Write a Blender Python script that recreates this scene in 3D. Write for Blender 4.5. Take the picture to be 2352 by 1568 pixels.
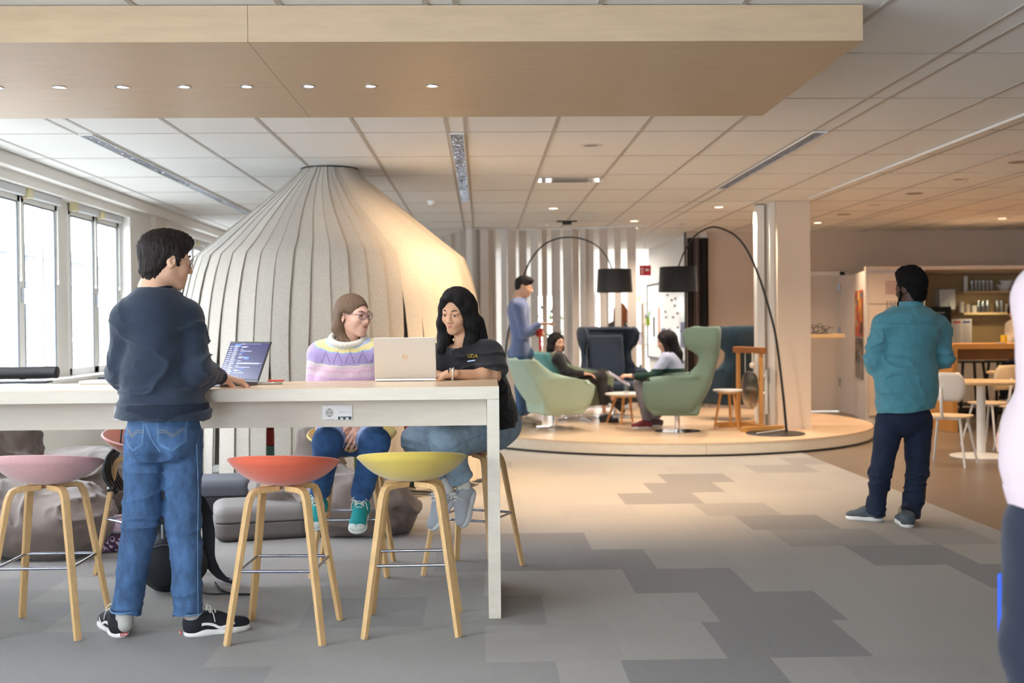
import bpy, bmesh, math, random
import numpy as np
from mathutils import Vector, Matrix
random.seed(7); np.random.seed(7)
S = bpy.context.scene
for o in list(bpy.data.objects): bpy.data.objects.remove(o)
COL = S.collection
R = math.radians
# ---------------------------------------------------------------- camera
FPX = 2613.0; CH = 1.32; CEIL = 2.68
_y, _p, _r = R(-1.541), R(-0.803), R(-0.511)
_f = Vector((-math.sin(_y), math.cos(_y), 0)); _rt = Vector((math.cos(_y), math.sin(_y), 0)); _up = Vector((0, 0, 1))
FW = _f*math.cos(_p) + _up*math.sin(_p); _u2 = _up*math.cos(_p) - _f*math.sin(_p)
RT = _rt*math.cos(_r) + _u2*math.sin(_r); UP = _u2*math.cos(_r) - _rt*math.sin(_r)
CAM = Vector((0, 0, CH))
cd = bpy.data.cameras.new('camera'); cam = bpy.data.objects.new('camera', cd); COL.objects.link(cam)
cd.sensor_width = 36.0; cd.lens = FPX/2352*36.0; cd.clip_end = 300
cam.matrix_world = Matrix(((RT.x, UP.x, -FW.x, CAM.x), (RT.y, UP.y, -FW.y, CAM.y), (RT.z, UP.z, -FW.z, CAM.z), (0, 0, 0, 1)))
cd.dof.use_dof = True; cd.dof.focus_distance = 5.45; cd.dof.aperture_fstop = 2.6
S.camera = cam
def ray(px, py): return FW*FPX + RT*(px-1176) + UP*(784-py)
def G(px, py, z=0.0):
    d = ray(px, py); return CAM + d*((z-CH)/d.z)
def D(px, py, Y):
    d = ray(px, py); return CAM + d*(Y/d.y)
# ---------------------------------------------------------------- world, exposure
S.view_settings.view_transform = 'Standard'; S.view_settings.look = 'None'
S.view_settings.gamma = 1.0; S.view_settings.use_curve_mapping = False
S.view_settings.exposure = 0.0
W = bpy.data.worlds.new('world'); S.world = W; W.use_nodes = True
bg = W.node_tree.nodes['Background']; bg.inputs[0].default_value = (0.80, 0.90, 1.0, 1); bg.inputs[1].default_value = 27.0
def area(name, loc, size, power, col, rot=(0, 0, 0), portal=False, sizey=None, spread=None):
    l = bpy.data.lights.new(name, 'AREA'); l.shape = 'RECTANGLE'; l.size = size; l.size_y = sizey or size
    l.energy = power; l.color = col
    if spread: l.spread = R(spread)
    if portal: l.cycles.is_portal = True
    o = bpy.data.objects.new(name, l); COL.objects.link(o); o.location = loc; o.rotation_euler = rot; return o
def spot(name, loc, target, power, col, angle=60, blend=.6, rad=.04):
    l = bpy.data.lights.new(name, 'SPOT'); l.energy = power; l.color = col; l.spot_size = R(angle); l.spot_blend = blend; l.shadow_soft_size = rad
    o = bpy.data.objects.new(name, l); COL.objects.link(o); o.location = loc
    o.rotation_euler = (Vector(target)-Vector(loc)).to_track_quat('-Z', 'Y').to_euler(); return o
WARM = (1.0, 0.70, 0.42); SOFTW = (1.0, 0.86, 0.72)
WX = -3.86                                   # window plane
WUN = [(-3.8, -2.2), (-1.9, -.3), (0.1, 1.7), (2.0, 3.6), (5.0, 6.65), (6.9, 8.5), (8.75, 10.40), (10.66, 12.14), (14.45, 16.05)]
for i, (a, b) in enumerate(WUN):             # portals that only steer daylight sampling through the panes
    area('daylight_portal', (WX-.12, (a+b)/2, 1.66), b-a, 1, (1, 1, 1), (0, R(-90), 0), True, 1.55).data.size = 1.55
    bpy.data.objects[-1] if False else None
for o in [o for o in COL.objects if o.name.startswith('daylight_portal')]:
    y = o.location.y
    for a, b in WUN:
        if abs((a+b)/2-y) < .01: o.data.size = 1.55; o.data.size_y = b-a
area('daylight_portal_rear', (-1.0, -4.1, 1.7), 2.0, 1, (1, 1, 1), (R(90), 0, 0), True, 1.7)
# lamps of the room
spot('downlight_lamp', (0.85, 8.55, 2.62), (-0.55, 9.3, 1.95), 220, WARM, 46, .9)
spot('downlight_lamp', (1.35, 7.9, 2.62), (-0.15, 9.3, 1.15), 330, WARM, 66, .9)
spot('downlight_lamp', (0.95, 8.4, 2.62), (0.9, 9.0, 0), 640, WARM, 105, 1.0)
for x, y, p in ((1.2, 13.2, 150), (3.0, 13.0, 150), (2.2, 14.8, 150), (1.9, 10.6, 200), (3.2, 11.0, 90)):
    spot('downlight_lamp', (x, y, 2.64), (x, y, 0), p, (1.0, .87, .73), 130, .8)
for x, y, p in ((4.9, 13.5, 120), (6.4, 13.2, 130), (5.2, 10.5, 130), (6.6, 10.5, 110), (5.8, 7.5, 110), (4.56, 15.1, 110), (6.9, 14.9, 90), (3.9, 9.0, 60)):
    spot('downlight_lamp', (x, y, 2.64), (x, y, 0), p, (1.0, .70, .44), 130, .8)
spot('shelf_lamp', (7.2, 15.6, 1.62), (7.2, 16.1, 1.1), 14, (1.0, .82, .5), 120, .8)
spot('track_lamp', (2.1, 15.8, 2.25), (1.6, 18.0, 0.9), 150, (1, .93, .85), 90, .6)
area('meeting_room_lamp', (1.6, 20.2, 2.6), 1.5, 70, (1, .93, .86), (0, 0, 0), sizey=1.5)
SPX = [-.2335-.308*k for k in range(10)]
for x in SPX: spot('canopy_lamp', (x, 5.72, 2.49), (x, 5.72, 0), 14, (.90, .88, 1.0), 95, .7, .03)

# ---------------------------------------------------------------- materials
def lin(c):
    if isinstance(c, str):
        c = [int(c[i:i+2], 16)/255 for i in (0, 2, 4)]
    return tuple(((v/12.92) if v <= .04045 else ((v+.055)/1.055)**2.4) for v in c)
MATS = {}
def mat(name, col, rough=.6, metal=0.0, spec=.5, sheen=0, emis=None, es=0, trans=0, bump=0, bscale=80, var=0, vscale=8, stretch=(1, 1, 1), clear=0, coord='Object', ior=None, weave=False):
    if name in MATS: return MATS[name]
    m = bpy.data.materials.new(name); m.use_nodes = True; nt = m.node_tree; b = nt.nodes['Principled BSDF']
    c = lin(col); b.inputs['Base Color'].default_value = (*c, 1); b.inputs['Roughness'].default_value = rough
    b.inputs['Metallic'].default_value = metal; b.inputs['Specular IOR Level'].default_value = spec
    if sheen: b.inputs['Sheen Weight'].default_value = sheen
    if clear: b.inputs['Coat Weight'].default_value = clear
    if trans: b.inputs['Transmission Weight'].default_value = trans
    if ior: b.inputs['IOR'].default_value = ior
    if emis: b.inputs['Emission Color'].default_value = (*lin(emis), 1); b.inputs['Emission Strength'].default_value = es
    if bump or var:
        tc = nt.nodes.new('ShaderNodeTexCoord'); mp = nt.nodes.new('ShaderNodeMapping'); mp.inputs['Scale'].default_value = stretch
        nt.links.new(tc.outputs[coord], mp.inputs[0])
    if var:
        n = nt.nodes.new('ShaderNodeTexNoise'); n.inputs['Scale'].default_value = vscale; n.inputs['Detail'].default_value = 5
        n.inputs['Roughness'].default_value = .65
        nt.links.new(mp.outputs[0], n.inputs['Vector'])
        r = nt.nodes.new('ShaderNodeValToRGB'); r.color_ramp.elements[0].position = .3; r.color_ramp.elements[1].position = .7
        r.color_ramp.elements[0].color = (*[v*(1-var) for v in c], 1); r.color_ramp.elements[1].color = (*[min(1, v*(1+var)) for v in c], 1)
        nt.links.new(n.outputs['Fac'], r.inputs[0]); nt.links.new(r.outputs[0], b.inputs['Base Color'])
    if bump:
        n2 = nt.nodes.new('ShaderNodeTexNoise'); n2.inputs['Scale'].default_value = bscale; n2.inputs['Detail'].default_value = 3
        nt.links.new(mp.outputs[0], n2.inputs['Vector'])
        bp = nt.nodes.new('ShaderNodeBump'); bp.inputs['Strength'].default_value = bump; bp.inputs['Distance'].default_value = .004
        nt.links.new(n2.outputs['Fac'], bp.inputs['Height']); nt.links.new(bp.outputs[0], b.inputs['Normal'])
    MATS[name] = m; return m
def glassmat(name, tint=(1, 1, 1), refl=.06):
    if name in MATS: return MATS[name]
    m = bpy.data.materials.new(name); m.use_nodes = True; nt = m.node_tree; nt.nodes.clear()
    o = nt.nodes.new('ShaderNodeOutputMaterial'); t = nt.nodes.new('ShaderNodeBsdfTransparent'); t.inputs[0].default_value = (*tint, 1)
    g = nt.nodes.new('ShaderNodeBsdfGlossy'); g.inputs['Roughness'].default_value = .02; x = nt.nodes.new('ShaderNodeMixShader')
    lw = nt.nodes.new('ShaderNodeLayerWeight'); lw.inputs[0].default_value = .35
    mr = nt.nodes.new('ShaderNodeMapRange'); mr.inputs[3].default_value = refl; mr.inputs[4].default_value = .7
    nt.links.new(lw.outputs['Facing'], mr.inputs[0]); nt.links.new(mr.outputs[0], x.inputs[0])
    nt.links.new(t.outputs[0], x.inputs[1]); nt.links.new(g.outputs[0], x.inputs[2]); nt.links.new(x.outputs[0], o.inputs[0])
    MATS[name] = m; return m
M_CEIL = mat('ceiling_tile', 'e9e7e3', .9, bump=.15, bscale=220, coord='Object')
M_GRID = mat('ceiling_grid', 'b3aca4', .5)
M_WALL = mat('wall_paint', 'd9cfc3', .85, var=.03, vscale=3)
M_WALLW = mat('white_paint', 'e6e2dc', .7, var=.02, vscale=3)
M_FRAME = mat('window_frame_white', 'eceae6', .4)
M_MAPLE = mat('maple_veneer', 'bca384', .42, var=.07, vscale=3.0, stretch=(1.2, 9, 9), bump=.03, bscale=30)
M_TMAPLE = mat('pale_maple_laminate', 'd9cfbe', .4, var=.05, vscale=5.0, stretch=(1.0, 6, 6), bump=.03, bscale=30)
M_TTOP = mat('maple_table_top', 'e2c7a1', .30, var=.06, vscale=3.0, stretch=(1.2, 9, 9))
M_OAK = mat('oak_leg', 'd3ac78', .45, var=.14, vscale=10, stretch=(9, 9, 1.2), bump=.06, bscale=60)
M_STEEL = mat('brushed_steel', 'b9bcc2', .25, 1.0)
M_CHROME = mat('chrome', 'd8d8da', .08, 1.0)
M_BLACK = mat('black_plastic', '141416', .45)
M_FELT = mat('grey_felt', 'b4ab9e', .95, var=.14, vscale=90, bump=.4, bscale=300, sheen=.3)
_nt = M_FELT.node_tree; _oi = _nt.nodes.new('ShaderNodeObjectInfo'); _mr = _nt.nodes.new('ShaderNodeMapRange'); _mr.inputs[3].default_value = .80; _mr.inputs[4].default_value = 1.10
_mx = _nt.nodes.new('ShaderNodeVectorMath'); _mx.operation = 'SCALE'; _bs = _nt.nodes['Principled BSDF'].inputs['Base Color']; _src = _bs.links[0].from_socket
_nt.links.new(_oi.outputs['Random'], _mr.inputs[0]); _nt.links.new(_src, _mx.inputs[0]); _nt.links.new(_mr.outputs[0], _mx.inputs['Scale']); _nt.links.new(_mx.outputs[0], _bs)
M_WHITE = mat('white_plastic', 'e9e8e4', .35)
M_GLASS = glassmat('window_glass')
M_TUMB = glassmat('tumbler_glass', (.93, .95, .95), .12)
M_GREEN = mat('green_panel', '5d8a72', .7)

# ---------------------------------------------------------------- mesh helpers
class MB:
    def __init__(s): s.v = []; s.f = []; s.m = []; s.cm = 0
    def add(s, vs, fs):
        o = len(s.v); s.v += [tuple(v) for v in vs]; s.f += [tuple(i+o for i in f) for f in fs]; s.m += [s.cm]*len(fs); return s
    def box(s, c, d, rot=None):
        vs = []
        for x in (-.5, .5):
            for y in (-.5, .5):
                for z in (-.5, .5):
                    v = Vector((x*d[0], y*d[1], z*d[2]))
                    if rot is not None: v = rot @ v
                    vs.append(v+Vector(c))
        return s.add(vs, [(0, 1, 3, 2), (4, 6, 7, 5), (0, 4, 5, 1), (2, 3, 7, 6), (0, 2, 6, 4), (1, 5, 7, 3)])
    def bb(s, x0, x1, y0, y1, z0, z1): return s.box(((x0+x1)/2, (y0+y1)/2, (z0+z1)/2), (abs(x1-x0), abs(y1-y0), abs(z1-z0)))
    def sweep(s, path, sec, up=(0, 0, 1), scales=None, closed=False):
        """sec: list of (u,v) section points swept along the path"""
        P = [Vector(p) for p in path]; n = len(P); k = len(sec); vs = []; up = Vector(up); prev = None
        for i, p in enumerate(P):
            if closed: t = P[(i+1) % n]-P[i-1]
            else: t = P[min(i+1, n-1)]-P[max(i-1, 0)]
            t.normalize()
            a = t.cross(up) if prev is None else prev - t*prev.dot(t)
            if a.length < 1e-5: a = t.cross(Vector((1, 0, 0)))
            if a.length < 1e-5: a = t.cross(Vector((0, 1, 0)))
            a.normalize(); b = a.cross(t); prev = a
            q = scales[i] if scales else 1
            vs += [p+a*(u*q)+b*(w*q) for u, w in sec]
        fs = []
        for i in range(n if closed else n-1):
            for j in range(k):
                i2 = (i+1) % n
                fs.append((i*k+j, i*k+(j+1) % k, i2*k+(j+1) % k, i2*k+j))
        if not closed: fs += [tuple(range(k))[::-1], tuple((n-1)*k+j for j in range(k))]
        return s.add(vs, fs)
    def tube(s, path, r, n=10, scales=None, closed=False, up=(0, 0, 1)):
        return s.sweep(path, [(math.cos(2*math.pi*i/n)*r, math.sin(2*math.pi*i/n)*r) for i in range(n)], up, scales, closed)
    def cyl(s, a, b, r1, r2=None, n=24):
        r2 = r1 if r2 is None else r2; a = Vector(a); b = Vector(b); t = (b-a).normalized()
        x = t.cross(Vector((0, 0, 1)));  x = Vector((1, 0, 0)) if x.length < 1e-5 else x.normalized(); y = x.cross(t)
        vs = []
        for p, r in ((a, r1), (b, r2)):
            vs += [p+x*math.cos(2*math.pi*i/n)*r+y*math.sin(2*math.pi*i/n)*r for i in range(n)]
        return s.add(vs, [(i, (i+1) % n, n+(i+1) % n, n+i) for i in range(n)]+[tuple(range(n))[::-1], tuple(range(n, 2*n))])
    def lathe(s, prof, c=(0, 0, 0), n=32, sx=1, sy=1, close=False):
        """prof list of (r,z)"""
        vs = []; k = len(prof)
        for r, z in prof: vs += [(c[0]+r*sx*math.cos(2*math.pi*i/n), c[1]+r*sy*math.sin(2*math.pi*i/n), c[2]+z) for i in range(n)]
        fs = [(j*n+i, j*n+(i+1) % n, (j+1)*n+(i+1) % n, (j+1)*n+i) for j in range(k-1) for i in range(n)]
        if close: fs += [((k-1)*n+i, (k-1)*n+(i+1) % n, (i+1) % n, i) for i in range(n)]
        else: fs += [tuple(range(n))[::-1], tuple((k-1)*n+i for i in range(n))]
        return s.add(vs, fs)
    def sph(s, c, r, n=16, m=10, rot=None):
        r = (r, r, r) if not hasattr(r, '__len__') else r; vs = []
        for j in range(m+1):
            a = math.pi*j/m
            for i in range(n):
                b = 2*math.pi*i/n; v = Vector((r[0]*math.sin(a)*math.cos(b), r[1]*math.sin(a)*math.sin(b), r[2]*math.cos(a)))
                if rot is not None: v = rot @ v
                vs.append(v+Vector(c))
        return s.add(vs, [(j*n+i, (j+1)*n+i, (j+1)*n+(i+1) % n, j*n+(i+1) % n) for j in range(m) for i in range(n)])
    def prism(s, poly, o, u, v, w):
        """polygon (a,b) in the plane o+a*u+b*v extruded along vector w"""
        o, u, v, w = map(Vector, (o, u, v, w)); k = len(poly)
        vs = [o+u*a+v*b for a, b in poly]; vs += [p+w for p in vs]
        return s.add(vs, [tuple(range(k))[::-1], tuple(range(k, 2*k))]+[(i, (i+1) % k, k+(i+1) % k, k+i) for i in range(k)])
    def grid(s, fn, nu, nv, flip=False):
        vs = [fn(i/nu, j/nv) for j in range(nv+1) for i in range(nu+1)]
        fs = [(j*(nu+1)+i, j*(nu+1)+i+1, (j+1)*(nu+1)+i+1, (j+1)*(nu+1)+i) for j in range(nv) for i in range(nu)]
        return s.add(vs, [f[::-1] for f in fs] if flip else fs)
    def build(s, name, m, parent=None, bevel=0, smooth=False, off=None, solid=0, sub=0, seg=2, split=False):
        me = bpy.data.meshes.new(name); vs = s.v
        if off is not None: vs = [(a-off[0], b-off[1], c-off[2]) for a, b, c in vs]
        me.from_pydata(vs, [], s.f)
        for q in (m if isinstance(m, (list, tuple)) else [m]): me.materials.append(q)
        if any(s.m): me.polygons.foreach_set('material_index', s.m)
        bm = bmesh.new(); bm.from_mesh(me)
        if not solid: bmesh.ops.remove_doubles(bm, verts=bm.verts, dist=1e-6)
        bmesh.ops.recalc_face_normals(bm, faces=bm.faces); bm.to_mesh(me); bm.free()
        o = bpy.data.objects.new(name, me); COL.objects.link(o)
        if parent: o.parent = parent
        if smooth:
            me.polygons.foreach_set('use_smooth', [True]*len(me.polygons))
            if smooth != 'all':
                try: me.set_sharp_from_angle(angle=R(40))
                except Exception: pass
        if solid:
            q = o.modifiers.new('solid', 'SOLIDIFY'); q.thickness = solid; q.offset = 0
            if split: q = o.modifiers.new('split', 'EDGE_SPLIT'); q.split_angle = R(50)
        if bevel:
            q = o.modifiers.new('bevel', 'BEVEL'); q.width = bevel; q.segments = seg; q.limit_method = 'ANGLE'
        if sub:
            q = o.modifiers.new('sub', 'SUBSURF'); q.levels = sub; q.render_levels = sub
        return o
def tag(o, label=None, cat=None, group=None, kind=None):
    if label: o['label'] = label
    if cat: o['category'] = cat
    if group: o['group'] = group
    if kind: o['kind'] = kind
    return o
def thing(name, label, cat, loc=(0, 0, 0), rz=0, group=None):
    o = bpy.data.objects.new(name, None); COL.objects.link(o); o.location = loc; o.rotation_euler = (0, 0, rz); o.empty_display_size = .1
    return tag(o, label, cat, group)
def copy_tree(o, parent=None):
    c = o.copy(); COL.objects.link(c)
    if parent: c.parent = parent
    for ch in list(o.children): copy_tree(ch, c)
    return c
def struct(mb, name, m, label=None, **k):
    o = mb.build(name, m, **k); o['kind'] = 'structure'
    if label: o['label'] = label; 
    return o
def bez(pts, n=8):
    """Catmull-Rom through points"""
    P = [Vector(p) for p in pts]; P = [P[0]*2-P[1]]+P+[P[-1]*2-P[-2]]; out = []
    for i in range(1, len(P)-2):
        for k in range(n):
            t = k/n; a, b, c, d = P[i-1:i+3]
            out.append(.5*((2*b)+(c-a)*t+(2*a-5*b+4*c-d)*t*t+(3*b-a-3*c+d)*t**3))
    out.append(P[-2]); return out
def text(name, s, size, m, parent, loc, xdir, ydir, ext=.0006, off=None, align='LEFT'):
    cu = bpy.data.curves.new(name, 'FONT'); cu.body = s; cu.size = size; cu.extrude = ext; cu.align_x = align
    t = bpy.data.objects.new(name, cu); COL.objects.link(t)
    dg = bpy.context.evaluated_depsgraph_get(); me = bpy.data.meshes.new_from_object(t.evaluated_get(dg)); bpy.data.objects.remove(t)
    x = Vector(xdir).normalized(); y = Vector(ydir).normalized(); z = x.cross(y); L = Vector(loc)
    if off is not None: L = L-Vector(off)
    me.transform(Matrix(((x.x, y.x, z.x, L.x), (x.y, y.y, z.y, L.y), (x.z, y.z, z.z, L.z), (0, 0, 0, 1))))
    me.materials.clear(); me.materials.append(m)
    o = bpy.data.objects.new(name, me); COL.objects.link(o); o.parent = parent; return o
# ================================================================ THE ROOM
X0, X1, YB, YF = WX, 9.0, -4.0, 16.8
# floor: carpet of square tiles in three greys, one mesh
TS = .505
darkrows = {}
def carpet_mat(name, col, var):
    m = mat(name, col, .97, sheen=.2, bump=.5, bscale=260, var=var*1.5, vscale=34, stretch=(1, 9, 1)); return m
CM = [carpet_mat('carpet_light_grey', '9e9992', .07), carpet_mat('carpet_light_grey_blend', '9a958f', .09), carpet_mat('carpet_mid_grey', '8c8883', .12), carpet_mat('carpet_dark_grey', '7f7b79', .15)]
TS = .552
rows = [(1098, 1520, 1676, 3), (1120, 1487, 1653, 3), (1146, 1427, 1607, 3), (1172, 1610, 1781, 2), (1203, 1711, 1912, 3), (1239, 1795, 2040, 2), (1279, 1980, 2218, 3), (1330, 2240, 2500, 3),
        (1248, 900, 1353, 3), (1287, 1000, 1496, 3), (1338, 1446, 1711, 3), (1400, 1633, 1921, 3), (1475, 1645, 1970, 3), (1555, 1441, 1808, 3), (1075, 1719, 1865, 2), (1057, 1800, 1900, 2), (1248, 2140, 2300, 2)]
rng = random.Random(3)
y0 = 3449/(1521-745)
spans = {}
for py, a, b, t in rows:
    A = G(a, py); B = G(b, py); spans.setdefault(math.floor((A.y-y0)/TS), []).append((A.x, B.x, t))
VX = 3.25                                   # vinyl starts here
mb = MB()
for j in range(-18, 26):
    ya, yb = max(YB, y0+j*TS), min(YF, y0+(j+1)*TS)
    if yb-ya < .001: continue
    xs_ = [X0, VX]+[X0+(k+(.5 if j % 2 else 0))*TS for k in range(1, 14)]
    for u_, v_, t in spans.get(j, []): xs_ += [u_, v_]
    xs_ = sorted(x for x in set(xs_) if X0 <= x <= VX)
    for xa, xb in zip(xs_, xs_[1:]):
        m_ = (xa+xb)/2; t = rng.choice((0, 0, 1) if m_ > .1 else ((2, 2, 3) if ya < 6.6 else (1, 2, 2)))
        for u_, v_, q in spans.get(j, []):
            if u_ < m_ < v_: t = q
        mb.cm = t; mb.add([(xa, ya, 0), (xb, ya, 0), (xb, yb, 0), (xa, yb, 0)], [(0, 1, 2, 3)])
struct(mb, 'floor', CM)
mb = MB(); mb.bb(VX, X1, YB, YF, -.03, -.0005); struct(mb, 'floor', mat('vinyl_floor', '75685b', .33, var=.08, vscale=2.5))
mb = MB(); mb.bb(X0-.2, X1, YB, YF, -.25, -.035); struct(mb, 'floor', M_WALL)
# ceiling panels with exposed grid
mb = MB(); mb.bb(X0, X1, YB, 24, CEIL, CEIL+.05); struct(mb, 'ceiling', M_CEIL)
TW, TD = .613, 1.148
def cx(px): return (px-1106)*1.36*2613/((748-275+ (1106-px)*.009)*2613)
g = MB()
xs = [cx(1028), cx(1071)]
lights_x = []
base = cx(1028); per = .127+4*TW
ceil_lines = []
for k in range(-2, 4):
    a = base+k*(per+.0)
    lights_x.append(a)
    ceil_lines += [a, a+.127]+[a+.127+TW*q for q in (1, 2, 3)]
for x in ceil_lines:
    if X0 < x < X1: g.bb(x-.012, x+.012, YB, 16.8, CEIL-.004, CEIL+.001)
yy = 3480/444.
k = -11
while True:
    y = 1.36*2613/444.+k*TD*1.0
    if y > 16.7: break
    if y > YB: g.bb(X0, X1, y-.006, y+.006, CEIL-.003, CEIL+.001)
    k += 1
struct(g, 'trim_1', M_GRID)
# left wall with windows
mb = MB(); wallx = -3.70
mb.bb(X0-.05, wallx, YB, 23, 0, .86); mb.bb(X0-.05, wallx, YB, 23, 2.5, CEIL)
edges = [YB]+[v for ab in WUN for v in ab]+[23.0]
for a, b in zip(edges[::2], edges[1::2]):
    mb.bb(X0-.05, wallx if b-a > .5 else X0+.03, a, b, .86, 2.5)
struct(mb, 'wall_left', M_WALLW)
mb = MB(); mb.bb(wallx-.16, wallx+.04, YB, 12.4, .86, .89); struct(mb, 'trim_2', M_FRAME, bevel=.004)
mb = MB(); mb.bb(wallx-.001, wallx+.11, YB, 16.8, CEIL-.1, CEIL-.006); struct(mb, 'trim_3', M_WALLW)
mb = MB(); mb.bb(wallx-.001, wallx+.06, 12.9, 13.3, 0, CEIL-.1); struct(mb, 'trim_4', M_WALL)
M_DARKLINE = mat('window_gasket', '3a4048', .5)
M_BLIND = mat('blind_cassette', 'c8c8ca', .5); M_BRKT = mat('blind_bracket', 'd8cba0', .5)
for n, (a, b) in enumerate(WUN):
    r = thing('window_%d' % (n+1), None, None, (X0, (a+b)/2, .89)); r['kind'] = 'structure'
    L = b-a; h = L/2; O = (X0, (a+b)/2, .89)
    f = MB(); z0, z1 = .89, 2.5
    for q0, q1 in ((a, a+.07), (a+L/2-.07, a+L/2+.07), (b-.07, b)): f.bb(X0-.04, X0+.04, q0, q1, z0, z1)
    f.bb(X0-.04, X0+.04, a, b, z0, z0+.07); f.bb(X0-.04, X0+.04, a, b, 2.38, z1)
    f.bb(X0-.03, X0+.03, a+L/2+.07+.38*(L/2-.14)*1.6, a+L/2+.10+.38*(L/2-.14)*1.6, z0, 2.38)
    f.build('window_frame', M_FRAME, r, bevel=.006, off=O)
    gk = MB()
    for p0, p1 in ((a+.07, a+L/2-.07), (a+L/2+.07, b-.07)):
        for q in (p0, p1): gk.bb(X0+.03, X0+.042, q-.006, q+.006, z0+.07, 2.38)
        gk.bb(X0+.03, X0+.042, p0, p1, 2.374, 2.386)
    gk.build('gasket', M_DARKLINE, r, off=O)
    p = MB(); p.add([(X0, a+.07, z0+.07), (X0, b-.07, z0+.07), (X0, b-.07, 2.38), (X0, a+.07, 2.38)], [(0, 1, 2, 3)]); p.build('pane', M_GLASS, r, off=O)
    for p0, p1 in ((a+.03, a+L/2-.03), (a+L/2+.03, b-.03)):
        c = MB(); c.bb(X0+.045, X0+.10, p0+.05, p1, 2.43, 2.5); cs = c.build('blind_cassette', M_BLIND, r, bevel=.01, off=O)
        c = MB(); c.bb(X0+.043, X0+.112, p0, p0+.06, 2.42, 2.51); c.build('bracket', M_BRKT, r, off=O)
        c = MB(); c.bb(X0+.04, X0+.10, p0, p1, 2.535, 2.545); c.build('blind_slot', M_DARKLINE, r, off=O)
        c = MB(); c.tube([(X0+.06, p1-.02, 2.42), (X0+.06, p1-.02, 1.75)], .004, 6); c.sph((X0+.06, p1-.02, 1.74), (.012, .012, .02), 8, 6); c.build('blind_cord', M_WHITE, r, off=O)
    c = MB(); c.bb(X0+.04, X0+.06, a+L/2-.015, a+L/2+.015, 1.55, 1.67); c.box((X0+.075, a+L/2, 1.6), (.02, .02, .13)); c.build('window_handle', M_STEEL, r, bevel=.003, off=O)
# wall behind the camera with a long window, right wall
mb = MB(); mb.bb(X0, X1, YB-.1, YB, 0, .85); mb.bb(X0, X1, YB-.1, YB, 2.55, CEIL); mb.bb(X0, -2, YB-.1, YB, .85, 2.55); mb.bb(0.0, X1, YB-.1, YB, .85, 2.55); struct(mb, 'wall_back', M_WALLW)
mb = MB(); mb.bb(X1, X1+.1, YB, YF, 0, CEIL); struct(mb, 'wall_right', M_WALL)
# far wall: opening to the left for the meeting room beyond the strips, boards to the right
mb = MB(); FYW = 16.8
mb.bb(3.35, 4.55, FYW, FYW+.1, 0, CEIL)                       # panel right of curtain
mb.bb(5.47, X1, FYW, FYW+.1, 0, CEIL)
mb.bb(4.55, 5.47, FYW, FYW+.1, 2.06, CEIL); struct(mb, 'wall_front', mat('far_wall_paint', 'c7b7a8', .8, var=.03, vscale=3))
mb = MB(); mb.bb(3.03, 3.35, FYW, FYW+.1, 0, CEIL); mb.bb(4.2, 4.21, FYW-.012, FYW-.002, 0, CEIL); struct(mb, 'trim_5', mat('dark_gap', '4a423d', .8))
# door in the far wall
r = thing('door_1', None, None, (5.0, FYW-.01, 0)); r['kind'] = 'structure'; O = (5.0, FYW-.01, 0)
M_DOOR = mat('door_paint', 'cfc5bb', .6)
c = MB(); c.bb(4.58, 5.32, FYW-.03, FYW+.02, .01, 2.02); c.build('door_leaf', M_DOOR, r, bevel=.004, off=O)
c = MB(); c.bb(5.32, 5.40, FYW-.05, FYW+.03, 0, 2.08); c.bb(4.55, 5.40, FYW-.05, FYW+.03, 2.02, 2.08); c.build('door_frame', M_WALLW, r, bevel=.004, off=O)
for z in (.45, 1.2, 1.85):
    c = MB(); c.cyl((5.31, FYW-.055, z-.06), (5.31, FYW-.055, z+.06), .014); c.build('hinge', M_STEEL, r, off=O)
mb = MB(); mb.bb(5.47, 5.6, FYW-.02, FYW, 0, .1); mb.bb(5.40, 5.47, FYW-.0, FYW+.1, 0, 2.06); struct(mb, 'baseboard_front', M_WALLW)
# rooms beyond
mb = MB(); mb.bb(X0, 9, 23.0, 23.1, 0, CEIL); struct(mb, 'wall_far', M_WALLW)
mb = MB(); mb.bb(X0, 9, 16.8, 23.1, -.1, -.001); struct(mb, 'floor', mat('meeting_floor', 'a79a8c', .6))
# receding whiteboard wall
wa = D(1490, 700, 20.5); wbp = D(1606, 700, 16.7)
dv = Vector((wbp.x-wa.x, wbp.y-wa.y, 0)).normalized(); nv = Vector((-dv.y, dv.x, 0))
if nv.y > 0: nv = -nv
mb = MB(); a = Vector((wa.x, wa.y, 0)); b = Vector((wbp.x, wbp.y, 0))
mb.add([a, b, b-nv*.12, a-nv*.12]+[p+Vector((0, 0, CEIL)) for p in (a, b, b-nv*.12, a-nv*.12)], [(0, 1, 2, 3), (4, 5, 6, 7), (0, 1, 5, 4), (1, 2, 6, 5), (2, 3, 7, 6), (3, 0, 4, 7)])
struct(mb, 'wall_meeting', M_WALLW)
mb = MB(); mb.bb(wbp.x-.02, 3.05, 16.66, 16.8, 0, CEIL); struct(mb, 'trim_6', mat('far_wall_paint', 'c7b7a8'))
WBa, WBd, WBn, WBo = a, dv, nv, (b-a).length
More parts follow.
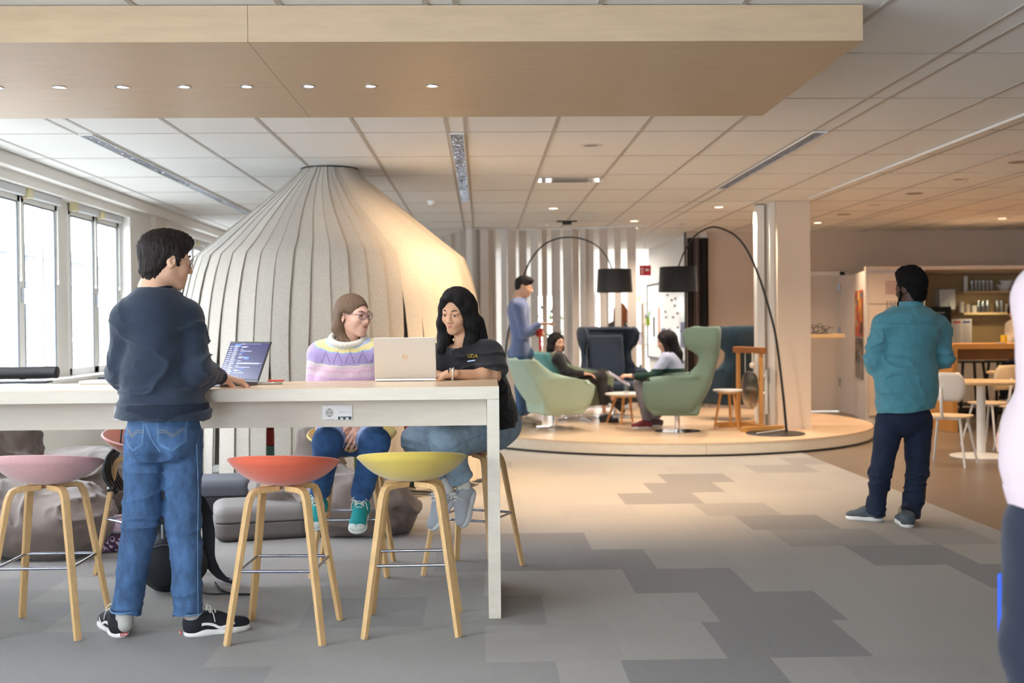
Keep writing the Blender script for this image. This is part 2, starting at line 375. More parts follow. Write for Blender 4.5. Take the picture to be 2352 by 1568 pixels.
# exterior facade across the street
fx = -15.0
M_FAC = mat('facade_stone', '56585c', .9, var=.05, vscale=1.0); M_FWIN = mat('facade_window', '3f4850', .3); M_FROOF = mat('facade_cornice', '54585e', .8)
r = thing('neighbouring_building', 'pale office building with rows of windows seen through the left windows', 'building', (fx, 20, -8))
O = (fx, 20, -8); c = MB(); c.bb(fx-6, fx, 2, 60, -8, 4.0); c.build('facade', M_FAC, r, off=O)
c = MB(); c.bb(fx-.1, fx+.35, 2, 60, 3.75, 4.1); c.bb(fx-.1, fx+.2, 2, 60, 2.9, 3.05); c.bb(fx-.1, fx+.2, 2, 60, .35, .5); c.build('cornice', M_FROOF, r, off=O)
for zz in (1.0, -2.1):
    for k in range(16):
        y = 12+k*2.6
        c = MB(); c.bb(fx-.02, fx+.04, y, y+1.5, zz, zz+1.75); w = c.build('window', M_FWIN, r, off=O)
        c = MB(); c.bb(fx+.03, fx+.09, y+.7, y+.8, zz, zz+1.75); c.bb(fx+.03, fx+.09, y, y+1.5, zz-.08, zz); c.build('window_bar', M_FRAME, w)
        for ch in w.children: ch.data.transform(Matrix.Translation((-O[0], -O[1], -O[2])))
mb = MB(); mb.bb(-40, X0-.3, -20, 80, -8.2, -8); mb.bb(X0-.3, 40, -60, YB-.3, -8.2, -8); struct(mb, 'ground', mat('street', 'b4b4b0', .9))
# ---------------- timber canopy above the bar table
SZ0 = 1.32+1.203; SY0, SY1 = 4.835, 6.575
r = thing('ceiling_canopy', 'long maple veneer canopy panel hanging from the ceiling above the bar table', 'ceiling panel', (-1, 5.7, SZ0)); O = (-1, 5.7, SZ0)
sx = D(1982, 95, SY0).x
c = MB(); c.bb(-5.4+1.8, -.972, SY0, SY0+.018, SZ0, CEIL-.004); c.bb(-.97, sx, SY0, SY0+.018, SZ0, CEIL-.004); c.bb(sx-.018, sx, SY0+.018, SY1, SZ0, CEIL-.004); c.bb(-3.6, sx-.018, SY1-.018, SY1, SZ0, CEIL-.004); c.build('fascia', M_MAPLE, r, off=O)
c = MB(); c.bb(-3.6, -.972, SY0+.018, 5.735, SZ0, SZ0+.018); c.bb(-.97, sx-.018, SY0+.018, SY1-.018, SZ0, SZ0+.018); c.bb(-3.6, -.972, 5.737, SY1-.018, SZ0, SZ0+.018); c.build('soffit_board', M_MAPLE, r, off=O)
M_LED = mat('led_lens', 'ffffff', .3, emis='e6e0ff', es=14)
ORD = ['rightmost', 'second from the right', 'third from the right', 'fourth from the right', 'fifth from the right', 'sixth from the right', 'seventh from the right', 'eighth from the right, cut by the photo edge', 'ninth from the right, outside the photo', 'tenth from the right, outside the photo']
for k, x in enumerate(SPX[:8]):
    tr = thing('recessed_spotlight', 'small lit canopy spotlight, '+ORD[k]+' of the row', 'spotlight', (x, 5.72, SZ0), 0, 'row of spotlights in the canopy')
    c = MB(); c.lathe([(.024, -.003), (.034, -.004), (.034, .001), (.024, .001)], n=24, close=True); c.build('bezel', M_STEEL, tr)
    c = MB(); c.lathe([(.001, -.002), (.023, -.002), (.023, .0), (.001, .0)], n=20); c.build('lens', M_LED, tr)
# ---------------- linear luminaires (louvred reflectors)
M_LOUV = mat('louvre_reflector', 'cfd0d6', .18, .9, bump=1.0, bscale=45, stretch=(1, 4, 1))
def lum(xc, ya, yb, lab):
    t = thing('linear_luminaire', lab, 'ceiling light', (xc, (ya+yb)/2, CEIL-.002)); L = yb-ya
    c = MB(); c.bb(-.052, -.045, -L/2, L/2, -.012, .0); c.bb(.045, .052, -L/2, L/2, -.012, .0); c.bb(-.045, .045, -L/2, -L/2+.01, -.012, 0); c.bb(-.045, .045, L/2-.01, L/2, -.012, 0); c.build('housing', M_WHITE, t)
    for q in range(3):
        c = MB(); y0_ = -L/2+.012+q*L/3; y1_ = y0_+L/3-.02
        n = int((y1_-y0_)/.03)
        for e in range(n): c.bb(-.044, .044, y0_+e*.03, y0_+e*.03+.004, -.011, -.001)
        c.bb(-.044, .044, y0_, y1_, -.0015, -.0005); c.bb(-.022, -.02, y0_, y1_, -.011, -.001); c.bb(.02, .022, y0_, y1_, -.011, -.001)
        c.build('louvre', M_LOUV, t)
bx = base+.0635
lum(bx, 1.36*2613/443, 1.36*2613/287, 'louvred strip light in the ceiling right of the felt cone top')
lum(base-per+.0635, 1.36*2613/444, 1.36*2613/262, 'louvred strip light in the ceiling over the left windows')
lum(base+per+.0635, 1.36*2613/443, 1.36*2613/313, 'louvred strip light in the ceiling right of the maple canopy')
# ---------------- ceiling devices
p = G(993, 461, CEIL); t = thing('smoke_detector', 'small round white smoke detector on the ceiling right of the felt cone', 'smoke detector', p)
c = MB(); c.lathe([(.001, -.05), (.03, -.05), (.05, -.03), (.055, 0)], n=24); c.build('housing', M_WHITE, t, smooth=True); c = MB(); c.lathe([(.03, -.0505), (.032, -.054), (.001, -.056)][::-1], n=20); c.build('sensor', mat('sensor_cream', 'cdbf9c', .5), t)
p = G(1310, 411, CEIL); t = thing('air_vent', 'rectangular silver ceiling air vent with grey grille', 'air vent', p)
c = MB(); c.bb(-.30, .30, -.15, .15, -.012, -.002); c.build('frame', M_CHROME, t, bevel=.004); c = MB()
for q in range(9): c.bb(-.16, .16, -.10+q*.024, -.09+q*.024, -.02, -.010)
c.build('grille', mat('grille_grey', '8d8780', .6), t)
M_RING = mat('downlight_ring', 'd9d2ca', .3, .3); M_DLENS = mat('downlight_lens', 'fff6e8', .3, emis='ffe2c0', es=5); M_DOFF = mat('downlight_off', '8a7f74', .4)
dls = [(1358, 333, 0), (1271, 478, 1), (1651, 475, 1), (1245, 516, 0), (1566, 514, 0), (1456, 507, 1), (1456, 523, 1), (2203, 411, 0), (2010, 470, 0), (1878, 511, 1), (2103, 523, 0), (2340, 372, 2), (2100, 444, 2), (1938, 492, 2), (2302, 501, 1)]
DLAB = ['unlit round downlight nearest the back edge of the maple canopy', 'lit round downlight above the strips, left of the ceiling motion sensor', 'lit round downlight between the strip light and the column', 'faint round downlight just above the left arc lamp', 'unlit round downlight above the right arc lamp', 'nearer of two lit downlights above the last felt strips', 'farther of two lit downlights above the last felt strips', 'unlit round downlight at the far right beyond the ceiling track', 'unlit round downlight right of the column top', 'lit round downlight on the ceiling just right of the column', 'unlit round downlight above the tall white cabinet', 'loudspeaker disc at the right edge of the photo', 'loudspeaker disc in the middle of the right hand ceiling', 'loudspeaker disc nearest the column on the right', 'bright lit downlight above the kitchen shelves']
names = {0: 'unlit round downlight in the tiled ceiling', 1: 'lit round downlight in the tiled ceiling', 2: 'flat round loudspeaker disc in the right hand ceiling'}
for di, (px, py, k) in enumerate(dls):
    p = G(px, py, CEIL); t = thing('ceiling_downlight' if k < 2 else 'ceiling_speaker', DLAB[di], 'downlight' if k < 2 else 'speaker', p, 0, 'ceiling downlights' if k < 2 else 'ceiling loudspeakers')
    c = MB(); c.lathe([(.055, -.006), (.085, -.004), (.09, 0), (.05, 0)], n=28, close=True); c.build('ring', M_RING if k < 2 else M_DOFF, t)
    c = MB(); c.lathe([(.001, -.004), (.056, -.004), (.056, 0), (.001, 0)], n=24); c.build('lens' if k < 2 else 'grille', (M_DOFF, M_DLENS, M_DOFF)[k], t)
# projector/sensor below the ceiling and tracks
p = G(1302, 507, CEIL); t = thing('motion_sensor', 'small dark ceiling device above the far felt strips', 'sensor', p)
c = MB(); c.bb(-.13, .13, -.05, .05, -.015, 0); c.build('plate', M_BLACK, t, bevel=.003); c = MB(); c.bb(-.06, .06, -.05, .05, -.05, -.015); c.build('sensor_body', M_BLACK, t, bevel=.008)
a = G(1868, 452, CEIL); b = G(2352, 252, CEIL); xr = (a.x+b.x)/2
o = MB(); o.bb(xr-.012, xr+.012, 2.5, a.y, CEIL-.025, CEIL-.004); o = o.build('ceiling_track', M_WHITE, bevel=.003); tag(o, 'thin white curtain track running along the right hand ceiling', 'ceiling track')
# platform
PC = Vector((2.16, 13.70, 0)); PR = 2.45; PH = .138
r = thing('round_platform', 'round low maple platform with pale curved edge carrying the armchairs', 'platform', (PC.x, PC.y, 0))
c = MB(); c.lathe([(PR-.03, .001), (PR-.03, .02), (PR, .02), (PR, PH-.004), (PR-.03, PH-.004), (PR-.03, .02)], n=128); c.build('edge_band', M_TMAPLE, r, smooth=True)
c = MB(); c.lathe([(.001, PH-.012), (PR+.004, PH-.012), (PR+.004, PH), (.001, PH)], n=128); c.build('deck', mat('platform_maple', 'e3c3a0', .28, var=.05, vscale=2, stretch=(1, 8, 1)), r)
c = MB(); c.lathe([(PR-.028, .0005), (PR+.02, .0005), (PR+.02, .015), (PR-.028, .015)], n=128, close=True); c.build('floor_trim', M_BLACK, r)
c = MB(); s_ = G(1622, 1048); ang = math.atan2(s_.y-PC.y, s_.x-PC.x); c.box((math.cos(ang)*PR, math.sin(ang)*PR, .075), (.003, .003, .11)); c.build('seam', M_DOFF, r)
# column on the platform with white boards beside it
a = G(1788, 985, PH); b = G(1866, 985, PH)
mb = MB(); mb.bb(a.x, b.x, a.y, a.y+.4, PH, CEIL); struct(mb, 'wall_column', mat('column_paint', 'dccab6', .8))
mb = MB(); mb.bb(a.x-.055, a.x-.001, a.y+.12, a.y+.36, PH, CEIL); mb.bb(a.x-.17, a.x-.085, a.y+.25, a.y+.40, PH, CEIL-.02); struct(mb, 'trim_7', M_WALLW)
mb = MB(); mb.bb(a.x-.085, a.x-.055, a.y+.3, a.y+.36, PH, CEIL); struct(mb, 'trim_8', M_MAPLE)
COLX, COLY = a.x, a.y
# ================================================================ FELT CONE
TY = 9.85; tc = D(759, 600, TY); TC = Vector((tc.x, TY, 0))
teepee = thing('felt_tent', 'large cone shaped tent of overlapping grey felt strips hanging from the ceiling', 'felt tent', TC)
PROF = [(.235, CEIL-.01), (.25, 2.64), (.40, 2.51), (.558, 2.375), (.72, 2.245), (.875, 2.12), (1.01, 2.01), (1.155, 1.897), (1.175, 1.865), (1.19, 1.80), (1.233, 1.65), (1.275, 1.40), (1.305, 1.1), (1.33, .8), (1.345, .4), (1.35, .06)]
zz = [p[1] for p in PROF][::-1]; rr_ = [p[0] for p in PROF][::-1]
def prof_r(z): return float(np.interp(z, zz, rr_))
NS = 54; rng = random.Random(11)
levels = [PROF[0][1]-(PROF[0][1]-1.9)*(k/12) for k in range(13)]+[1.9-(1.9-.06)*(k/12) for k in range(1, 13)]
cnt = [0]
for i in range(NS):
    a0 = 2*math.pi*i/NS; gap = rng.choice((0, 0, 0, .006, .012, .02, .035)); tw = rng.uniform(-.05, .05); bow = rng.uniform(-.02, .02); dr = rng.uniform(-.005, .005)
    if math.sin(a0) < 0 and math.cos(a0) > .45: gap = rng.choice((.01, .04, .06, .09)); 
    zc = rng.uniform(1.65, 1.9); bot = .06 if rng.random() < .8 else .03
    def fn(u, v, dr=dr, a0=a0, gap=gap, tw=tw, bow=bow, zc=zc):
        z = levels[int(round(v*24))]; r = prof_r(z)
        low = max(0, min(1, (zc-z)/1.3)) if z < zc else 0
        up = max(0, min(1, (z-1.93)/.75))
        half = math.pi/NS*(1.14+.25*up - .10*low) - gap*.5*low**.7/1.3*.9
        a = a0+(u-.5)*2*half+tw*low*.5+bow*low*math.sin(z*3)
        a -= .22*up**1.3                                       # strips twist round near the top
        rad = r+dr+(u-.5)*(.014 if z < 1.9 else .010)+.006*math.sin(a0*7)*low
        rad -= .5*half*half*(2*u-1)**2*r*.0
        return (rad*math.cos(a), rad*math.sin(a), z)
    m = MB(); m.grid(fn, 4, 24); o = m.build('felt_strip', M_FELT, teepee, smooth='all', solid=.006, split=True)
m = MB(); m.lathe([(.20, -.012), (.245, -.012), (.245, 0), (.20, 0)], (0, 0, CEIL), 40, close=True); m.build('ceiling_ring', M_BLACK, teepee)
m = MB(); m.tube([(1.09*math.cos(2*math.pi*k/60), 1.09*math.sin(2*math.pi*k/60), 1.88) for k in range(60)], .012, 8, closed=True); m.build('hoop', M_STEEL, teepee)
# round bench and cushions inside, glimpsed between the strips
t = thing('round_bench', 'red and green round seat glimpsed between the strips inside the felt tent', 'bench', (TC.x, TC.y, 0))
c = MB(); c.lathe([(.001, 0), (.85, 0), (.85, .38), (.001, .38)], n=40); c.build('base', M_GREEN, t, bevel=.01)
c = MB(); c.lathe([(.7, .38), (.86, .38), (.86, .52), (.7, .52)], n=40, close=True); c.build('cushion', mat('red_upholstery', 'b03a2c', .8), t, bevel=.02)
def box_thing(name, lab, cat, c, d, m, bev=.004, group=None, rz=0):
    b_ = MB(); b_.box((0, 0, d[2]/2), d); o = b_.build(name, m, bevel=bev); o.location = c; o.rotation_euler = (0, 0, rz); return tag(o, lab, cat, group)
M_RED = mat('red_lacquer', 'b52a20', .5)
# ================================================================ STRIP CURTAIN BEHIND THE PLATFORM
cur = thing('felt_strip_curtain', 'curtain of long grey felt strips hanging from a curved ceiling rail behind the platform', 'curtain', (1.2, 15.6, CEIL)); O = (1.2, 15.6, CEIL)
M_FELTC = mat('curtain_felt', 'c8beb4', .95, var=.06, vscale=60, sheen=.3)
rng = random.Random(5)
strips = []
px = 978
for q in range(200):
    if px > 1480: break
    w = rng.uniform(15, 24); strips.append((px, w, 0))
    if px < 1130: px += rng.uniform(9, 15)
    elif px < 1340: px += rng.uniform(15, 27)
    else: px += 32
for px, w, _ in strips:
    u = (px-978)/500; Y = 15.45+.55*math.sin(u*math.pi)+rng.uniform(-.12, .12)
    if px < 1075: Y = 15.9+(1075-px)/100*2.0
    p = D(px, 600, Y); wd = w*Y/2613*rng.uniform(.85, 1.05); an = rng.uniform(-.7, .7) if px < 1340 else rng.uniform(-.25, .25)
    dx = math.cos(an)*wd/2; dy = math.sin(an)*wd/2; top = CEIL-.02; bot = .16 if math.hypot(p.x-PC.x, p.y-PC.y) < PR else .02
    m = MB()
    def fn(u2, v, p=p, dx=dx, dy=dy, ph=rng.uniform(0, 6), b=bot):
        s_ = (u2-.5)*2; t_ = .25*math.sin(v*3+ph)*v
        return (p.x+s_*(dx*math.cos(t_)-dy*math.sin(t_)), p.y+s_*(dy*math.cos(t_)+dx*math.sin(t_)), top-(top-b)*v)
    m.grid(fn, 2, 10); m.build('felt_strip', M_FELTC, cur, off=O, smooth='all', solid=.005, split=True)
m = MB(); pts = [D(px, 600, 15.45+.55*math.sin((px-978)/500*math.pi)) for px in range(1078, 1485, 20)]
m.tube([(p.x, p.y, CEIL-.012) for p in pts], .012, 8); m.build('rail', M_WHITE, cur, off=O)
# ================================================================ BAR TABLE
TZ = 1.32-.2*0; TY0, TY1 = 5.11, 5.775
tz = D(1147, 886.8, TY0).z; tx = D(1146.5, 900, TY0).x; TL = -3.4
table = thing('bar_table', 'long pale maple high table with slab end leg and rail', 'table', (-1.5, 5.44, 0)); O = (-1.5, 5.44, 0)
print('table height', tz, 'end x', tx)
m = MB(); m.bb(TL, tx, TY0, TY1, tz-.058, tz-.003); m.build('tabletop', M_TMAPLE, table, off=O, bevel=.0015)
m = MB(); m.bb(TL, tx-.0015, TY0+.0015, TY1, tz-.003, tz); m.build('top_veneer', M_TTOP, table, off=O)
for xa, xb in ((tx-.055, tx), (TL, TL+.055)):
    m = MB(); m.bb(xa, xb, TY0, TY1, 0, tz-.0585); m.build('leg', M_TMAPLE, table, off=O, bevel=.0015)
RY = 5.40; rb = D(700, 981, RY).z
m = MB(); m.bb(TL+.056, tx-.056, RY, RY+.022, rb, tz-.0585); m.build('rail', M_TMAPLE, table, off=O, bevel=.001)
# sockets on the rail
M_SOCK = mat('socket_white', 'ecebe8', .3); M_HOLE = mat('socket_hole', '1c1f28', .5); M_PRINT = mat('printed_grey', '6b6f74', .6)
def socket(px, py, lab):
    p = D(px, py, RY); W_, H_ = .145, .074
    t = thing('power_socket', lab, 'socket', (p.x, RY, p.z))
    m = MB(); m.bb(-W_/2, W_/2, -.009, -.0005, -H_/2, H_/2); m.build('cover_plate', M_SOCK, t, bevel=.004)
    def ring(r0, y0_, y1_, n=28): 
        q = MB(); q.cyl((-W_/4, y0_, 0), (-W_/4, y1_, 0), r0, n=n); return q
    ring(.020, -.0098, -.0088).build('socket_well', mat('socket_recess', 'bdbbb8', .4), t)
    q = MB()
    for dx in (-.0085, .0085): q.cyl((-W_/4+dx, -.0105, 0), (-W_/4+dx, -.0097, 0), .0028, n=12)
    for dz in (-.017, .017): q.box((-W_/4, -.0101, dz), (.006, .001, .004))
    q.build('pin_hole', M_HOLE, t)
    q = MB(); q.bb(.004, W_/2-.006, -.011, -.009, .004, H_/2-.006); q.build('data_cover', M_WHITE, t, bevel=.001)
    q = MB(); q.bb(.004, W_/2-.006, -.0105, -.009, -H_/2+.004, -H_/2+.018); q.build('data_port_panel', mat('port_navy', '1f2a44', .5), t)
    for k in (0, 1):
        q = MB(); q.bb(.014+k*.026, .028+k*.026, -.014, -.010, -H_/2+.003, -H_/2+.014); q.build('data_port', M_WHITE, t, bevel=.001)
    q = MB()
    for k in range(12): q.bb(.008+k*.0046, .0110+k*.0046, -.0113, -.0108, .001, .0025)
    for k in range(9): q.bb(-.055+k*.0046, -.0518+k*.0046, -.0095, -.0089, -H_/2+.004, -H_/2+.0055)
    q.build('small_print', M_PRINT, t)
socket(775, 947, 'white double power socket on the table rail above the yellow bar stool'); socket(297, 948, 'white double power socket on the table rail half hidden behind the standing man in jeans')
# ================================================================ BAR STOOLS
M_ROD = mat('footrest_steel', 'aeb4c6', .22, 1.0)
def upholst(name, c): return mat(name, c, .85, sheen=.4, bump=.25, bscale=420, var=.05, vscale=60)
def make_stool(name, lab, px, py, rz, m1, m2, group='bar stools around the high table', z=0):
    p = G(px, py, 0); t = thing('bar_stool', lab, 'bar stool', (p.x, p.y, 0), rz, group)
    # seat shell: low back at -y
    def rim(th):
        return .688+.095*((1-math.sin(th))/2)**.8
    def pt(rho, th, inner=0):
        a, b = .243, .215; zr = rim(th); zb = .640+inner*.022
        q = rho**.92; hz = zb+(zr-zb)*rho**2.7
        return (a*q*math.cos(th)*(1-.06*inner), b*q*math.sin(th)*(1-.06*inner)+.01, hz)
    N_ = 48; vs = []; fs = []; rh = [0.001]+[k/9 for k in range(1, 10)]
    for inn in (0, 1):
        for rho in rh: vs += [pt(rho, 2*math.pi*k/N_, inn) for k in range(N_)]
    nr = len(rh)
    for inn in (0, 1):
        for j in range(nr-1):
            for k in range(N_):
                f = ((inn*nr+j)*N_+k, (inn*nr+j)*N_+(k+1) % N_, (inn*nr+j+1)*N_+(k+1) % N_, (inn*nr+j+1)*N_+k); fs.append(f if inn else f[::-1])
        fs.append(tuple(inn*nr*N_+k for k in range(N_)))
    for k in range(N_): fs.append(((nr-1)*N_+k, (nr-1)*N_+(k+1) % N_, (2*nr-1)*N_+(k+1) % N_, (2*nr-1)*N_+k))
    b = MB(); b.add(vs, fs); b.build('seat_shell', m1, t, smooth='all')
    c = MB(); c.tube([(lambda q: (q[0]*.99, q[1]*.99, q[2]+.001))(pt(1, 2*math.pi*k/64, .35)) for k in range(64)], .006, 8, closed=True); c.build('piping', m2, t, smooth='all')
    sec = [(-.0165, -.012), (.0165, -.012), (.0165, .012), (-.0165, .012)]
    feet = {}
    for sx_ in (-1, 1):
        for sy_ in (-1, 1):
            fx_, fy_ = sx_*.200, sy_*.208; tx_, ty_ = sx_*.118, sy_*.112
            dirn = Vector((sx_, sy_, 0)).normalized()
            top = Vector((tx_, ty_, .628)); foot = Vector((fx_, fy_, 0)); dn = (foot-top).normalized()
            path = [Vector((sx_*.02, sy_*.02, .629)), Vector((tx_*.62, ty_*.62, .629)), Vector((tx_*.80, ty_*.80, .6275)), Vector((tx_*.93, ty_*.93, .620)), Vector((tx_*1.0, ty_*1.0, .602))+Vector((0, 0, 0)), top+dn*.055, top+dn*.09, foot]
            q = MB(); q.sweep(path, sec, up=(0, 0, 1), scales=[1, 1, 1, 1, 1, 1, 1, .86]); q.build('leg', M_OAK, t, bevel=.003)
            feet[(sx_, sy_)] = top+(foot-top)*((.628-.30)/.628)
    q = MB(); k = [feet[a] for a in ((-1, -1), (1, -1), (1, 1), (-1, 1))]
    for a in range(4): q.tube([k[a], k[(a+1) % 4]], .0065, 10)
    q.build('footrest', M_ROD, t, smooth=True)
    for a in feet:
        q = MB(); q.cyl((a[0]*.2, a[1]*.208, 0), (a[0]*.2, a[1]*.208, .006), .010, n=12); q.build('glide', mat('glide_clear', 'b8b8b4', .4), t)
    return t
PINK = upholst('pink_wool', 'c99a98'); ORG = upholst('coral_wool', 'cf5a3c'); YEL = upholst('mustard_wool', 'cfb452')
REDW = upholst('brick_red_wool', '9c3325'); BRN = upholst('dusty_brown_wool', 'a8644a')
make_stool('s', 'dusty pink bar stool at the left edge, back turned to the camera', 112, 1443, R(0), PINK, PINK)
make_stool('s', 'coral orange bar stool beside the standing man in jeans', 656, 1452, R(-3), ORG, ORG)
make_stool('s', 'mustard yellow bar stool with its back to the camera, nearest the end leg', 950, 1436, R(1), YEL, YEL)
make_stool('s', 'brown bar stool behind the table, mostly hidden by the standing man', 342, 1318, R(45+180), BRN, PINK)
make_stool('s', 'yellow bar stool under the woman in the striped knitted sweater', 812, 1308, R(180), YEL, YEL)
make_stool('s', 'brick red bar stool under the woman in the black shirt', 1088, 1310, R(180-24), REDW, REDW)
# ================================================================ ARC LAMPS
def smoothpath(pix, Y): return bez([D(x, y, Y) for x, y in pix], 10)
M_SHADE = mat('black_shade_fabric', '0f0f15', .8, bump=.2, bscale=400, sheen=.2); M_SHIN = mat('shade_inside', 'd8cdbb', .8)
def arc_lamp(lab, base, pix, shade, Y, br):
    b = Vector(base); t = thing('arc_floor_lamp', lab, 'floor lamp', b)
    c = MB(); c.lathe([(.001, 0), (br, 0), (br, .008), (br-.01, .014), (.001, .014)], n=48); c.build('base', M_BLACK, t)
    pts = smoothpath(pix, Y); pts = [p for p in pts]
    c = MB(); c.tube([b+Vector((pts[0].x-b.x, pts[0].y-b.y, .014))]+pts, .013, 10, scales=[1.15]+[1.1-.55*k/(len(pts)-1) for k in range(len(pts))]); c.build('arched_pole', M_BLACK, t, off=b, smooth='all')
    (x0, x1, y0_, y1_) = shade; ctop = D((x0+x1)/2, y0_, Y); cbot = D((x0+x1)/2, y1_, Y); rb_ = (x1-x0)/2*Y/2613; rt_ = rb_*.93
    c = MB(); c.lathe([(rt_, 0), (rb_, -(ctop.z-cbot.z)), (rb_-.004, -(ctop.z-cbot.z)), (rt_-.004, 0)], ctop, 48, close=True); c.build('lamp_shade', M_SHADE, t, off=b, smooth=True)
    c = MB(); c.lathe([(.001, -.004), (rt_-.004, -.004), (rt_-.004, -.001), (.001, -.001)], ctop, 32); c.build('shade_top', M_SHADE, t, off=b)
    c = MB(); c.tube([pts[-1], ctop+Vector((0, 0, -.06))], .005, 6); c.sph(ctop+Vector((0, 0, -.09)), .035, 14, 10); c.build('bulb_holder', M_WHITE, t, off=b, smooth=True)
    return t
LY = G(1803, 993, PH).y
arc_lamp('tall arched black floor lamp whose base stands in front of the column', G(1781, 996, PH), [(1806, 985), (1798, 900), (1783, 780), (1768, 715), (1745, 640), (1718, 578), (1690, 542), (1655, 524), (1628, 523), (1596, 542), (1572, 578), (1558, 613)], (1512, 1602, 613, 670), LY, .31)
LY2 = 14.3
arc_lamp('arched black floor lamp rising behind the standing man in the blue sweater', D(1150, 950, LY2).xy.to_3d()+Vector((0, 0, PH)), [(1152, 945), (1158, 850), (1168, 760), (1190, 680), (1205, 628), (1222, 592), (1252, 560), (1290, 546), (1330, 547), (1368, 562), (1392, 588), (1406, 617)], (1370, 1453, 618, 671), LY2, .3)
c = MB(); pts = bez([G(1738, 999, PH)+Vector((0, 0, .02)), G(1790, 994, PH)+Vector((0, 0, .03)), G(1812, 987, PH)+Vector((0, 0, .03))], 8)
c.tube(pts, .006, 6); tag(c.build('lamp_cable', M_WHITE, smooth='all'), 'thin white cable lying across the lamp base on the platform', 'cable')
# ================================================================ ARMCHAIRS
def fab(name, c): return mat(name, c, .9, sheen=.12, bump=.2, bscale=300, var=.05, vscale=40)
MINT = fab('mint_fabric', 'a9bda8'); OLIV = fab('olive_green_fabric', '727e66'); TEALF = fab('teal_fabric', '5f9a94'); NAVY = fab('navy_fabric', '212f40'); SAGE = fab('sage_fabric', '64796a'); DTEAL = fab('dark_teal_fabric', '123040')
def make_chair(lab, loc, rz, wing, outer, inner, foot='star', group='swivel armchairs on the platform', s=1.0, backm=None):
    """faces +x in its own frame"""
    t = thing('swivel_armchair', lab, 'armchair', loc, rz, group)
    if wing:
        ZS = [.22, .25, .32, .42, .54, .60, .615, .65, .71, .78, .84, .89, .93, 1.0, 1.08, 1.12, 1.135]
        XF = [.20, .27, .33, .36, .36, .345, -.10, -.17, -.22, -.25, -.25, -.20, -.12, -.08, -.08, -.11, -.2]
        XB = [-.15, -.18, -.22, -.28, -.33, -.345, -.35, -.36, -.385, -.40, -.415, -.42, -.425, -.43, -.435, -.435, -.42]
        HW = [.24, .28, .31, .325, .335, .335, .335, .32, .30, .30, .30, .31, .33, .345, .35, .34, .33]
    else:
        ZS = [.22, .25, .32, .42, .52, .585, .61, .625, .68, .75, .82, .835]
        XF = [.20, .27, .33, .36, .37, .35, .28, -.02, -.18, -.27, -.35, -.39]
        XB = [-.15, -.18, -.22, -.29, -.35, -.375, -.385, -.39, -.42, -.45, -.48, -.475]
        HW = [.24, .28, .31, .33, .345, .35, .35, .335, .31, .29, .28, .27]
    nz = len(ZS)-1
    def bucket(u, v):
        k = min(nz, int(round(v*nz))); z = ZS[k]; xf, xb, hw = XF[k], XB[k], HW[k]
        a = (u-.5)*2; aa = abs(a); sg = 1 if a > 0 else -1; rc_ = .06
        # back, rounded corner, side
        if aa < .3: x = xb; y = sg*(hw-rc_)*aa/.3; x -= .02*(1-(aa/.3)**2)
        elif aa < .5: q = (aa-.3)/.2*math.pi/2; x = xb+rc_*(1-math.cos(q)); y = sg*(hw-rc_+rc_*math.sin(q))
        else: q = (aa-.5)/.5; x0 = xb+rc_; x = x0+(max(xf, x0+.004)-x0)*q; y = sg*(hw+.015*math.sin(q*3)-(.03*q if z < .61 else 0))
        return (x, y, z-(.035*max(0, (aa-.8)/.2)**2 if z > .53 and z < .62 else 0))
    m = MB(); m.grid(bucket, 40, nz); sh = m.build('outer_shell', outer if not backm else [outer, backm], t, smooth='all', solid=.055, bevel=.0)
    if backm:
        for k, p in enumerate(sh.data.polygons): p.material_index = 1 if 10 <= k % 40 <= 29 and k//40 > 1 else 0
    m = MB(); m.prism([(-.24, .19), (.24, .19), (.33, .28), (.35, .36), (-.27, .36)], (0, -.29, 0), (1, 0, 0), (0, 0, 1), (0, .58, 0)); m.build('seat_base', outer, t, bevel=.03, smooth=True)
    m = MB(); m.box((.04, 0, .40), (.62, .56, .11)); m.build('seat_cushion', inner, t, bevel=.045, smooth=True, seg=4)
    H = 1.06 if wing else .80
    m = MB(); q = Matrix.Rotation(R(-11 if wing else -19), 3, 'Y'); m.box((-.30 if wing else -.33, 0, .42+(H-.42)/2), (.09, .50, H-.44), q); m.build('back_cushion', inner, t, bevel=.04, smooth=True, seg=4)
    m = MB(); m.cyl((0, 0, .02), (0, 0, .20), .028, n=20); m.build('column', M_CHROME, t, smooth=True)
    m = MB()
    if foot == 'star':
        for k in range(4):
            a = R(20+90*k); m.sweep([(.02*math.cos(a), .02*math.sin(a), .035), (.30*math.cos(a), .30*math.sin(a), .012)], [(-.022, -.010), (.022, -.010), (.022, .010), (-.022, .010)], scales=[1.3, .8])
    else: m.lathe([(.001, 0), (.25, 0), (.25, .006), (.03, .022), (.001, .022)], n=40)
    m.build('star_foot' if foot == 'star' else 'disc_foot', M_CHROME, t, bevel=.003)
    t.scale = (s, s, s)
    return t
def onp(px, py): p = G(px, py, PH); return (p.x, p.y, PH)
make_chair('mint green low armchair on the left of the platform, seen from behind', onp(1274, 986), R(20), False, MINT, MINT, s=.95)
make_chair('teal and olive armchair holding the woman in black', onp(1326, 964), R(12), False, OLIV, TEALF, backm=TEALF)
make_chair('navy high back wing armchair facing the camera behind the coffee table', onp(1413, 957), R(-75), True, NAVY, NAVY)
make_chair('sage green high back wing armchair holding the woman in the striped sweater', onp(1556, 990), R(168), True, SAGE, SAGE, 'disc')
make_chair('dark teal high back wing armchair turned away beside the column', onp(1680, 962), R(120), True, DTEAL, DTEAL, 'disc')
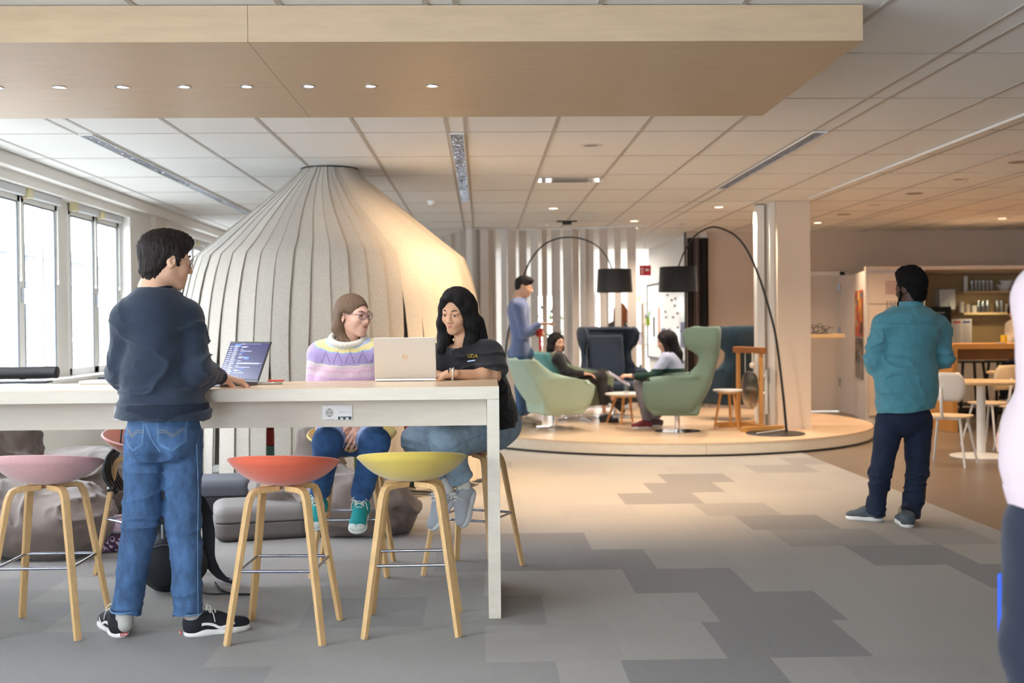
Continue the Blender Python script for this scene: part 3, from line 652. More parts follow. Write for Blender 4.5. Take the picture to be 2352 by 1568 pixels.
# ================================================================ SMALL TABLES, GONG
M_WTOP = mat('white_table_top', 'e6e0d8', .4)
def trip(lab, px, py, r, h, name='side_table', n=3):
    p = G(px, py, PH); t = thing(name, lab, 'side table', (p.x, p.y, PH+.004), R(15))
    m = MB(); m.lathe([(.001, h-.02), (r, h-.02), (r, h), (.001, h)], n=36); m.build('table_top', M_WTOP, t, bevel=.004)
    m = MB(); m.lathe([(.001, h-.045), (r*.7, h-.045), (r*.7, h-.0205), (.001, h-.0205)], n=30); m.build('apron', M_OAK, t)
    for k in range(n):
        a = 2*math.pi*k/n+.9; m = MB(); m.cyl((math.cos(a)*r*.95, math.sin(a)*r*.95, 0), (math.cos(a)*r*.5, math.sin(a)*r*.5, h-.03), .011, .018, 14); m.build('leg', mat('amber_wood', 'c98a45', .4), t, smooth=True)
    return t
trip('small round three legged table with white top beside the gong', 1672, 985, .165, .44)
trip('round white coffee table with angled wooden legs between the armchairs', 1440, 972, .26, .36, 'coffee_table', 4)
p = D(1437, 905, G(1440, 972, PH).y)
g_ = MB(); g_.lathe([(.001, .004), (.028, .004), (.034, .11), (.032, .11), (.026, .008), (.001, .008)], n=24); o = g_.build('drinking_glass', M_TUMB, smooth=True); o.location = (G(1437, 972, PH).x, G(1440, 972, PH).y-.08, PH+.361); tag(o, 'clear drinking glass on the round white coffee table', 'glass')
gp = G(1722, 985, PH); t = thing('table_gong', 'wooden frame with a hanging metal gong standing by the column', 'gong', gp, R(-76))
MW = mat('honey_wood', 'c58d4e', .45, var=.1, vscale=8)
m = MB(); m.box((-.30, 0, .03), (.07, .5, .06)); m.box((.30, 0, .03), (.07, .5, .06)); m.box((0, 0, .05), (.6, .05, .05)); m.build('base', MW, t, bevel=.006)
for s_ in (-1, 1): m = MB(); m.box((s_*.27, 0, .46), (.04, .04, .80)); m.build('post', MW, t, bevel=.005)
m = MB(); m.box((0, 0, .885), (.66, .08, .07)); m.build('crossbar', mat('dark_honey_wood', '9a5f30', .5), t, bevel=.008)
m = MB(); m.lathe([(.001, -.012), (.05, -.02), (.10, -.012), (.19, -.012), (.215, .0), (.215, .02), (.19, .0), (.001, .0)], n=40); m.v = [(x, z, y+.44) for x, y, z in m.v]; m.build('gong_disc', mat('bronze', 'a79f93', .25, 1.0), t, smooth=True)
for s_ in (-1, 1): m = MB(); m.tube([(s_*.1, 0, .63), (s_*.1, 0, .86)], .004, 6); m.build('cord', M_WHITE, t)
m = MB(); m.sph((.17, -.05, .72), .035, 14, 10); m.tube([(.17, -.05, .72), (.17, -.05, .86)], .008, 8); m.build('mallet', M_TMAPLE, t, smooth=True)
# white hooks on the boards left of the column
p = D(1757, 900, COLY+.2); t = thing('wall_hook_rack', 'white wavy hook strip mounted low on the white board beside the column', 'hook rack', p)
for k in range(3):
    m = MB(); m.tube([(0, 0, .20-k*.2), (-.03, -.03, .17-k*.2), (-.05, -.04, .20-k*.2)], .014, 8); m.build('hook', M_WHITE, t, smooth='all')
m = MB(); m.box((.012, 0, 0), (.03, .03, .5)); m.build('backplate', M_WHITE, t, bevel=.005)
# ================================================================ BEHIND THE STRIPS: MEETING ROOM
def flat(o, u, v, rects, w): 
    m = MB()
    for a0, a1, b0, b1 in rects: m.prism([(a0, b0), (a1, b0), (a1, b1), (a0, b1)], o, u, v, w)
    return m
M_GLOSSW = mat('whiteboard_gloss', 'eef0ee', .15)
t = thing('whiteboard', 'large whiteboard with notes and magnets on the wall behind the hanging lamp shade', 'whiteboard', WBa+WBn*.01+Vector((0, 0, 0)))
m = flat(WBn*.003, WBd, (0, 0, 1), [(.05, WBo-.15, .75, 2.0)], WBn*.02); m.build('board', M_GLOSSW, t)
m = flat(WBn*.003, WBd, (0, 0, 1), [(.03, .05, .72, 2.03), (WBo-.15, WBo-.13, .72, 2.03), (.05, WBo-.15, .72, .75), (.05, WBo-.15, 2.0, 2.03)], WBn*.035); m.build('frame', M_BLACK, t)
rng = random.Random(9)
for k, (a_, b_, c_, d_, col) in enumerate([(.55, .7, 1.1, 1.45, '2b2f3a'), (1.0, 1.12, 1.05, 1.6, 'd9826b'), (1.25, 1.6, .8, 1.25, '6a6f86'), (2.7, 3.0, .95, 1.35, '8286a4'), (.25, .33, 1.5, 1.6, 'b94a3d')]):
    m = flat(WBn*.024, WBd, (0, 0, 1), [(a_, b_, c_, d_)], WBn*.002); m.build('paper_note', mat('note_%s' % col, col, .7), t)
for k in range(12):
    m = MB(); u_ = rng.uniform(1.6, 2.9); v_ = rng.uniform(1.15, 1.9); m.sph(WBn*.03+WBd*u_+Vector((0, 0, v_)), .018, 8, 6); m.build('magnet', mat('magnet_brown', '7a5a40', .5), t)
p = D(1482, 621, 18.8)
t = thing('fire_sign', 'red square sign with white pictogram hanging beyond the last felt strip', 'sign', p)
m = MB(); m.bb(-.004, .004, -.004, .004, .085, CEIL-p.z); m.build('hanger', M_STEEL, t)
m = MB(); m.box((0, 0, 0), (.19, .012, .17)); m.build('plate', mat('sign_red', 'c41420', .4), t)
m = MB(); m.box((-.05, -.008, .03), (.05, .004, .012)); m.box((-.05, -.008, -.02), (.012, .004, .07)); m.box((.03, -.008, .01), (.05, .004, .035)); m.build('pictogram', M_WHITE, t)
# windows at the end of the meeting room
for k, (xa, ya) in enumerate(((1228, 1283), (1375, 1395))):
    a_ = D(xa, 680, 22.98); b_ = D(ya, 680, 22.98)
    r = thing('window_%d' % (20+k), None, None, (a_.x, 22.98, 0)); r['kind'] = 'structure'
    m = MB(); m.bb(-.06, b_.x-a_.x+.06, -.03, .015, .85, .92); m.bb(-.06, b_.x-a_.x+.06, -.03, .015, 1.9, 1.97); m.bb(-.06, 0, -.03, .015, .92, 1.9); m.bb(b_.x-a_.x, b_.x-a_.x+.06, -.03, .015, .92, 1.9); m.build('window_frame', M_FRAME, r)
    m = MB(); m.bb(0, b_.x-a_.x, -.012, -.006, .92, 1.9); m.build('pane', mat('bright_daylit_pane', 'ffffff', .3, emis='f4f8ff', es=5), r)
t = thing('potted_plant', 'leafy green plant standing before the far window behind the strips', 'plant', D(1262, 760, 21.5).xy.to_3d())
m = MB(); m.lathe([(.001, 0), (.12, 0), (.16, .3), (.001, .3)], n=20); m.build('pot', M_WHITE, t)
rng = random.Random(2)
m = MB(); m.tube([(0, 0, .3), (.02, 0, .9), (0, .02, 1.5)], .012, 6); m.build('stem', M_GREEN, t)
for k in range(60):
    a_ = rng.uniform(0, 6.28); z = rng.uniform(.6, 1.7); r_ = rng.uniform(.05, .34); m = MB(); q = Matrix.Rotation(a_, 3, 'Z') @ Matrix.Rotation(rng.uniform(-.9, .9), 3, 'Y')
    m.sph((math.cos(a_)*r_, math.sin(a_)*r_, z), (.075, .035, .008), 8, 5, q); m.build('leaf', mat('leaf_green', '4d6b35', .5, var=.2), t)
for k, px in enumerate((1238, 1304)):
    p = D(px, 800, 17.6); m = MB(); m.bb(-.04, .04, -.04, .04, 0, 1.22); o = m.build('red_post', M_RED, bevel=.006); o.location = (p.x, p.y, 0); tag(o, ('slim red post standing behind the strips left of the seated woman in black', 'slim red post standing behind the strips right of the seated woman in black')[k], 'post')
# glass cabinet trolley beside the strips
p = D(1462, 800, 16.35); t = thing('display_shelf', 'narrow pale wooden shelf unit with small objects beyond the last felt strip', 'shelf unit', (p.x, p.y, 0))
m = MB()
for x in (-.10, .10):
    for y in (-.10, .10): m.bb(x-.012, x+.012, y-.012, y+.012, 0, 1.75)
m.build('post', M_TMAPLE, t)
for z in (.55, 1.02, 1.32, 1.62): m = MB(); m.bb(-.13, .13, -.12, .12, z, z+.02); m.build('shelf', M_TMAPLE, t)
m = MB(); m.bb(-.12, .12, -.11, .11, .05, .55); m.build('cupboard', mat('cupboard_beige', 'b6a283', .6), t, bevel=.004)
for k, (dx, z, c_) in enumerate(((-.04, 1.04, 'b0c230'), (.05, 1.04, 'd8d4e8'), (-.05, 1.34, 'f2f2ff'), (.05, .57, '5e7a58'), (-.06, .57, '2e3a34'), (.03, 1.64, 'b59a7d'))):
    m = MB(); m.lathe([(.001, 0), (.028, 0), (.034, .08), (.014, .12), (.018, .17), (.001, .17)], n=14); o = m.build('vase', mat('vase_'+c_, c_, .3), smooth=True); o.location = (p.x+dx, p.y-.03, z+.001)
    tag(o, ('lime green vase', 'pale lilac vase', 'white glass vase', 'sage green vase', 'dark green vase', 'tan vase')[k]+' on the narrow shelf unit beyond the strips', 'vase', 'vases on the shelf unit')
t = thing('marker_holder', 'lime green pen holder hanging left of the whiteboard', 'pen holder', D(1487, 738, 18.9))
m = MB(); m.bb(-.03, .04, -.03, .03, -.07, .05); m.build('cup', mat('lime_plastic', 'a9c42a', .5), t, bevel=.006); m = MB(); m.cyl((-.02, 0, .04), (-.035, 0, .13), .01); m.build('marker', M_BLACK, t)
m = MB(); m.cyl((.02, 0, .04), (.04, 0, .16), .012); m.build('eraser_stick', mat('bright_green', '5fd02a', .5), t)
# dark curtain beside the far panel
t = thing('dark_curtain', 'dark brown curtain hanging floor to ceiling behind the right hand lamp shade', 'curtain', (3.19, 16.62, 0))
for k, (x0_, x1_, c_) in enumerate(((-.16, -.07, '2b2320'), (-.07, .02, '6f5f5c'), (.02, .15, '1e1a1a'))):
    m = MB(); m.grid(lambda u, v, x0_=x0_, x1_=x1_: (x0_+(x1_-x0_)*u, .04*math.sin(u*9), .15+2.43*v), 12, 4); m.build('fold', mat('curtain_'+c_, c_, .9), t, smooth='all', solid=.006)
# ================================================================ RIGHT: SHELF, CABINET, KITCHEN
p0 = D(1860, 768, 14.2); p1 = D(1932, 768, 14.2)
t = thing('standing_shelf', 'narrow wooden shelf board standing out behind the column', 'shelf', (p0.x-.2, 14.2, p0.z-.02)); Lx = p1.x-p0.x+.2
m = MB(); m.bb(0, Lx, -.16, .16, -.025, .025); m.build('board', mat('honey_board', 'cfb083', .45), t, bevel=.003); m = MB(); m.bb(.02, .06, -.14, .14, -(p0.z-.02)+PH+.002, -.026); m.build('bracket', M_WALLW, t)
t2 = thing('wire_sculpture', 'tangle of dark bent wire lying on the shelf board behind the column', 'wire sculpture', (p0.x+.1, 14.2, p0.z+.006)); rng = random.Random(4)
m = MB()
for k in range(7): m.tube(bez([(rng.uniform(-.12, .2), rng.uniform(-.08, .08), rng.choice((.006, rng.uniform(.02, .20-.1*abs(q_-1))))) for q_ in range(4)], 6), .004, 5)
m.build('wire', M_BLACK, t2, smooth='all')
M_CAB = mat('cabinet_white', 'd6c8b8', .5); M_CABS = mat('cabinet_side', 'd9d3d0', .5); M_KW = mat('kitchen_wall', 'b3966a', .7, var=.03)
KY = 15.3
cxl = D(1990, 800, KY-.6).x; cxl2 = D(1961, 800, 16.1).x
t = thing('tall_cabinet', 'tall white cabinet unit with art posters on its side, left of the kitchen', 'cabinet', (cxl, KY-.3, 0)); O = (cxl, KY-.3, 0)
top = D(1990, 620, KY-.6).z; cx1 = cxl+.78
m = MB(); m.add([(cxl, KY-.58, .0), (cx1, KY-.58, .0), (cx1, 16.7, .0), (cxl2, 16.7, .0), (cxl2, 16.1, 0)]+[(cxl, KY-.58, top), (cx1, KY-.58, top), (cx1, 16.7, top), (cxl2, 16.7, top), (cxl2, 16.1, top)], [(0, 1, 2, 3, 4), (5, 6, 7, 8, 9), (0, 1, 6, 5), (1, 2, 7, 6), (2, 3, 8, 7), (3, 4, 9, 8), (4, 0, 5, 9)]); m.build('body', M_CABS, t, off=O)
m = MB(); m.bb(cxl+.03, cx1-.03, KY-.605, KY-.585, 1.56, top-.04); m.build('door', M_CAB, t, off=O, bevel=.004); m = MB(); m.bb(cxl+.03, cx1-.03, KY-.605, KY-.585, .10, 1.55); m.build('door', M_CAB, t, off=O, bevel=.004)
m = MB(); m.bb(cxl-.01, cxl+6, KY-.62, KY-.56, top, top+.045); tag(m.build('top_fascia', M_CAB, off=None), 'long pale fascia board running above the kitchen recess', 'fascia board')
m = MB()
for r0 in range(7): m.bb(cxl+.25, cxl+.50, KY-.6105, KY-.6095, top-.16-r0*.026, top-.145-r0*.026)
m.build('notice', mat('notice_pink', 'b9948c', .7), t, off=O)
m = MB()
for r0 in range(7):
    for c0 in range(5): m.bb(cxl+.26+c0*.05, cxl+.29+c0*.05, KY-.6105, KY-.6095, top-.42-r0*.024, top-.405-r0*.024)
m.build('notice', mat('notice_grey', '9a8f86', .7), t, off=O)
# abstract posters on the slanted side
sv = Vector((cxl-cxl2, KY-.58-16.1, 0)); sl = sv.length; sv.normalize(); sn = Vector((sv.y, -sv.x, 0)); sn = -sn if sn.x > 0 else sn
base_ = Vector((cxl2, 16.1, 0))
def abstract(name, lab, z0, z1, cols, seed):
    t_ = thing(name, lab, 'poster', base_+sn*.008+sv*(sl*.2)+Vector((0, 0, z0))); w_ = sl*.62; h_ = z1-z0; rg = random.Random(seed)
    m_ = flat((0, 0, 0), sv, (0, 0, 1), [(0, w_, 0, h_)], sn*.004); m_.build('sheet', mat(name+'_base_'+cols[0], cols[0], .6), t_)
    for k in range(26):
        a_, b_ = rg.uniform(0, w_*.85), rg.uniform(0, h_*.85); ww, hh = rg.uniform(.06, .22)*w_, rg.uniform(.08, .3)*h_
        pts = [(max(0.01, min(w_-.01, a_+rg.uniform(-.03, .03)+ww*u_)), max(.01, min(h_-.01, b_+rg.uniform(-.04, .04)+hh*v_))) for u_, v_ in ((0, 0), (1, 0), (1, 1), (0, 1))]
        m_ = MB(); m_.prism(pts, sn*(.0045+.0001*k), sv, (0, 0, 1), sn*.0004); m_.build('paint_patch', mat('paint_'+cols[1+k % (len(cols)-1)], cols[1+k % (len(cols)-1)], .6), t_)
zt = D(1973, 668, 15.6).z; zm = D(1973, 773, 15.6).z; zb_ = D(1973, 867, 15.6).z
abstract('abstract_poster', 'upper colourful abstract poster in orange and yellow on the cabinet side', zm+.005, zt, ['b5502f', 'd8a02c', '2c2a33', 'c4472c', '4f7086', 'd9c9a8', '8a3a2a', 'e0b030'], 1)
abstract('abstract_poster', 'lower abstract poster in grey and blue tones on the cabinet side', zb_, zm-.01, ['8a8078', '4a4650', '6f8196', '9c8f84', '33323a', '7c6a5c'], 2)
# kitchen recess
kx0 = cx1+.001
mb = MB(); mb.bb(kx0, X1, 16.5, 16.6, 0, top); struct(mb, 'wall_kitchen', M_KW)
mb = MB(); mb.bb(kx0, X1, KY-.56, 16.5, top, top+.04); struct(mb, 'trim_9', M_CAB)
t = thing('kitchen_counter', 'white kitchen base units with pale worktop along the back wall', 'kitchen counter', (kx0, 15.9, 0)); O = (kx0, 15.9, 0)
m = MB(); m.bb(kx0, X1, 15.9, 16.495, .88, .92); m.build('worktop', M_TMAPLE, t, off=O)
k = 0; x = kx0
while x < 8.6: m = MB(); m.bb(x+.005, x+.595, 15.93, 16.495, .1, .875); m.build('door', M_CAB, t, off=O, bevel=.003); x += .6
def shelf(lab, px0, py, thick=.035):
    a_ = D(px0, py, 16.3); m = MB(); m.bb(a_.x, X1-.05, 16.1, 16.498, a_.z-thick, a_.z); tag(m.build('wall_shelf', mat('shelf_birch', 'd2b483', .5), bevel=.003), lab, 'shelf'); return a_
sa = shelf('upper pale wooden kitchen shelf carrying glasses and white bowls', 2200, 669); sb = shelf('lower pale wooden kitchen shelf carrying cups and glasses', 2200, 718)
rng = random.Random(8)
def put(o, px, z, y=16.28): p_ = D(px, 700, y); o.location = (p_.x, y, z+.001); return o
ON = ['first', 'second', 'third', 'fourth', 'fifth', 'sixth']
for k, px in enumerate((2232, 2241, 2250, 2259, 2268, 2277)):
    m = MB(); m.lathe([(.001, 0), (.026, 0), (.032, .15), (.030, .15), (.024, .006), (.001, .006)], n=16); tag(put(m.build('drinking_glass', M_TUMB, smooth=True), px, sa.z), ON[k]+' clear glass from the left on the upper kitchen shelf', 'glass', 'tall glasses on the upper kitchen shelf')
for k, px in enumerate((2248, 2258, 2268, 2290, 2300)):
    m = MB(); m.lathe([(.001, 0), (.026, 0), (.030, .17), (.028, .17), (.024, .006), (.001, .006)], n=16); tag(put(m.build('drinking_glass', M_TUMB, smooth=True), px, sb.z), ON[k]+' clear glass from the left on the lower kitchen shelf', 'glass', 'tall glasses on the lower kitchen shelf')
m = MB(); m.lathe([(.001, 0), (.035, 0), (.035, .22), (.001, .22)], n=20); tag(put(m.build('paper_cup_stack', M_WHITE, smooth=True), 2218, sa.z), 'white stack of paper cups at the left end of the upper kitchen shelf', 'cup stack')
for k, (px, dz, r_) in enumerate(((2306, 0, .12), (2312, .06, .11))):
    m = MB(); m.lathe([(.001, 0), (r_*.5, 0), (r_, .09), (r_-.008, .09), (r_*.46, .012), (.001, .012)], n=28); tag(put(m.build('bowl', M_WHITE, smooth=True), px, sa.z+dz), ('large white bowl on the upper kitchen shelf', 'white bowl nested on top of the large bowl on the kitchen shelf')[k], 'bowl')
for k, px in enumerate((2349, 2349, 2349)):
    m = MB(); m.lathe([(.001, 0), (.09, 0), (.13, .03), (.125, .03), (.001, .008)], n=28); tag(put(m.build('plate', mat('grey_ceramic', '6f6a66', .4), smooth=True), px, sa.z+k*.031), ('bottom', 'middle', 'topmost')[k]+' grey plate of the stack at the right end of the upper shelf', 'plate', 'grey plates on the upper shelf')
for k, (px, h_, c_, l_) in enumerate(((2208, .16, 'c9bfb2', 'beige storage jar'), (2222, .12, 'b9a99a', 'short tan jar'), (2237, .10, 'dcd2c6', 'white mug with dark rim'), (2316, .12, 'd6cfc8', 'white mug'))):
    m = MB(); m.lathe([(.001, 0), (.04, 0), (.04, h_), (.034, h_), (.034, .01), (.001, .01)], n=20); tag(put(m.build('mug' if 'mug' in l_ else 'jar', mat('cer_'+c_, c_, .4), smooth=True), px, sb.z), l_+' on the lower kitchen shelf', 'mug' if 'mug' in l_ else 'jar')
a_ = D(2153, 711, 16.4); b_ = D(2190, 664, 16.4)
t = thing('towel_dispenser', 'white wall mounted paper towel dispenser left of the kitchen shelves', 'dispenser', (a_.x, 16.4, a_.z)); m = MB(); m.bb(0, b_.x-a_.x, -.08, .1, 0, b_.z-a_.z); m.build('casing', M_WHITE, t, bevel=.012); m = MB(); m.bb(.13, .14, -.085, -.08, .03, .1); m.build('slot', M_DOFF, t)
a_ = D(2120, 900, 15.95); b_ = D(2184, 704, 15.95)
t = thing('coffee_machine', 'tall black coffee machine with small lit screen behind the man in teal', 'coffee machine', (a_.x, 15.95, .92)); w_ = b_.x-a_.x; h_ = b_.z-.92
m = MB(); m.bb(0, w_, -.02, .5, 0, h_); m.build('cabinet_body', M_BLACK, t, bevel=.01); m = MB(); m.bb(w_*.45, w_*.68, -.03, -.021, h_*.62, h_*.80); m.build('screen', mat('machine_screen', '8fb4e8', .3, emis='7fa8f0', es=1.2), t); m = MB(); m.bb(w_*.3, w_*.75, -.028, -.021, h_*.85, h_*.87); m.build('trim_strip', M_STEEL, t)
a_ = D(2183, 792, 16.0); b_ = D(2229, 732, 16.0)
t = thing('menu_poster', 'white paper notice with red and blue headings standing on the kitchen worktop', 'poster', (a_.x, 15.96, .925)); w_ = b_.x-a_.x; h_ = b_.z-.925
m = MB(); m.bb(0, w_, -.004, 0, 0, h_); m.build('sheet', mat('poster_paper', 'd9cdc2', .6), t)
m = MB(); m.bb(w_*.08, w_*.45, -.006, -.0045, h_*.86, h_*.93); m.build('red_heading', mat('heading_red', 'c0442f', .6), t); m = MB(); m.bb(w_*.55, w_*.92, -.006, -.0045, h_*.86, h_*.93); m.build('blue_heading', mat('heading_blue', '2d4f8f', .6), t)
m = MB()
for r0 in range(14):
    for c0 in (0, 1): m.bb(w_*(.08+c0*.47), w_*(.42+c0*.47), -.0055, -.0045, h_*(.80-r0*.055), h_*(.815-r0*.055))
m.build('text_lines', mat('print_brown', '8f8378', .6), t)
# high kitchen bar
KB = 13.4; a_ = D(2188, 800, KB); zb = D(2200, 790, KB).z; xb1 = 8.6; M_HON = mat('honey_oak', 'c08a48', .45, var=.08, vscale=6, stretch=(1, 8, 8))
t = thing('kitchen_bar_table', 'high honey oak bar table with slab leg in front of the kitchen', 'table', (a_.x, KB, 0)); O = (a_.x, KB, 0)
m = MB(); m.bb(a_.x, xb1, KB, KB+.75, zb-.06, zb); m.build('tabletop', M_HON, t, off=O); m = MB(); m.bb(a_.x, a_.x+.06, KB, KB+.75, 0, zb-.061); m.build('leg', M_HON, t, off=O); m = MB(); m.bb(a_.x+.061, xb1, KB+.36, KB+.39, zb-.2, zb-.061); m.build('rail', mat('dark_oak', '8a5a2c', .5), t, off=O)
m = MB(); m.lathe([(.001, 0), (.036, 0), (.040, .1), (.036, .1), (.032, .008), (.001, .008)], n=20); o = m.build('cup', mat('yellow_cup', 'd9b21e', .4), smooth=True); p_ = D(2306, 780, KB+.2); o.location = (p_.x, KB+.2, zb+.001); tag(o, 'yellow cup standing on the honey oak bar table', 'cup')
m = MB(); m.lathe([(.001, 0), (.05, 0), (.06, .012), (.001, .006)], n=20); o = m.build('saucer', M_WHITE, smooth=True); p_ = D(2296, 780, KB+.12); o.location = (p_.x, KB+.10, zb+.001); tag(o, 'small white saucer beside the yellow cup', 'saucer')
def bar_stool_black(px, lab, y=KB+1.15):
    p_ = D(px, 900, y); t_ = thing('black_bar_stool', lab, 'bar stool', (p_.x, y, 0), 0, 'black bar stools at the kitchen bar')
    m_ = MB(); m_.box((0, 0, .80), (.36, .36, .025)); m_.build('seat', M_BLACK, t_, bevel=.01)
    for sx_ in (-1, 1):
        for sy_ in (-1, 1): m_ = MB(); m_.sweep([(sx_*.13, sy_*.13, .79), (sx_*.2, sy_*.2, 0)], [(-.014, -.014), (.014, -.014), (.014, .014), (-.014, .014)]); m_.build('leg', M_BLACK, t_)
    m_ = MB(); m_.tube([(-.175, -.175, .25), (.175, -.175, .25), (.175, .175, .25), (-.175, .175, .25)], .012, 6, closed=True); m_.build('footrest', M_BLACK, t_)
bar_stool_black(2225, 'black square bar stool at the left end of the kitchen bar'); bar_stool_black(2305, 'black square bar stool under the person sitting at the kitchen bar')
# tables and chairs
def round_tbl(lab, px, pz, Y, r, h=.74):
    p_ = D(px, 870, Y); t_ = thing('cafe_table', lab, 'table', (p_.x, Y, 0))
    m_ = MB(); m_.lathe([(.001, h-.028), (r-.01, h-.028), (r, h-.015), (r, h), (.001, h)], n=56); m_.build('table_top', mat('ash_table_top', 'd8b98c', .4, var=.05, vscale=3, stretch=(1, 8, 1)), t_)
    m_ = MB(); m_.cyl((0, 0, .02), (0, 0, h-.029), .042, n=24); m_.build('pedestal', M_WHITE, t_, smooth=True)
    m_ = MB(); m_.lathe([(.001, 0), (.29, 0), (.29, .008), (.06, .035), (.001, .035)], n=48); m_.build('base_disc', M_WHITE, t_, smooth=True); return t_
round_tbl('round ash topped cafe table with white pedestal right of the man in teal', 2253, 0, 11.0, .40)
round_tbl('far round ash topped cafe table behind the nearer one', 2352, 0, 12.9, .40)
M_CHW = mat('chair_white_metal', 'd9d6d2', .4); M_PLY = mat('birch_ply', 'd9c09a', .45); M_SHW = mat('shell_white', 'ddd6cc', .4)
def cafe_chair(lab, px, Y, rz, bm_, sm_):
    p_ = D(px, 900, Y); t_ = thing('cafe_chair', lab, 'chair', (p_.x, Y, 0), rz, 'cafe chairs')
    m_ = MB(); n_ = 28; out = []
    for k in range(n_):
        a = 2*math.pi*k/n_; out.append((.20*math.copysign(abs(math.cos(a))**.6, math.cos(a)), .20*math.copysign(abs(math.sin(a))**.6, math.sin(a))))
    m_.prism(out, (0, 0, .445), (1, 0, 0), (0, 1, 0), (0, 0, .014)); m_.build('seat', sm_, t_, bevel=.004)
    def bk(u, v):
        a = (u-.5)*2; hw = .20*(1-.25*abs(2*v-1)**3); return (a*hw, -.22-.05*v+.05*a*a, .60+.26*v)
    m_ = MB(); m_.grid(bk, 10, 8); m_.build('backrest', bm_, t_, smooth='all', solid=.012)
    m_ = MB(); m_.tube([(0, -.05, .435), (0, -.20, .445), (0, -.235, .52), (0, -.255, .72)], .014, 8); m_.build('back_spine', M_CHW, t_, smooth='all')
    m_ = MB(); m_.tube([(-.14, .13, .435), (.14, .13, .435), (.14, -.13, .435), (-.14, -.13, .435)], .011, 8, closed=True); m_.build('under_frame', M_CHW, t_)
    for sx_ in (-1, 1):
        for sy_ in (-1, 1): m_ = MB(); m_.cyl((sx_*.13, sy_*.12, .435), (sx_*.20, sy_*.215, 0), .013, .010, 12); m_.build('leg', M_CHW, t_, smooth=True)
    return t_
cafe_chair('white cafe chair with ply seat directly right of the man in teal', 2179, 10.4, R(-38), M_SHW, M_PLY)
cafe_chair('birch ply cafe chair on the far side of the round table', 2275, 12.0, R(28), M_PLY, M_PLY)
cafe_chair('white cafe chair at the far right, half hidden by the pink knit', 2352, 11.4, R(120), M_SHW, M_PLY)
# ================================================================ THINGS ON THE BAR TABLE
def ontop(px, py, dz=0): return G(px, py, tz+dz)
M_SLATE = mat('space_grey_aluminium', '6f6d70', .35, .9); M_SCREEN = mat('screen_navy', '241f4d', .25, emis='241e5a', es=.55); M_TXT = mat('screen_text', 'b8bce8', .4, emis='aab2ee', es=.7); M_BLUE = mat('screen_blue', '3f62ee', .4, emis='3a5cf0', es=.9)
# working laptop: hinge along its far edge; screen faces the camera and slightly left
hl = G(478, 880, tz); hr = D(592, 876, 5.50)
# screen corners from the picture: bottom left hidden, bottom right (592,876), top (508..623, 799)
wL = .31; th_ = R(-40); sc = G(592, 877, tz+.016)-Vector((math.cos(th_), math.sin(th_), 0))*wL/2
t = thing('laptop', 'open dark laptop with a lit mail window, used by the standing man', 'laptop', sc, th_); ang = R(24)
m = MB(); m.box((0, -.108, -.008), (wL, .215, .014)); m.build('keyboard_base', M_SLATE, t, bevel=.003)
m = MB(); 
for r0 in range(5):
    for c0 in range(13): m.box((-.125+c0*.0208, -.035-r0*.019, -.0003), (.0165, .0150, .002))
m.build('keyboard', M_BLACK, t); m = MB(); m.box((0, -.168, -.0008), (.11, .07, .001)); m.build('trackpad', mat('trackpad_grey', '7b797c', .3, .6), t)
us = Vector((0, math.sin(ang), math.cos(ang))); H_ = .208; sn_ = Vector((0, -math.cos(ang), math.sin(ang)))
def scr(a, b, d): return Vector((-wL/2+a*wL, 0, 0))+us*(b*H_)+sn_*d
def scr_rect(m, a0, a1, b0, b1, d, th=.0006):
    m.prism([(a0*wL, b0*H_), (a1*wL, b0*H_), (a1*wL, b1*H_), (a0*wL, b1*H_)], Vector((-wL/2, 0, 0))+sn_*d, (1, 0, 0), us, sn_*th)
m = MB(); scr_rect(m, 0, 1, 0, 1, -.006, .006); lid = m.build('lid', M_SLATE, t, bevel=.002)
m = MB(); scr_rect(m, .008, .992, .02, .99, .0002, .0008); m.build('bezel', M_BLACK, lid); m = MB(); scr_rect(m, .02, .98, .06, .95, .0012); m.build('display', M_SCREEN, lid)
m = MB(); rng = random.Random(6)
scr_rect(m, .30, .42, .925, .935, .002, .0003)
for k in range(10): scr_rect(m, .44+k*.035, .452+k*.035, .925, .935, .002, .0003)
for k in range(14):
    b = .86-k*.052; scr_rect(m, .05, .05+rng.uniform(.05, .10), b, b+.012, .002, .0003); scr_rect(m, .16, .16+rng.uniform(.08, .13), b, b+.01, .002, .0003); scr_rect(m, .16, .16+rng.uniform(.05, .13), b-.018, b-.01, .002, .0003)
for b, w in ((.86, .16), (.84, .12), (.78, .07), (.745, .28), (.66, .06), (.60, .14), (.57, .10), (.50, .09), (.45, .60), (.43, .55), (.38, .07), (.34, .36), (.27, .08), (.25, .18), (.20, .26)): scr_rect(m, .34, .34+w, b, b+.011, .002, .0003)
m.build('on_screen_text', M_TXT, lid); m = MB(); scr_rect(m, .155, .31, .875, .925, .0018, .0003); scr_rect(m, .34, .45, .70, .712, .002, .0003); scr_rect(m, .48, .60, .55, .61, .0018, .0003); scr_rect(m, .42, .58, .31, .325, .002, .0003); m.build('highlight', M_BLUE, lid)
for n_ in ('lid',): pass
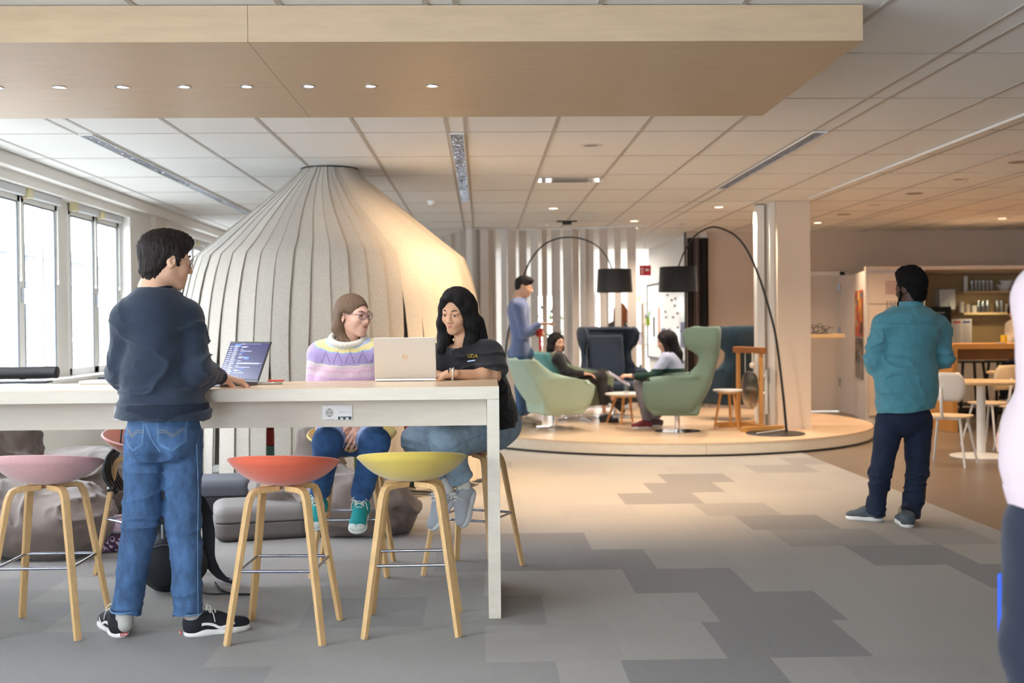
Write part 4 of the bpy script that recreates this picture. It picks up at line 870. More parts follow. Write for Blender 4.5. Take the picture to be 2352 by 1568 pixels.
# phones and card
def slab(name, lab, cat, px, py, d, rz, m_, bev=.002, dz=0):
    p_ = ontop(px, py); b_ = MB(); b_.box((0, 0, d[2]/2), d); o = b_.build(name, m_, bevel=bev, smooth=True); o.location = (p_.x, p_.y, tz+.0008+dz); o.rotation_euler = (0, 0, R(rz)); return tag(o, lab, cat)
slab('smartphone', 'silver edged smartphone lying on the table beside the dark laptop', 'phone', 612, 882, (.15, .07, .009), 12, M_CHROME, .003)
slab('playing_card_box', 'small red and white flat box on the table behind the phone', 'box', 634, 876, (.075, .05, .008), -3, mat('red_card', 'd8523c', .5))
slab('smartphone', 'second dark phone tucked between the laptop and the silver one', 'phone', 592, 881, (.06, .055, .008), 25, M_SLATE, .003)
# silver laptop of the women, lid towards the camera
q0 = G(861, 876, tz); q1 = G(1002, 875, tz); cxm = (q0.x+q1.x)/2; wl = D(1002, 876, q0.y).x-D(860, 876, q0.y).x
M_SILV = mat('champagne_aluminium', 'dcd2c4', .38, .55); M_LOGO = mat('logo_rose_mirror', 'dcb08c', .35, .5)
t = thing('laptop', 'open pale silver laptop with its lid towards the camera, between the two women', 'laptop', (cxm, q0.y, tz+.001), R(-1))
m = MB(); m.box((0, .118, .007), (wl, .225, .013)); m.build('keyboard_base', M_SILV, t, bevel=.003)
m = MB()
for r0 in range(5):
    for c0 in range(13): m.box(((-6+c0)*wl/14, .03+r0*.019, .0142), (wl/17, .0150, .002))
m.build('keyboard', mat('light_keys', 'c9c4bc', .5), t)
ul = Vector((0, -math.sin(R(12)), math.cos(R(12)))); nl = Vector((0, -math.cos(R(12)), -math.sin(R(12)))); hl_ = .207
def lid_poly(m, poly, d, th): m.prism(poly, Vector((0, .004, .015))+nl*d, (1, 0, 0), ul, nl*th)
m = MB(); lid_poly(m, [(-wl/2, 0), (wl/2, 0), (wl/2, hl_), (-wl/2, hl_)], 0, .006); lid2 = m.build('lid', M_SILV, t, bevel=.003)
m = MB(); lid_poly(m, [(-wl/2+.008, .01), (wl/2-.008, .01), (wl/2-.008, hl_-.008), (-wl/2+.008, hl_-.008)], -.001, .0005); m.build('display', M_BLACK, lid2)
m = MB(); cy_ = hl_*.52; k_ = .25
def bar(x0, y0, y1, w=.0035): lid_poly(m, [(x0+(y0)*k_, cy_+y0), (x0+w+(y0)*k_, cy_+y0), (x0+w+(y1)*k_, cy_+y1), (x0+(y1)*k_, cy_+y1)], .0061, .0004)
bar(-.0135, -.0085, .0200); bar(-.0050, -.0085, .0085); bar(.0015, -.0215, .0090); bar(.0105, -.0085, .0085)
lid_poly(m, [(-.0125, cy_+.0065), (-.0030, cy_+.0065), (-.0022, cy_+.0090), (-.0115, cy_+.0090)], .0061, .0004)
lid_poly(m, [(.003, cy_+.0065), (.0130, cy_+.0065), (.0138, cy_+.0090), (.0035, cy_+.0090)], .0061, .0004); lid_poly(m, [(-.0005+.002, cy_-.0090), (.0095, cy_-.0090), (.0100, cy_-.0070), (.0005+.002, cy_-.0070)], .0061, .0004)
m.build('lid_logo', M_LOGO, lid2)
# left end: rolled case, papers, white tray laptop
p_ = ontop(40, 872); t = thing('laptop_sleeve', 'black padded case lying at the left end of the table', 'case', (p_.x, p_.y+.08, tz+.001), R(4))
m = MB(); m.tube(bez([(-.45, 0, .032), (-.2, 0, .034), (.05, 0, .034), (.145, -.005, .036), (.185, -.01, .034)], 6), .033, 16, scales=None); m.build('case_body', mat('case_black', '26262a', .5, bump=.1), t, smooth='all'); o_ = t.children[0]; 
slab('notebook', 'dark covered notebook with white pages in front of the black case', 'notebook', 30, 880, (.36, .12, .010), 3, mat('notebook_dark', '3a3a44', .5)); slab('paper_sheet', 'loose white paper on the dark notebook at the left end of the table', 'paper', 22, 879, (.34, .11, .002), 3, M_WHITE, 0, .0105)
slab('pen', 'orange tipped white pen lying in front of the notebook', 'pen', 30, 886, (.16, .009, .008), 1, M_WHITE, .003)
slab('laptop', 'closed white laptop on the table left of the standing man', 'laptop', 262, 880, (.30, .16, .015), 0, M_WHITE, .004); slab('usb_stick', 'small dark usb stick lying on the closed white laptop', 'usb stick', 237, 877, (.05, .02, .009), 3, mat('stick_navy', '1d2440', .4), .002, .016)
slab('computer_mouse', 'dark mouse on the closed white laptop beside the standing man', 'mouse', 272, 878, (.055, .07, .03), 0, mat('mouse_grey', '6a6058', .4), .012, .016)
# ================================================================ ORGANIC SHAPES (signed distance fields -> smooth meshes)
def npv(v): return np.array([float(v[0]), float(v[1]), float(v[2])])
def vnoise(P, f, seed=0):
    rs = np.random.RandomState(seed); L = rs.rand(24, 24, 24).astype(np.float32)
    q = P*np.array(f, dtype=np.float32); i = np.floor(q).astype(int); t = q-i; t = t*t*(3-2*t); i %= 24; j = (i+1) % 24
    out = 0
    for a, wa_ in ((i, 0), (j, 1)):
        x = t[..., 0] if wa_ else 1-t[..., 0]
        for b, wb_ in ((i, 0), (j, 1)):
            y = t[..., 1] if wb_ else 1-t[..., 1]
            for c, wc_ in ((i, 0), (j, 1)):
                z = t[..., 2] if wc_ else 1-t[..., 2]
                out = out + x*y*z*L[a[..., 0], b[..., 1], c[..., 2]]
    return out*2-1
class SD:
    """collects primitives: ('u'|'s'|'i', k, function, lo, hi)"""
    def __init__(s): s.ops = []
    def _add(s, op, k, fn, lo, hi, pad): s.ops.append((op, k, fn, lo-pad, hi+pad)); return s
    def cap(s, a, b, r1, r2=None, k=.03, op='u', flat=None):
        a, b = npv(a), npv(b); r2 = r1 if r2 is None else r2; ab = b-a; L2 = float(ab@ab)+1e-12; fl = None
        if flat is not None: fl = (npv(flat[0])/np.linalg.norm(npv(flat[0])), flat[1])
        def fn(P):
            d = P-a; h = np.clip((d@ab)/L2, 0, 1); e = d-h[..., None]*ab
            if fl is not None:
                c = e@fl[0]; e = e+(c*(1/fl[1]-1))[..., None]*fl[0]
            return np.sqrt((e*e).sum(-1))-(r1+(r2-r1)*h)
        R_ = max(r1, r2); return s._add(op, k, fn, np.minimum(a, b)-R_, np.maximum(a, b)+R_, k+.03)
    def ell(s, c, r, M=None, k=.03, op='u'):
        c = npv(c); r = np.array(r, float); M_ = np.eye(3) if M is None else np.array(M)   # columns = axes
        def fn(P):
            q = (P-c)@M_; k0 = np.sqrt(((q/r)**2).sum(-1))+1e-9; k1 = np.sqrt(((q/(r*r))**2).sum(-1))+1e-9
            return k0*(k0-1)/k1
        e = np.abs(M_)@r; return s._add(op, k, fn, c-e, c+e, k+.03)
    def cut(s, c, n, rad=None):
        c, n = npv(c), npv(n)/np.linalg.norm(npv(n))
        def fn(P):
            d = (P-c)@n
            return d if rad is None else np.where(((P-c)**2).sum(-1) < rad*rad, d, -1e3)
        big = rad if rad else 9; s.ops.append(('i', .006, fn, c-big, c+big)); return s
    def disp(s, fn): s.ops.append(('d', 0, fn, np.array([-99.]*3), np.array([99.]*3))); return s
    def mesh(s, res, grid=None):
        lo = np.min([o[3] for o in s.ops if o[0] == 'u'], 0)+.01; hi = np.max([o[4] for o in s.ops if o[0] == 'u'], 0)-.01
        ax = [np.arange(lo[i], hi[i]+res, res) for i in range(3)]; F = np.full([len(a) for a in ax], 9.0, np.float32)
        for op, k, fn, l, h in s.ops:
            sl = []
            for i in range(3):
                a0 = int(np.searchsorted(ax[i], l[i])); a1 = int(np.searchsorted(ax[i], h[i])); sl.append(slice(max(0, a0-1), a1+1))
            sub = [ax[i][sl[i]] for i in range(3)]
            if min(map(len, sub)) == 0: continue
            P = np.stack(np.meshgrid(*sub, indexing='ij'), -1).astype(np.float32); A = F[tuple(sl)]
            if op == 'd':
                near = np.abs(A) < .05; v = np.zeros_like(A); v[near] = fn(P[near]); F[tuple(sl)] = A+v; continue
            B = fn(P).astype(np.float32)
            if op == 'u': hh = np.maximum(k-np.abs(A-B), 0)/k if k > 0 else 0; F[tuple(sl)] = np.minimum(A, B)-hh*hh*k*.25
            elif op == 's': B = -B; hh = np.maximum(k-np.abs(A-B), 0)/k; F[tuple(sl)] = np.maximum(A, B)+hh*hh*k*.25
            elif op == 'i': F[tuple(sl)] = np.maximum(A, B)
        F[0], F[-1] = 9, 9; F[:, 0], F[:, -1] = 9, 9; F[:, :, 0], F[:, :, -1] = 9, 9
        return nets(F, lo, res)
def nets(F, lo, res):
    S_ = F < 0; nx, ny, nz = F.shape
    c = np.zeros((nx-1, ny-1, nz-1), np.int8)
    for i in (0, 1):
        for j in (0, 1):
            for k in (0, 1): c += S_[i:nx-1+i, j:ny-1+j, k:nz-1+k]
    act = (c > 0) & (c < 8); idx = np.argwhere(act)
    if len(idx) == 0: return [], []
    num = np.zeros((len(idx), 3)); den = np.zeros(len(idx)); I, J, K = idx.T
    for ax in range(3):
        o1, o2 = [q for q in range(3) if q != ax]
        for a in (0, 1):
            for b in (0, 1):
                d0 = [0, 0, 0]; d0[o1] = a; d0[o2] = b; d1 = list(d0); d1[ax] = 1
                f0 = F[I+d0[0], J+d0[1], K+d0[2]]; f1 = F[I+d1[0], J+d1[1], K+d1[2]]
                m = (f0 < 0) != (f1 < 0); t = np.where(m, f0/np.where(m, f0-f1, 1), 0)
                for q in range(3): num[:, q] += m*((t if q == ax else d0[q]))
                den += m
    V = (idx+num/den[:, None])*res+lo
    vid = np.full(act.shape, -1, np.int64); vid[act] = np.arange(len(idx)); faces = []
    for ax in range(3):
        a = [slice(1, -1)]*3; a[ax] = slice(0, -1); b = [slice(1, -1)]*3; b[ax] = slice(1, None)
        s0, s1 = S_[tuple(a)], S_[tuple(b)]; e = np.argwhere(s0 != s1)
        off = np.array([1, 1, 1]); off[ax] = 0; e = e+off; flip = S_[e[:, 0], e[:, 1], e[:, 2]]
        o1, o2 = [(1, 2), (2, 0), (0, 1)][ax]; q = []
        for du, dv_ in ((-1, -1), (0, -1), (0, 0), (-1, 0)):
            n = e.copy(); n[:, o1] += du; n[:, o2] += dv_; q.append(vid[n[:, 0], n[:, 1], n[:, 2]])
        q = np.stack(q, 1); q[~flip] = q[~flip][:, ::-1]; faces.append(q)
    return V, np.concatenate(faces)
def sdobj(name, parts, m, parent, off, smooth_it=1):
    """parts: list of (SD, res)"""
    Vs, Fs, n = [], [], 0
    for sd, res in parts:
        V, Fc = sd.mesh(res)
        if len(V) == 0: continue
        Vs.append(V); Fs.append(Fc+n); n += len(V)
    V = np.concatenate(Vs); Fc = np.concatenate(Fs); V = V-npv(off)
    me = bpy.data.meshes.new(name); me.vertices.add(len(V)); me.vertices.foreach_set('co', V.astype(np.float32).ravel())
    me.loops.add(len(Fc)*4); me.loops.foreach_set('vertex_index', Fc.astype(np.int32).ravel())
    me.polygons.add(len(Fc)); me.polygons.foreach_set('loop_start', np.arange(0, len(Fc)*4, 4, dtype=np.int32)); me.polygons.foreach_set('loop_total', np.full(len(Fc), 4, dtype=np.int32))
    me.update(calc_edges=True); me.validate(); me.polygons.foreach_set('use_smooth', [True]*len(me.polygons)); me.materials.append(m)
    o = bpy.data.objects.new(name, me); COL.objects.link(o); o.parent = parent
    if smooth_it: q = o.modifiers.new('smooth', 'SMOOTH'); q.factor = .5; q.iterations = smooth_it
    return o
def lerp(a, b, t): return Vector(a)*(1-t)+Vector(b)*t
def frame(side, up):
    up = Vector(up).normalized(); s_ = Vector(side); s_ = (s_-up*s_.dot(up)).normalized(); f = up.cross(s_).normalized()
    return s_, f, up          # side (to the figure's right), forward, up
def cols(s_, f, u): return np.array([[s_.x, f.x, u.x], [s_.y, f.y, u.y], [s_.z, f.z, u.z]])
# ------------------------------------------------------------------ head
def head_sd(c, s_, f, u, neck, hs=1.0, fem=False, res=.0028, neckr=.056):
    M = cols(s_, f, u); c = Vector(c)
    def W_(x, y, z): return c+(s_*x+f*y+u*z)*hs
    h = SD(); H = hs
    h.ell(W_(0, -.014, .030), (.075*H, .095*H, .084*H), M, .01)
    h.ell(W_(0, .022, -.030), (.060*H, .062*H, .075*H), M, .04*H)
    jw = .048 if not fem else .043
    for q in (-1, 1):
        h.cap(W_(q*jw, -.002, -.052), W_(q*.014, .060, -.094), .016*H, .014*H, .03*H)
        h.ell(W_(q*.034, .060, -.030), (.024*H, .020*H, .022*H), M, .03*H)
        h.cap(W_(q*.012, .082, .020), W_(q*.042, .068, .018), .010*H, .009*H, .02*H)
        h.ell(W_(q*.031, .094, .002), (.017*H, .014*H, .011*H), M, .014*H, 's')
        h.ell(W_(q*.031, .073, .002), (.0165*H, .0165*H, .0145*H), M, .004*H)
        h.ell(W_(q*.031, .0815, .0082), (.018*H, .0095*H, .0052*H), M, .005*H)
        h.ell(W_(q*.031, .0800, -.0080), (.017*H, .0085*H, .0045*H), M, .005*H)
    h.ell(W_(0, .060, -.093), (.021*H, .018*H, .017*H), M, .03*H)
    nz = .108 if not fem else .101
    h.cap(W_(0, .084, .012), W_(0, nz, -.030), .0075*H, .0095*H, .012*H)
    h.ell(W_(0, nz-.002, -.036), (.0115*H, .011*H, .009*H), M, .010*H)
    for q in (-1, 1): h.ell(W_(q*.0125, .094, -.037), (.0075*H, .009*H, .0065*H), M, .008*H)
    h.ell(W_(0, .078, -.062), (.026*H, .014*H, .016*H), M, .02*H)
    h.ell(W_(0, .0880, -.0590), (.020*H, .0055*H, .0038*H), M, .006*H)
    h.ell(W_(0, .0868, -.0680), (.018*H, .0060*H, .0048*H), M, .006*H)
    for q in (-1, 1): h.cap(W_(0, .0945, -.0638), W_(q*.025, .089, -.0605), .0020*H, .0018*H, .004*H, 's')
    for q in (-1, 1):
        E = Matrix.Rotation(R(-18*q), 3, u) ; M2 = cols(E @ s_, E @ f, u)
        h.ell(W_(q*.079, -.010, -.006), (.007*H, .019*H, .031*H), M2, .010*H)
        h.ell(W_(q*.086, -.004, -.004), (.006*H, .010*H, .017*H), M2, .006*H, 's')
    h.cap(W_(0, -.028, -.050), neck, neckr*H, (neckr+.004)*H, .03)
    h.cap(neck, Vector(neck)-u*.05, (neckr+.004)*H, (neckr+.012)*H, .03)
    return h, W_
M_EYEW = mat('eye_white', 'e9e4de', .2); M_BROWN_IRIS = mat('iris_brown', '2a1a12', .2)
def eyes_brows(root, off, W_, s_, f, u, hs, hair, lipcol, gaze=(0, 0), lips=True, brow=1.0):
    M = cols(s_, f, u)
    for q in (-1, 1):
        a = SD(); a.ell(W_(q*.031, .0775, .001), (.0125*hs,)*3, M, .001); e = sdobj('eye', [(a, .002)], M_EYEW, root, off, 0)
        g = W_(q*.031+gaze[0]*.006, .0775+.0095, .001+gaze[1]*.006); a = SD(); a.ell(g, (.0062*hs, .0045*hs, .0062*hs), M, .001); i_ = sdobj('iris', [(a, .0014)], M_BROWN_IRIS, e, off, 0)
        a = SD(); a.cap(W_(q*.015, .0915, .0235), W_(q*.032, .0885, .0275), .0030*hs*brow, .0034*hs*brow, .002); a.cap(W_(q*.032, .0885, .0275), W_(q*.048, .0722, .0230), .0033*hs*brow, .0018*hs, .002)
        sdobj('eyebrow', [(a, .0018)], hair, root, off, 0)
        a = SD(); a.cap(W_(q*.0180, .0895, .0020), W_(q*.031, .0925, .0052), .0010*hs, .0014*hs, .001); a.cap(W_(q*.031, .0925, .0052), W_(q*.0465, .0845, .0030), .0014*hs, .0012*hs, .001)
        sdobj('eyelash', [(a, .0014)], hair, root, off, 0)
    if lips:
        a = SD(); a.ell(W_(0, .0892, -.0597), (.0205*hs, .0064*hs, .0034*hs), M, .002); a.ell(W_(0, .0882, -.0675), (.0175*hs, .0068*hs, .0043*hs), M, .002)
        [a.cap(W_(0, .0955, -.0638), W_(q*.025, .0905, -.0608), .0011*hs, .0010*hs, .002, 's') for q in (-1, 1)]; sdobj('lips', [(a, .0018)], lipcol, root, off, 1)
def glasses(root, off, W_, hs, col, rr=.0225, ring=.0015):
    g = MB()
    for q in (-1, 1):
        pts = [W_(q*.031+rr*math.cos(2*math.pi*k/28)*1.05, .104-.010*abs(math.cos(2*math.pi*k/28))*(1 if math.cos(2*math.pi*k/28)*q > 0 else .3), .000+rr*.92*math.sin(2*math.pi*k/28)) for k in range(28)]
        g.tube(pts, ring, 6, closed=True)
        g.tube([W_(q*.055, .096, .006), W_(q*.076, .07, .008), W_(q*.083, .01, .006), W_(q*.083, -.012, .0)], ring*.9, 6)
    g.tube(bez([W_(-.008, .104, .002), W_(0, .108, .005), W_(.008, .104, .002)], 4), ring, 6)
    gl = g.build('glasses', col, root, off=off, smooth='all')
    m = MB()
    for q in (-1, 1):
        p = [W_(q*.031+rr*math.cos(2*math.pi*k/24)*1.03, .1035-.008*abs(math.cos(2*math.pi*k/24))*(1 if math.cos(2*math.pi*k/24)*q > 0 else .3), rr*.9*math.sin(2*math.pi*k/24)) for k in range(24)]
        m.add(p, [tuple(range(24))])
    m.build('lens', glassmat('spectacle_glass', (.96, .97, .98), .05), gl, off=off)
# ------------------------------------------------------------------ hand
def hand_sd(h, wrist, d, n, side, curl=.35, s=1.0, spread=.10, thumb=.6, curls=None):
    """d: direction wrist->knuckles, n: back-of-hand normal, side: +1 thumb towards d x n"""
    d = Vector(d).normalized(); n = Vector(n); n = (n-d*n.dot(d)).normalized(); t = d.cross(n)*side; w = Vector(wrist)
    h.cap(w-d*.03*s, w+d*.012*s, .025*s, .026*s, .015, flat=(n, .78))
    for j in range(4):
        x = (-.030+.020*j)*s; h.cap(w+d*.012*s+t*x*.6, w+d*.088*s+t*x, .0155*s, .0115*s, .016, flat=(n, .8))
    L = [(.040, .025, .020), (.046, .029, .021), (.043, .027, .021), (.034, .020, .018)]
    for j in range(4):
        x = (.031-.0205*j)*s; a = (.5-j/3)*spread*2; p = w+d*(.090-.004*abs(j-1))*s+t*x; cc = curls[j] if curls else curl*(1+.12*j)
        dr = (d*math.cos(a)+t*math.sin(a)).normalized(); ang = cc*.8
        for q, l in enumerate(L[j]):
            v = dr*math.cos(ang)-n*math.sin(ang); p2 = p+v*l*s; r = (.0092, .0082, .0074, .0066)[q]*s
            h.cap(p, p2, r, (.0082, .0074, .0062)[q]*s, .006 if q else .010); p = p2; ang += cc*(1.1, .8, .5)[q]
    b = w+d*.022*s+t*.024*s; v = (d*.55+t*.75-n*.25*thumb).normalized(); p2 = b+v*.042*s; h.cap(b, p2, .0135*s, .0105*s, .014)
    v2 = (d*.85+t*.35-n*.4*thumb).normalized(); p3 = p2+v2*.030*s; h.cap(p2, p3, .0100*s, .0088*s, .006); v3 = (d*.95+t*.05-n*.5*thumb).normalized(); h.cap(p3, p3+v3*.024*s, .0088*s, .0070*s, .006)
# ------------------------------------------------------------------ trunk, arms and legs from joints
def trunk(h, J, s, g=0.0, fem=False, belly=0.0, depth=1.0):
    sh = Vector(J['shR'])-Vector(J['shL']); spine = Vector(J['neck'])-Vector(J['pelvis']); s1, f1, u1 = frame(sh, spine); M1 = cols(s1, f1, u1)
    hp = Vector(J['hipR'])-Vector(J['hipL']); s2, f2, u2 = frame(hp, J.get('pelvis_up', spine)); M2 = cols(s2, f2, u2)
    if 'fwd' in J and f1.dot(J['fwd']) < 0: f1 = -f1; f2 = -f2
    nk = Vector(J['neck']); pv = Vector(J['pelvis']); L = spine.length; wd = sh.length/2; k = .08*s
    h.ell(nk-u1*.17*s+f1*.005, (wd*.86+g, (.112*s*depth)+g, .19*s+g), M1, k)
    h.ell(nk-u1*.09*s-f1*.012, (wd*.90+g, .085*s*depth+g, .085*s+g), M1, k)
    h.ell(lerp(nk, pv, .62)+f1*(.01+belly), ((.125 if fem else .142)*s+g, .100*s*depth+g+belly, .17*s+g), M1, k)
    h.ell(pv+u2*.02-f2*.01, ((.165 if fem else .160)*s+g, .118*s*depth+g, .12*s+g), M2, k)
    if fem:
        for q in (-1, 1): h.ell(nk-u1*.215*s+f1*.085*s+s1*q*.075*s, (.062*s+g, .045*s+g, .06*s+g), M1, .05*s)
    for q in ('shL', 'shR'):
        p = Vector(J[q]); h.cap(nk-u1*.045*s, lerp(nk, p, .93)-u1*.008, .045*s+g, .052*s+g, .06*s)
    return s1, f1, u1
def arm(h, J, q, s, g=0.0, upto=1.0, g2=None, k=.03):
    a, b, c = (Vector(J[x+q]) for x in ('sh', 'el', 'wr')); g2 = g if g2 is None else g2
    if upto <= 1: e = lerp(a, b, upto); h.cap(a, e, .052*s+g, (.052-.012*upto)*s+g2, k); return
    h.cap(a, b, .052*s+g, .040*s+g, k); e = lerp(b, c, upto-1); h.cap(b, e, .040*s+g, (.040-.014*(upto-1))*s+g2, k)
    h.ell(lerp(b, c, .25), (.043*s+g,)*3, None, k)
def leg(h, J, q, s, g=0.0, upto=2.0, g2=None, thigh=.088, k=.05):
    a, b, c = (Vector(J[x+q]) for x in ('hip', 'kn', 'an')); g2 = g if g2 is None else g2
    h.cap(a, b, thigh*s+g, .054*s+g, k)
    if upto > 1:
        e = lerp(b, c, upto-1); h.cap(b, e, .053*s+g, (.053-.017*(upto-1))*s+g2, k*.6)
        back = (c-b).normalized(); 
        h.ell(lerp(b, c, .3), (.058*s+g*.8,)*3, None, k)
def wrinkle(amp, f, seed, ctrs=(), rad=.16):
    cs = [npv(c) for c in ctrs]
    def fn(P):
        w = vnoise(P, (f, f, f*1.6), seed); w2 = vnoise(P+w[..., None]*.05, (f*.8, f*.8, f*2.2), seed+3); w3 = vnoise(P+w[..., None]*.03, (f*1.6, f*1.6, f*3.2), seed+5)
        v = (1-np.abs(w2))**6*1.5+(1-np.abs(w3))**6*.5+w*.4; m = .45*np.ones(len(P))
        for c in cs: m += 1.0*np.exp(-((P-c)**2).sum(-1)/(rad*rad)*2)
        m = np.minimum(m, 1.35)
        return -amp*v*m
    return fn
def shoe(root, off, heel, toe, up, s, m_up, m_sole, m_lace=None, hi=False, name='shoe', stripe=None, th=.022, res=.004, ank=None, tag_heel=None, toecap=None):
    heel, toe, up = Vector(heel), Vector(toe), Vector(up).normalized(); d = (toe-heel); L = d.length; d.normalize(); up = (up-d*up.dot(d)).normalized(); r = d.cross(up)
    M = cols(r, d, up)
    def W_(x, y, z): return heel+r*x*s+d*y*L+up*z*s
    a = SD(); w = .046*s
    a.ell(W_(0, .14, .045), (.040*s, .13*L, .055*s), M, .03); a.ell(W_(0, .42, .050), (.042*s, .26*L, .050*s), M, .04); a.ell(W_(0, .76, .034), (w, .24*L, .030*s), M, .04)
    top = .135 if hi else .092
    a.cap(W_(0, .17, .06), W_(0, .20, top), .040*s, .038*s, .03)
    a.cut(W_(0, .5, th*.7/s if s else 0), -up); a.cut(W_(0, .2, top-.002), up*.95-d*.25, .06*s if not hi else .07*s)
    o = sdobj(name, [(a, res)], m_up, root, off)
    q = SD(); q.ell(W_(0, .22, th*.5), (.040*s, .22*L, th), M, .02); q.ell(W_(0, .5, th*.5), (.040*s, .36*L, th), M, .03); q.ell(W_(0, .76, th*.5), (.050*s, .25*L, th), M, .03); q.cut(W_(0, .5, 0), -up); q.cut(W_(0, .5, th+.004), up)
    sdobj('sole', [(q, res)], m_sole, o, off)
    if toecap is not None:
        q = SD(); q.ell(W_(0, .84, .030), (w*.98, .165*L, .030*s), M, .01); q.cut(W_(0, .5, th*.8), -up); sdobj('toe_cap', [(q, res)], toecap, o, off)
    if m_lace:
        m = MB()
        for k in range(5 if not hi else 7):
            y = .62-.065*k; z = .062+.013*k if not hi else .060+.0135*k
            if hi and k > 3: y = .62-.195-.012*(k-3); z = .10+.012*(k-3)
            zz_ = z+.010
            m.tube(bez([W_(-.024, y, z-.006), W_(-.008, y-.012, zz_), W_(.012, y-.02, zz_), W_(.026, y-.03, z-.006)], 3), .0026*s, 5); m.tube(bez([W_(.024, y, z-.006), W_(.008, y-.012, zz_), W_(-.012, y-.02, zz_), W_(-.026, y-.03, z-.006)], 3), .0026*s, 5)
        yb, zb_ = .36, .118 if not hi else .14
        for q_ in (-1, 1):
            m.tube(bez([W_(0, yb, zb_), W_(q_*.025, yb+.03, zb_+.008), W_(q_*.042, yb+.02, zb_-.015), W_(q_*.02, yb, zb_-.008)], 4), .0022*s, 5); m.tube(bez([W_(0, yb, zb_), W_(q_*.035, yb+.06, zb_-.02), W_(q_*.046, yb+.09, zb_-.06)], 4), .0022*s, 5)
        m.build('laces', m_lace, o, off=off, smooth='all')
    if stripe:
        for q_ in (-1, 1):
            m = MB(); pts = bez([W_(q_*.0425, .16, .048), W_(q_*.0445, .30, .055), W_(q_*.0465, .42, .048), W_(q_*.049, .52, .034), W_(q_*.048, .66, .040), W_(q_*.044, .74, .046)], 5)
            m.sweep(pts, [(-.0015, -.0055), (.0015, -.0055), (.0015, .0055), (-.0015, .0055)], up=r*1.0 if False else up); m.build('side_stripe', stripe, o, off=off)
    if tag_heel:
        m = MB(); Rm = Matrix((r, d, up)).transposed(); m.box(W_(0, -.035, .020), (.030*s, .004, .013*s), Rm); m.build('heel_label', tag_heel, o, off=off)
        m = MB(); 
        for k_ in range(4): m.box(W_(-.010+.0066*k_, -.043, .020), (.004*s, .001, .006*s), Rm)
        m.build('heel_lettering', M_WHITE, o, off=off)
    return o
def skin(name, c): return mat(name, c, .5, spec=.4, var=.05, vscale=30)
def hairmat(name, c, v=.35): return mat(name, c, .62, spec=.3, var=v, vscale=55, stretch=(3, 3, .35), bump=.9, bscale=120)
SK1 = skin('skin_light', 'd7a98c'); SK2 = skin('skin_fair', 'e0b199'); SK3 = skin('skin_warm', 'd8a683'); SKD = skin('skin_dark', '4a2c20')
def decal_patch(name, target, o0, ux, uy, poly_cells, nrm, m, parent, off, lift=.0015, th=.001):
    """polygons (in local a,b) draped onto target by ray casting along -nrm"""
    from mathutils.bvhtree import BVHTree
    dg = bpy.context.evaluated_depsgraph_get(); dg.update(); bv = BVHTree.FromObject(target, dg); T = target.matrix_world
    offv = Vector(off); mb_ = MB(); nrm = Vector(nrm).normalized(); ux = Vector(ux); uy = Vector(uy); o0 = Vector(o0)
    for poly in poly_cells:
        vs = []
        for a, b in poly:
            p = o0+ux*a+uy*b; st = p+nrm*.4-offv; hit = bv.ray_cast(st, -nrm, 1.0)
            q = (hit[0]+offv) if hit[0] is not None else p
            vs.append(q+nrm*lift)
        mb_.add(vs, [tuple(range(len(vs)))])
    return mb_.build(name, m, parent, off=off)
def strip_cells(pts, w, n=6):
    P = [Vector((a, b, 0)) for a, b in pts]; out = []; fine = []
    for i in range(len(P)-1):
        for k in range(n): fine.append(P[i].lerp(P[i+1], k/n))
    fine.append(P[-1]); res = []
    for i in range(len(fine)):
        t = (fine[min(i+1, len(fine)-1)]-fine[max(i-1, 0)]).normalized(); nn = Vector((-t.y, t.x, 0))*w/2; res.append((fine[i]+nn, fine[i]-nn))
    for i in range(len(res)-1): a, b = res[i]; c, d = res[i+1]; out.append([(a.x, a.y), (b.x, b.y), (d.x, d.y), (c.x, c.y)])
    return out
def fill_cells(x0, x1, y0, y1, fn_in, n=12):
    out = []
    for i in range(n):
        for j in range(n):
            xa, xb = x0+(x1-x0)*i/n, x0+(x1-x0)*(i+1)/n; ya, yb = y0+(y1-y0)*j/n, y0+(y1-y0)*(j+1)/n
            if fn_in((xa+xb)/2, (ya+yb)/2): out.append([(xa, ya), (xb, ya), (xb, yb), (xa, yb)])
    return out
# ================================================================ PEOPLE
def person(lab, base): return thing('person', lab, 'person', base)
DENIM = mat('blue_denim', '3c5a80', .85, var=.42, vscale=22, bump=.35, bscale=500, stretch=(1, 1, .45)); DSTITCH = mat('denim_stitch', '9a8460', .7); DPALE = mat('denim_seam', '5f82a8', .85)
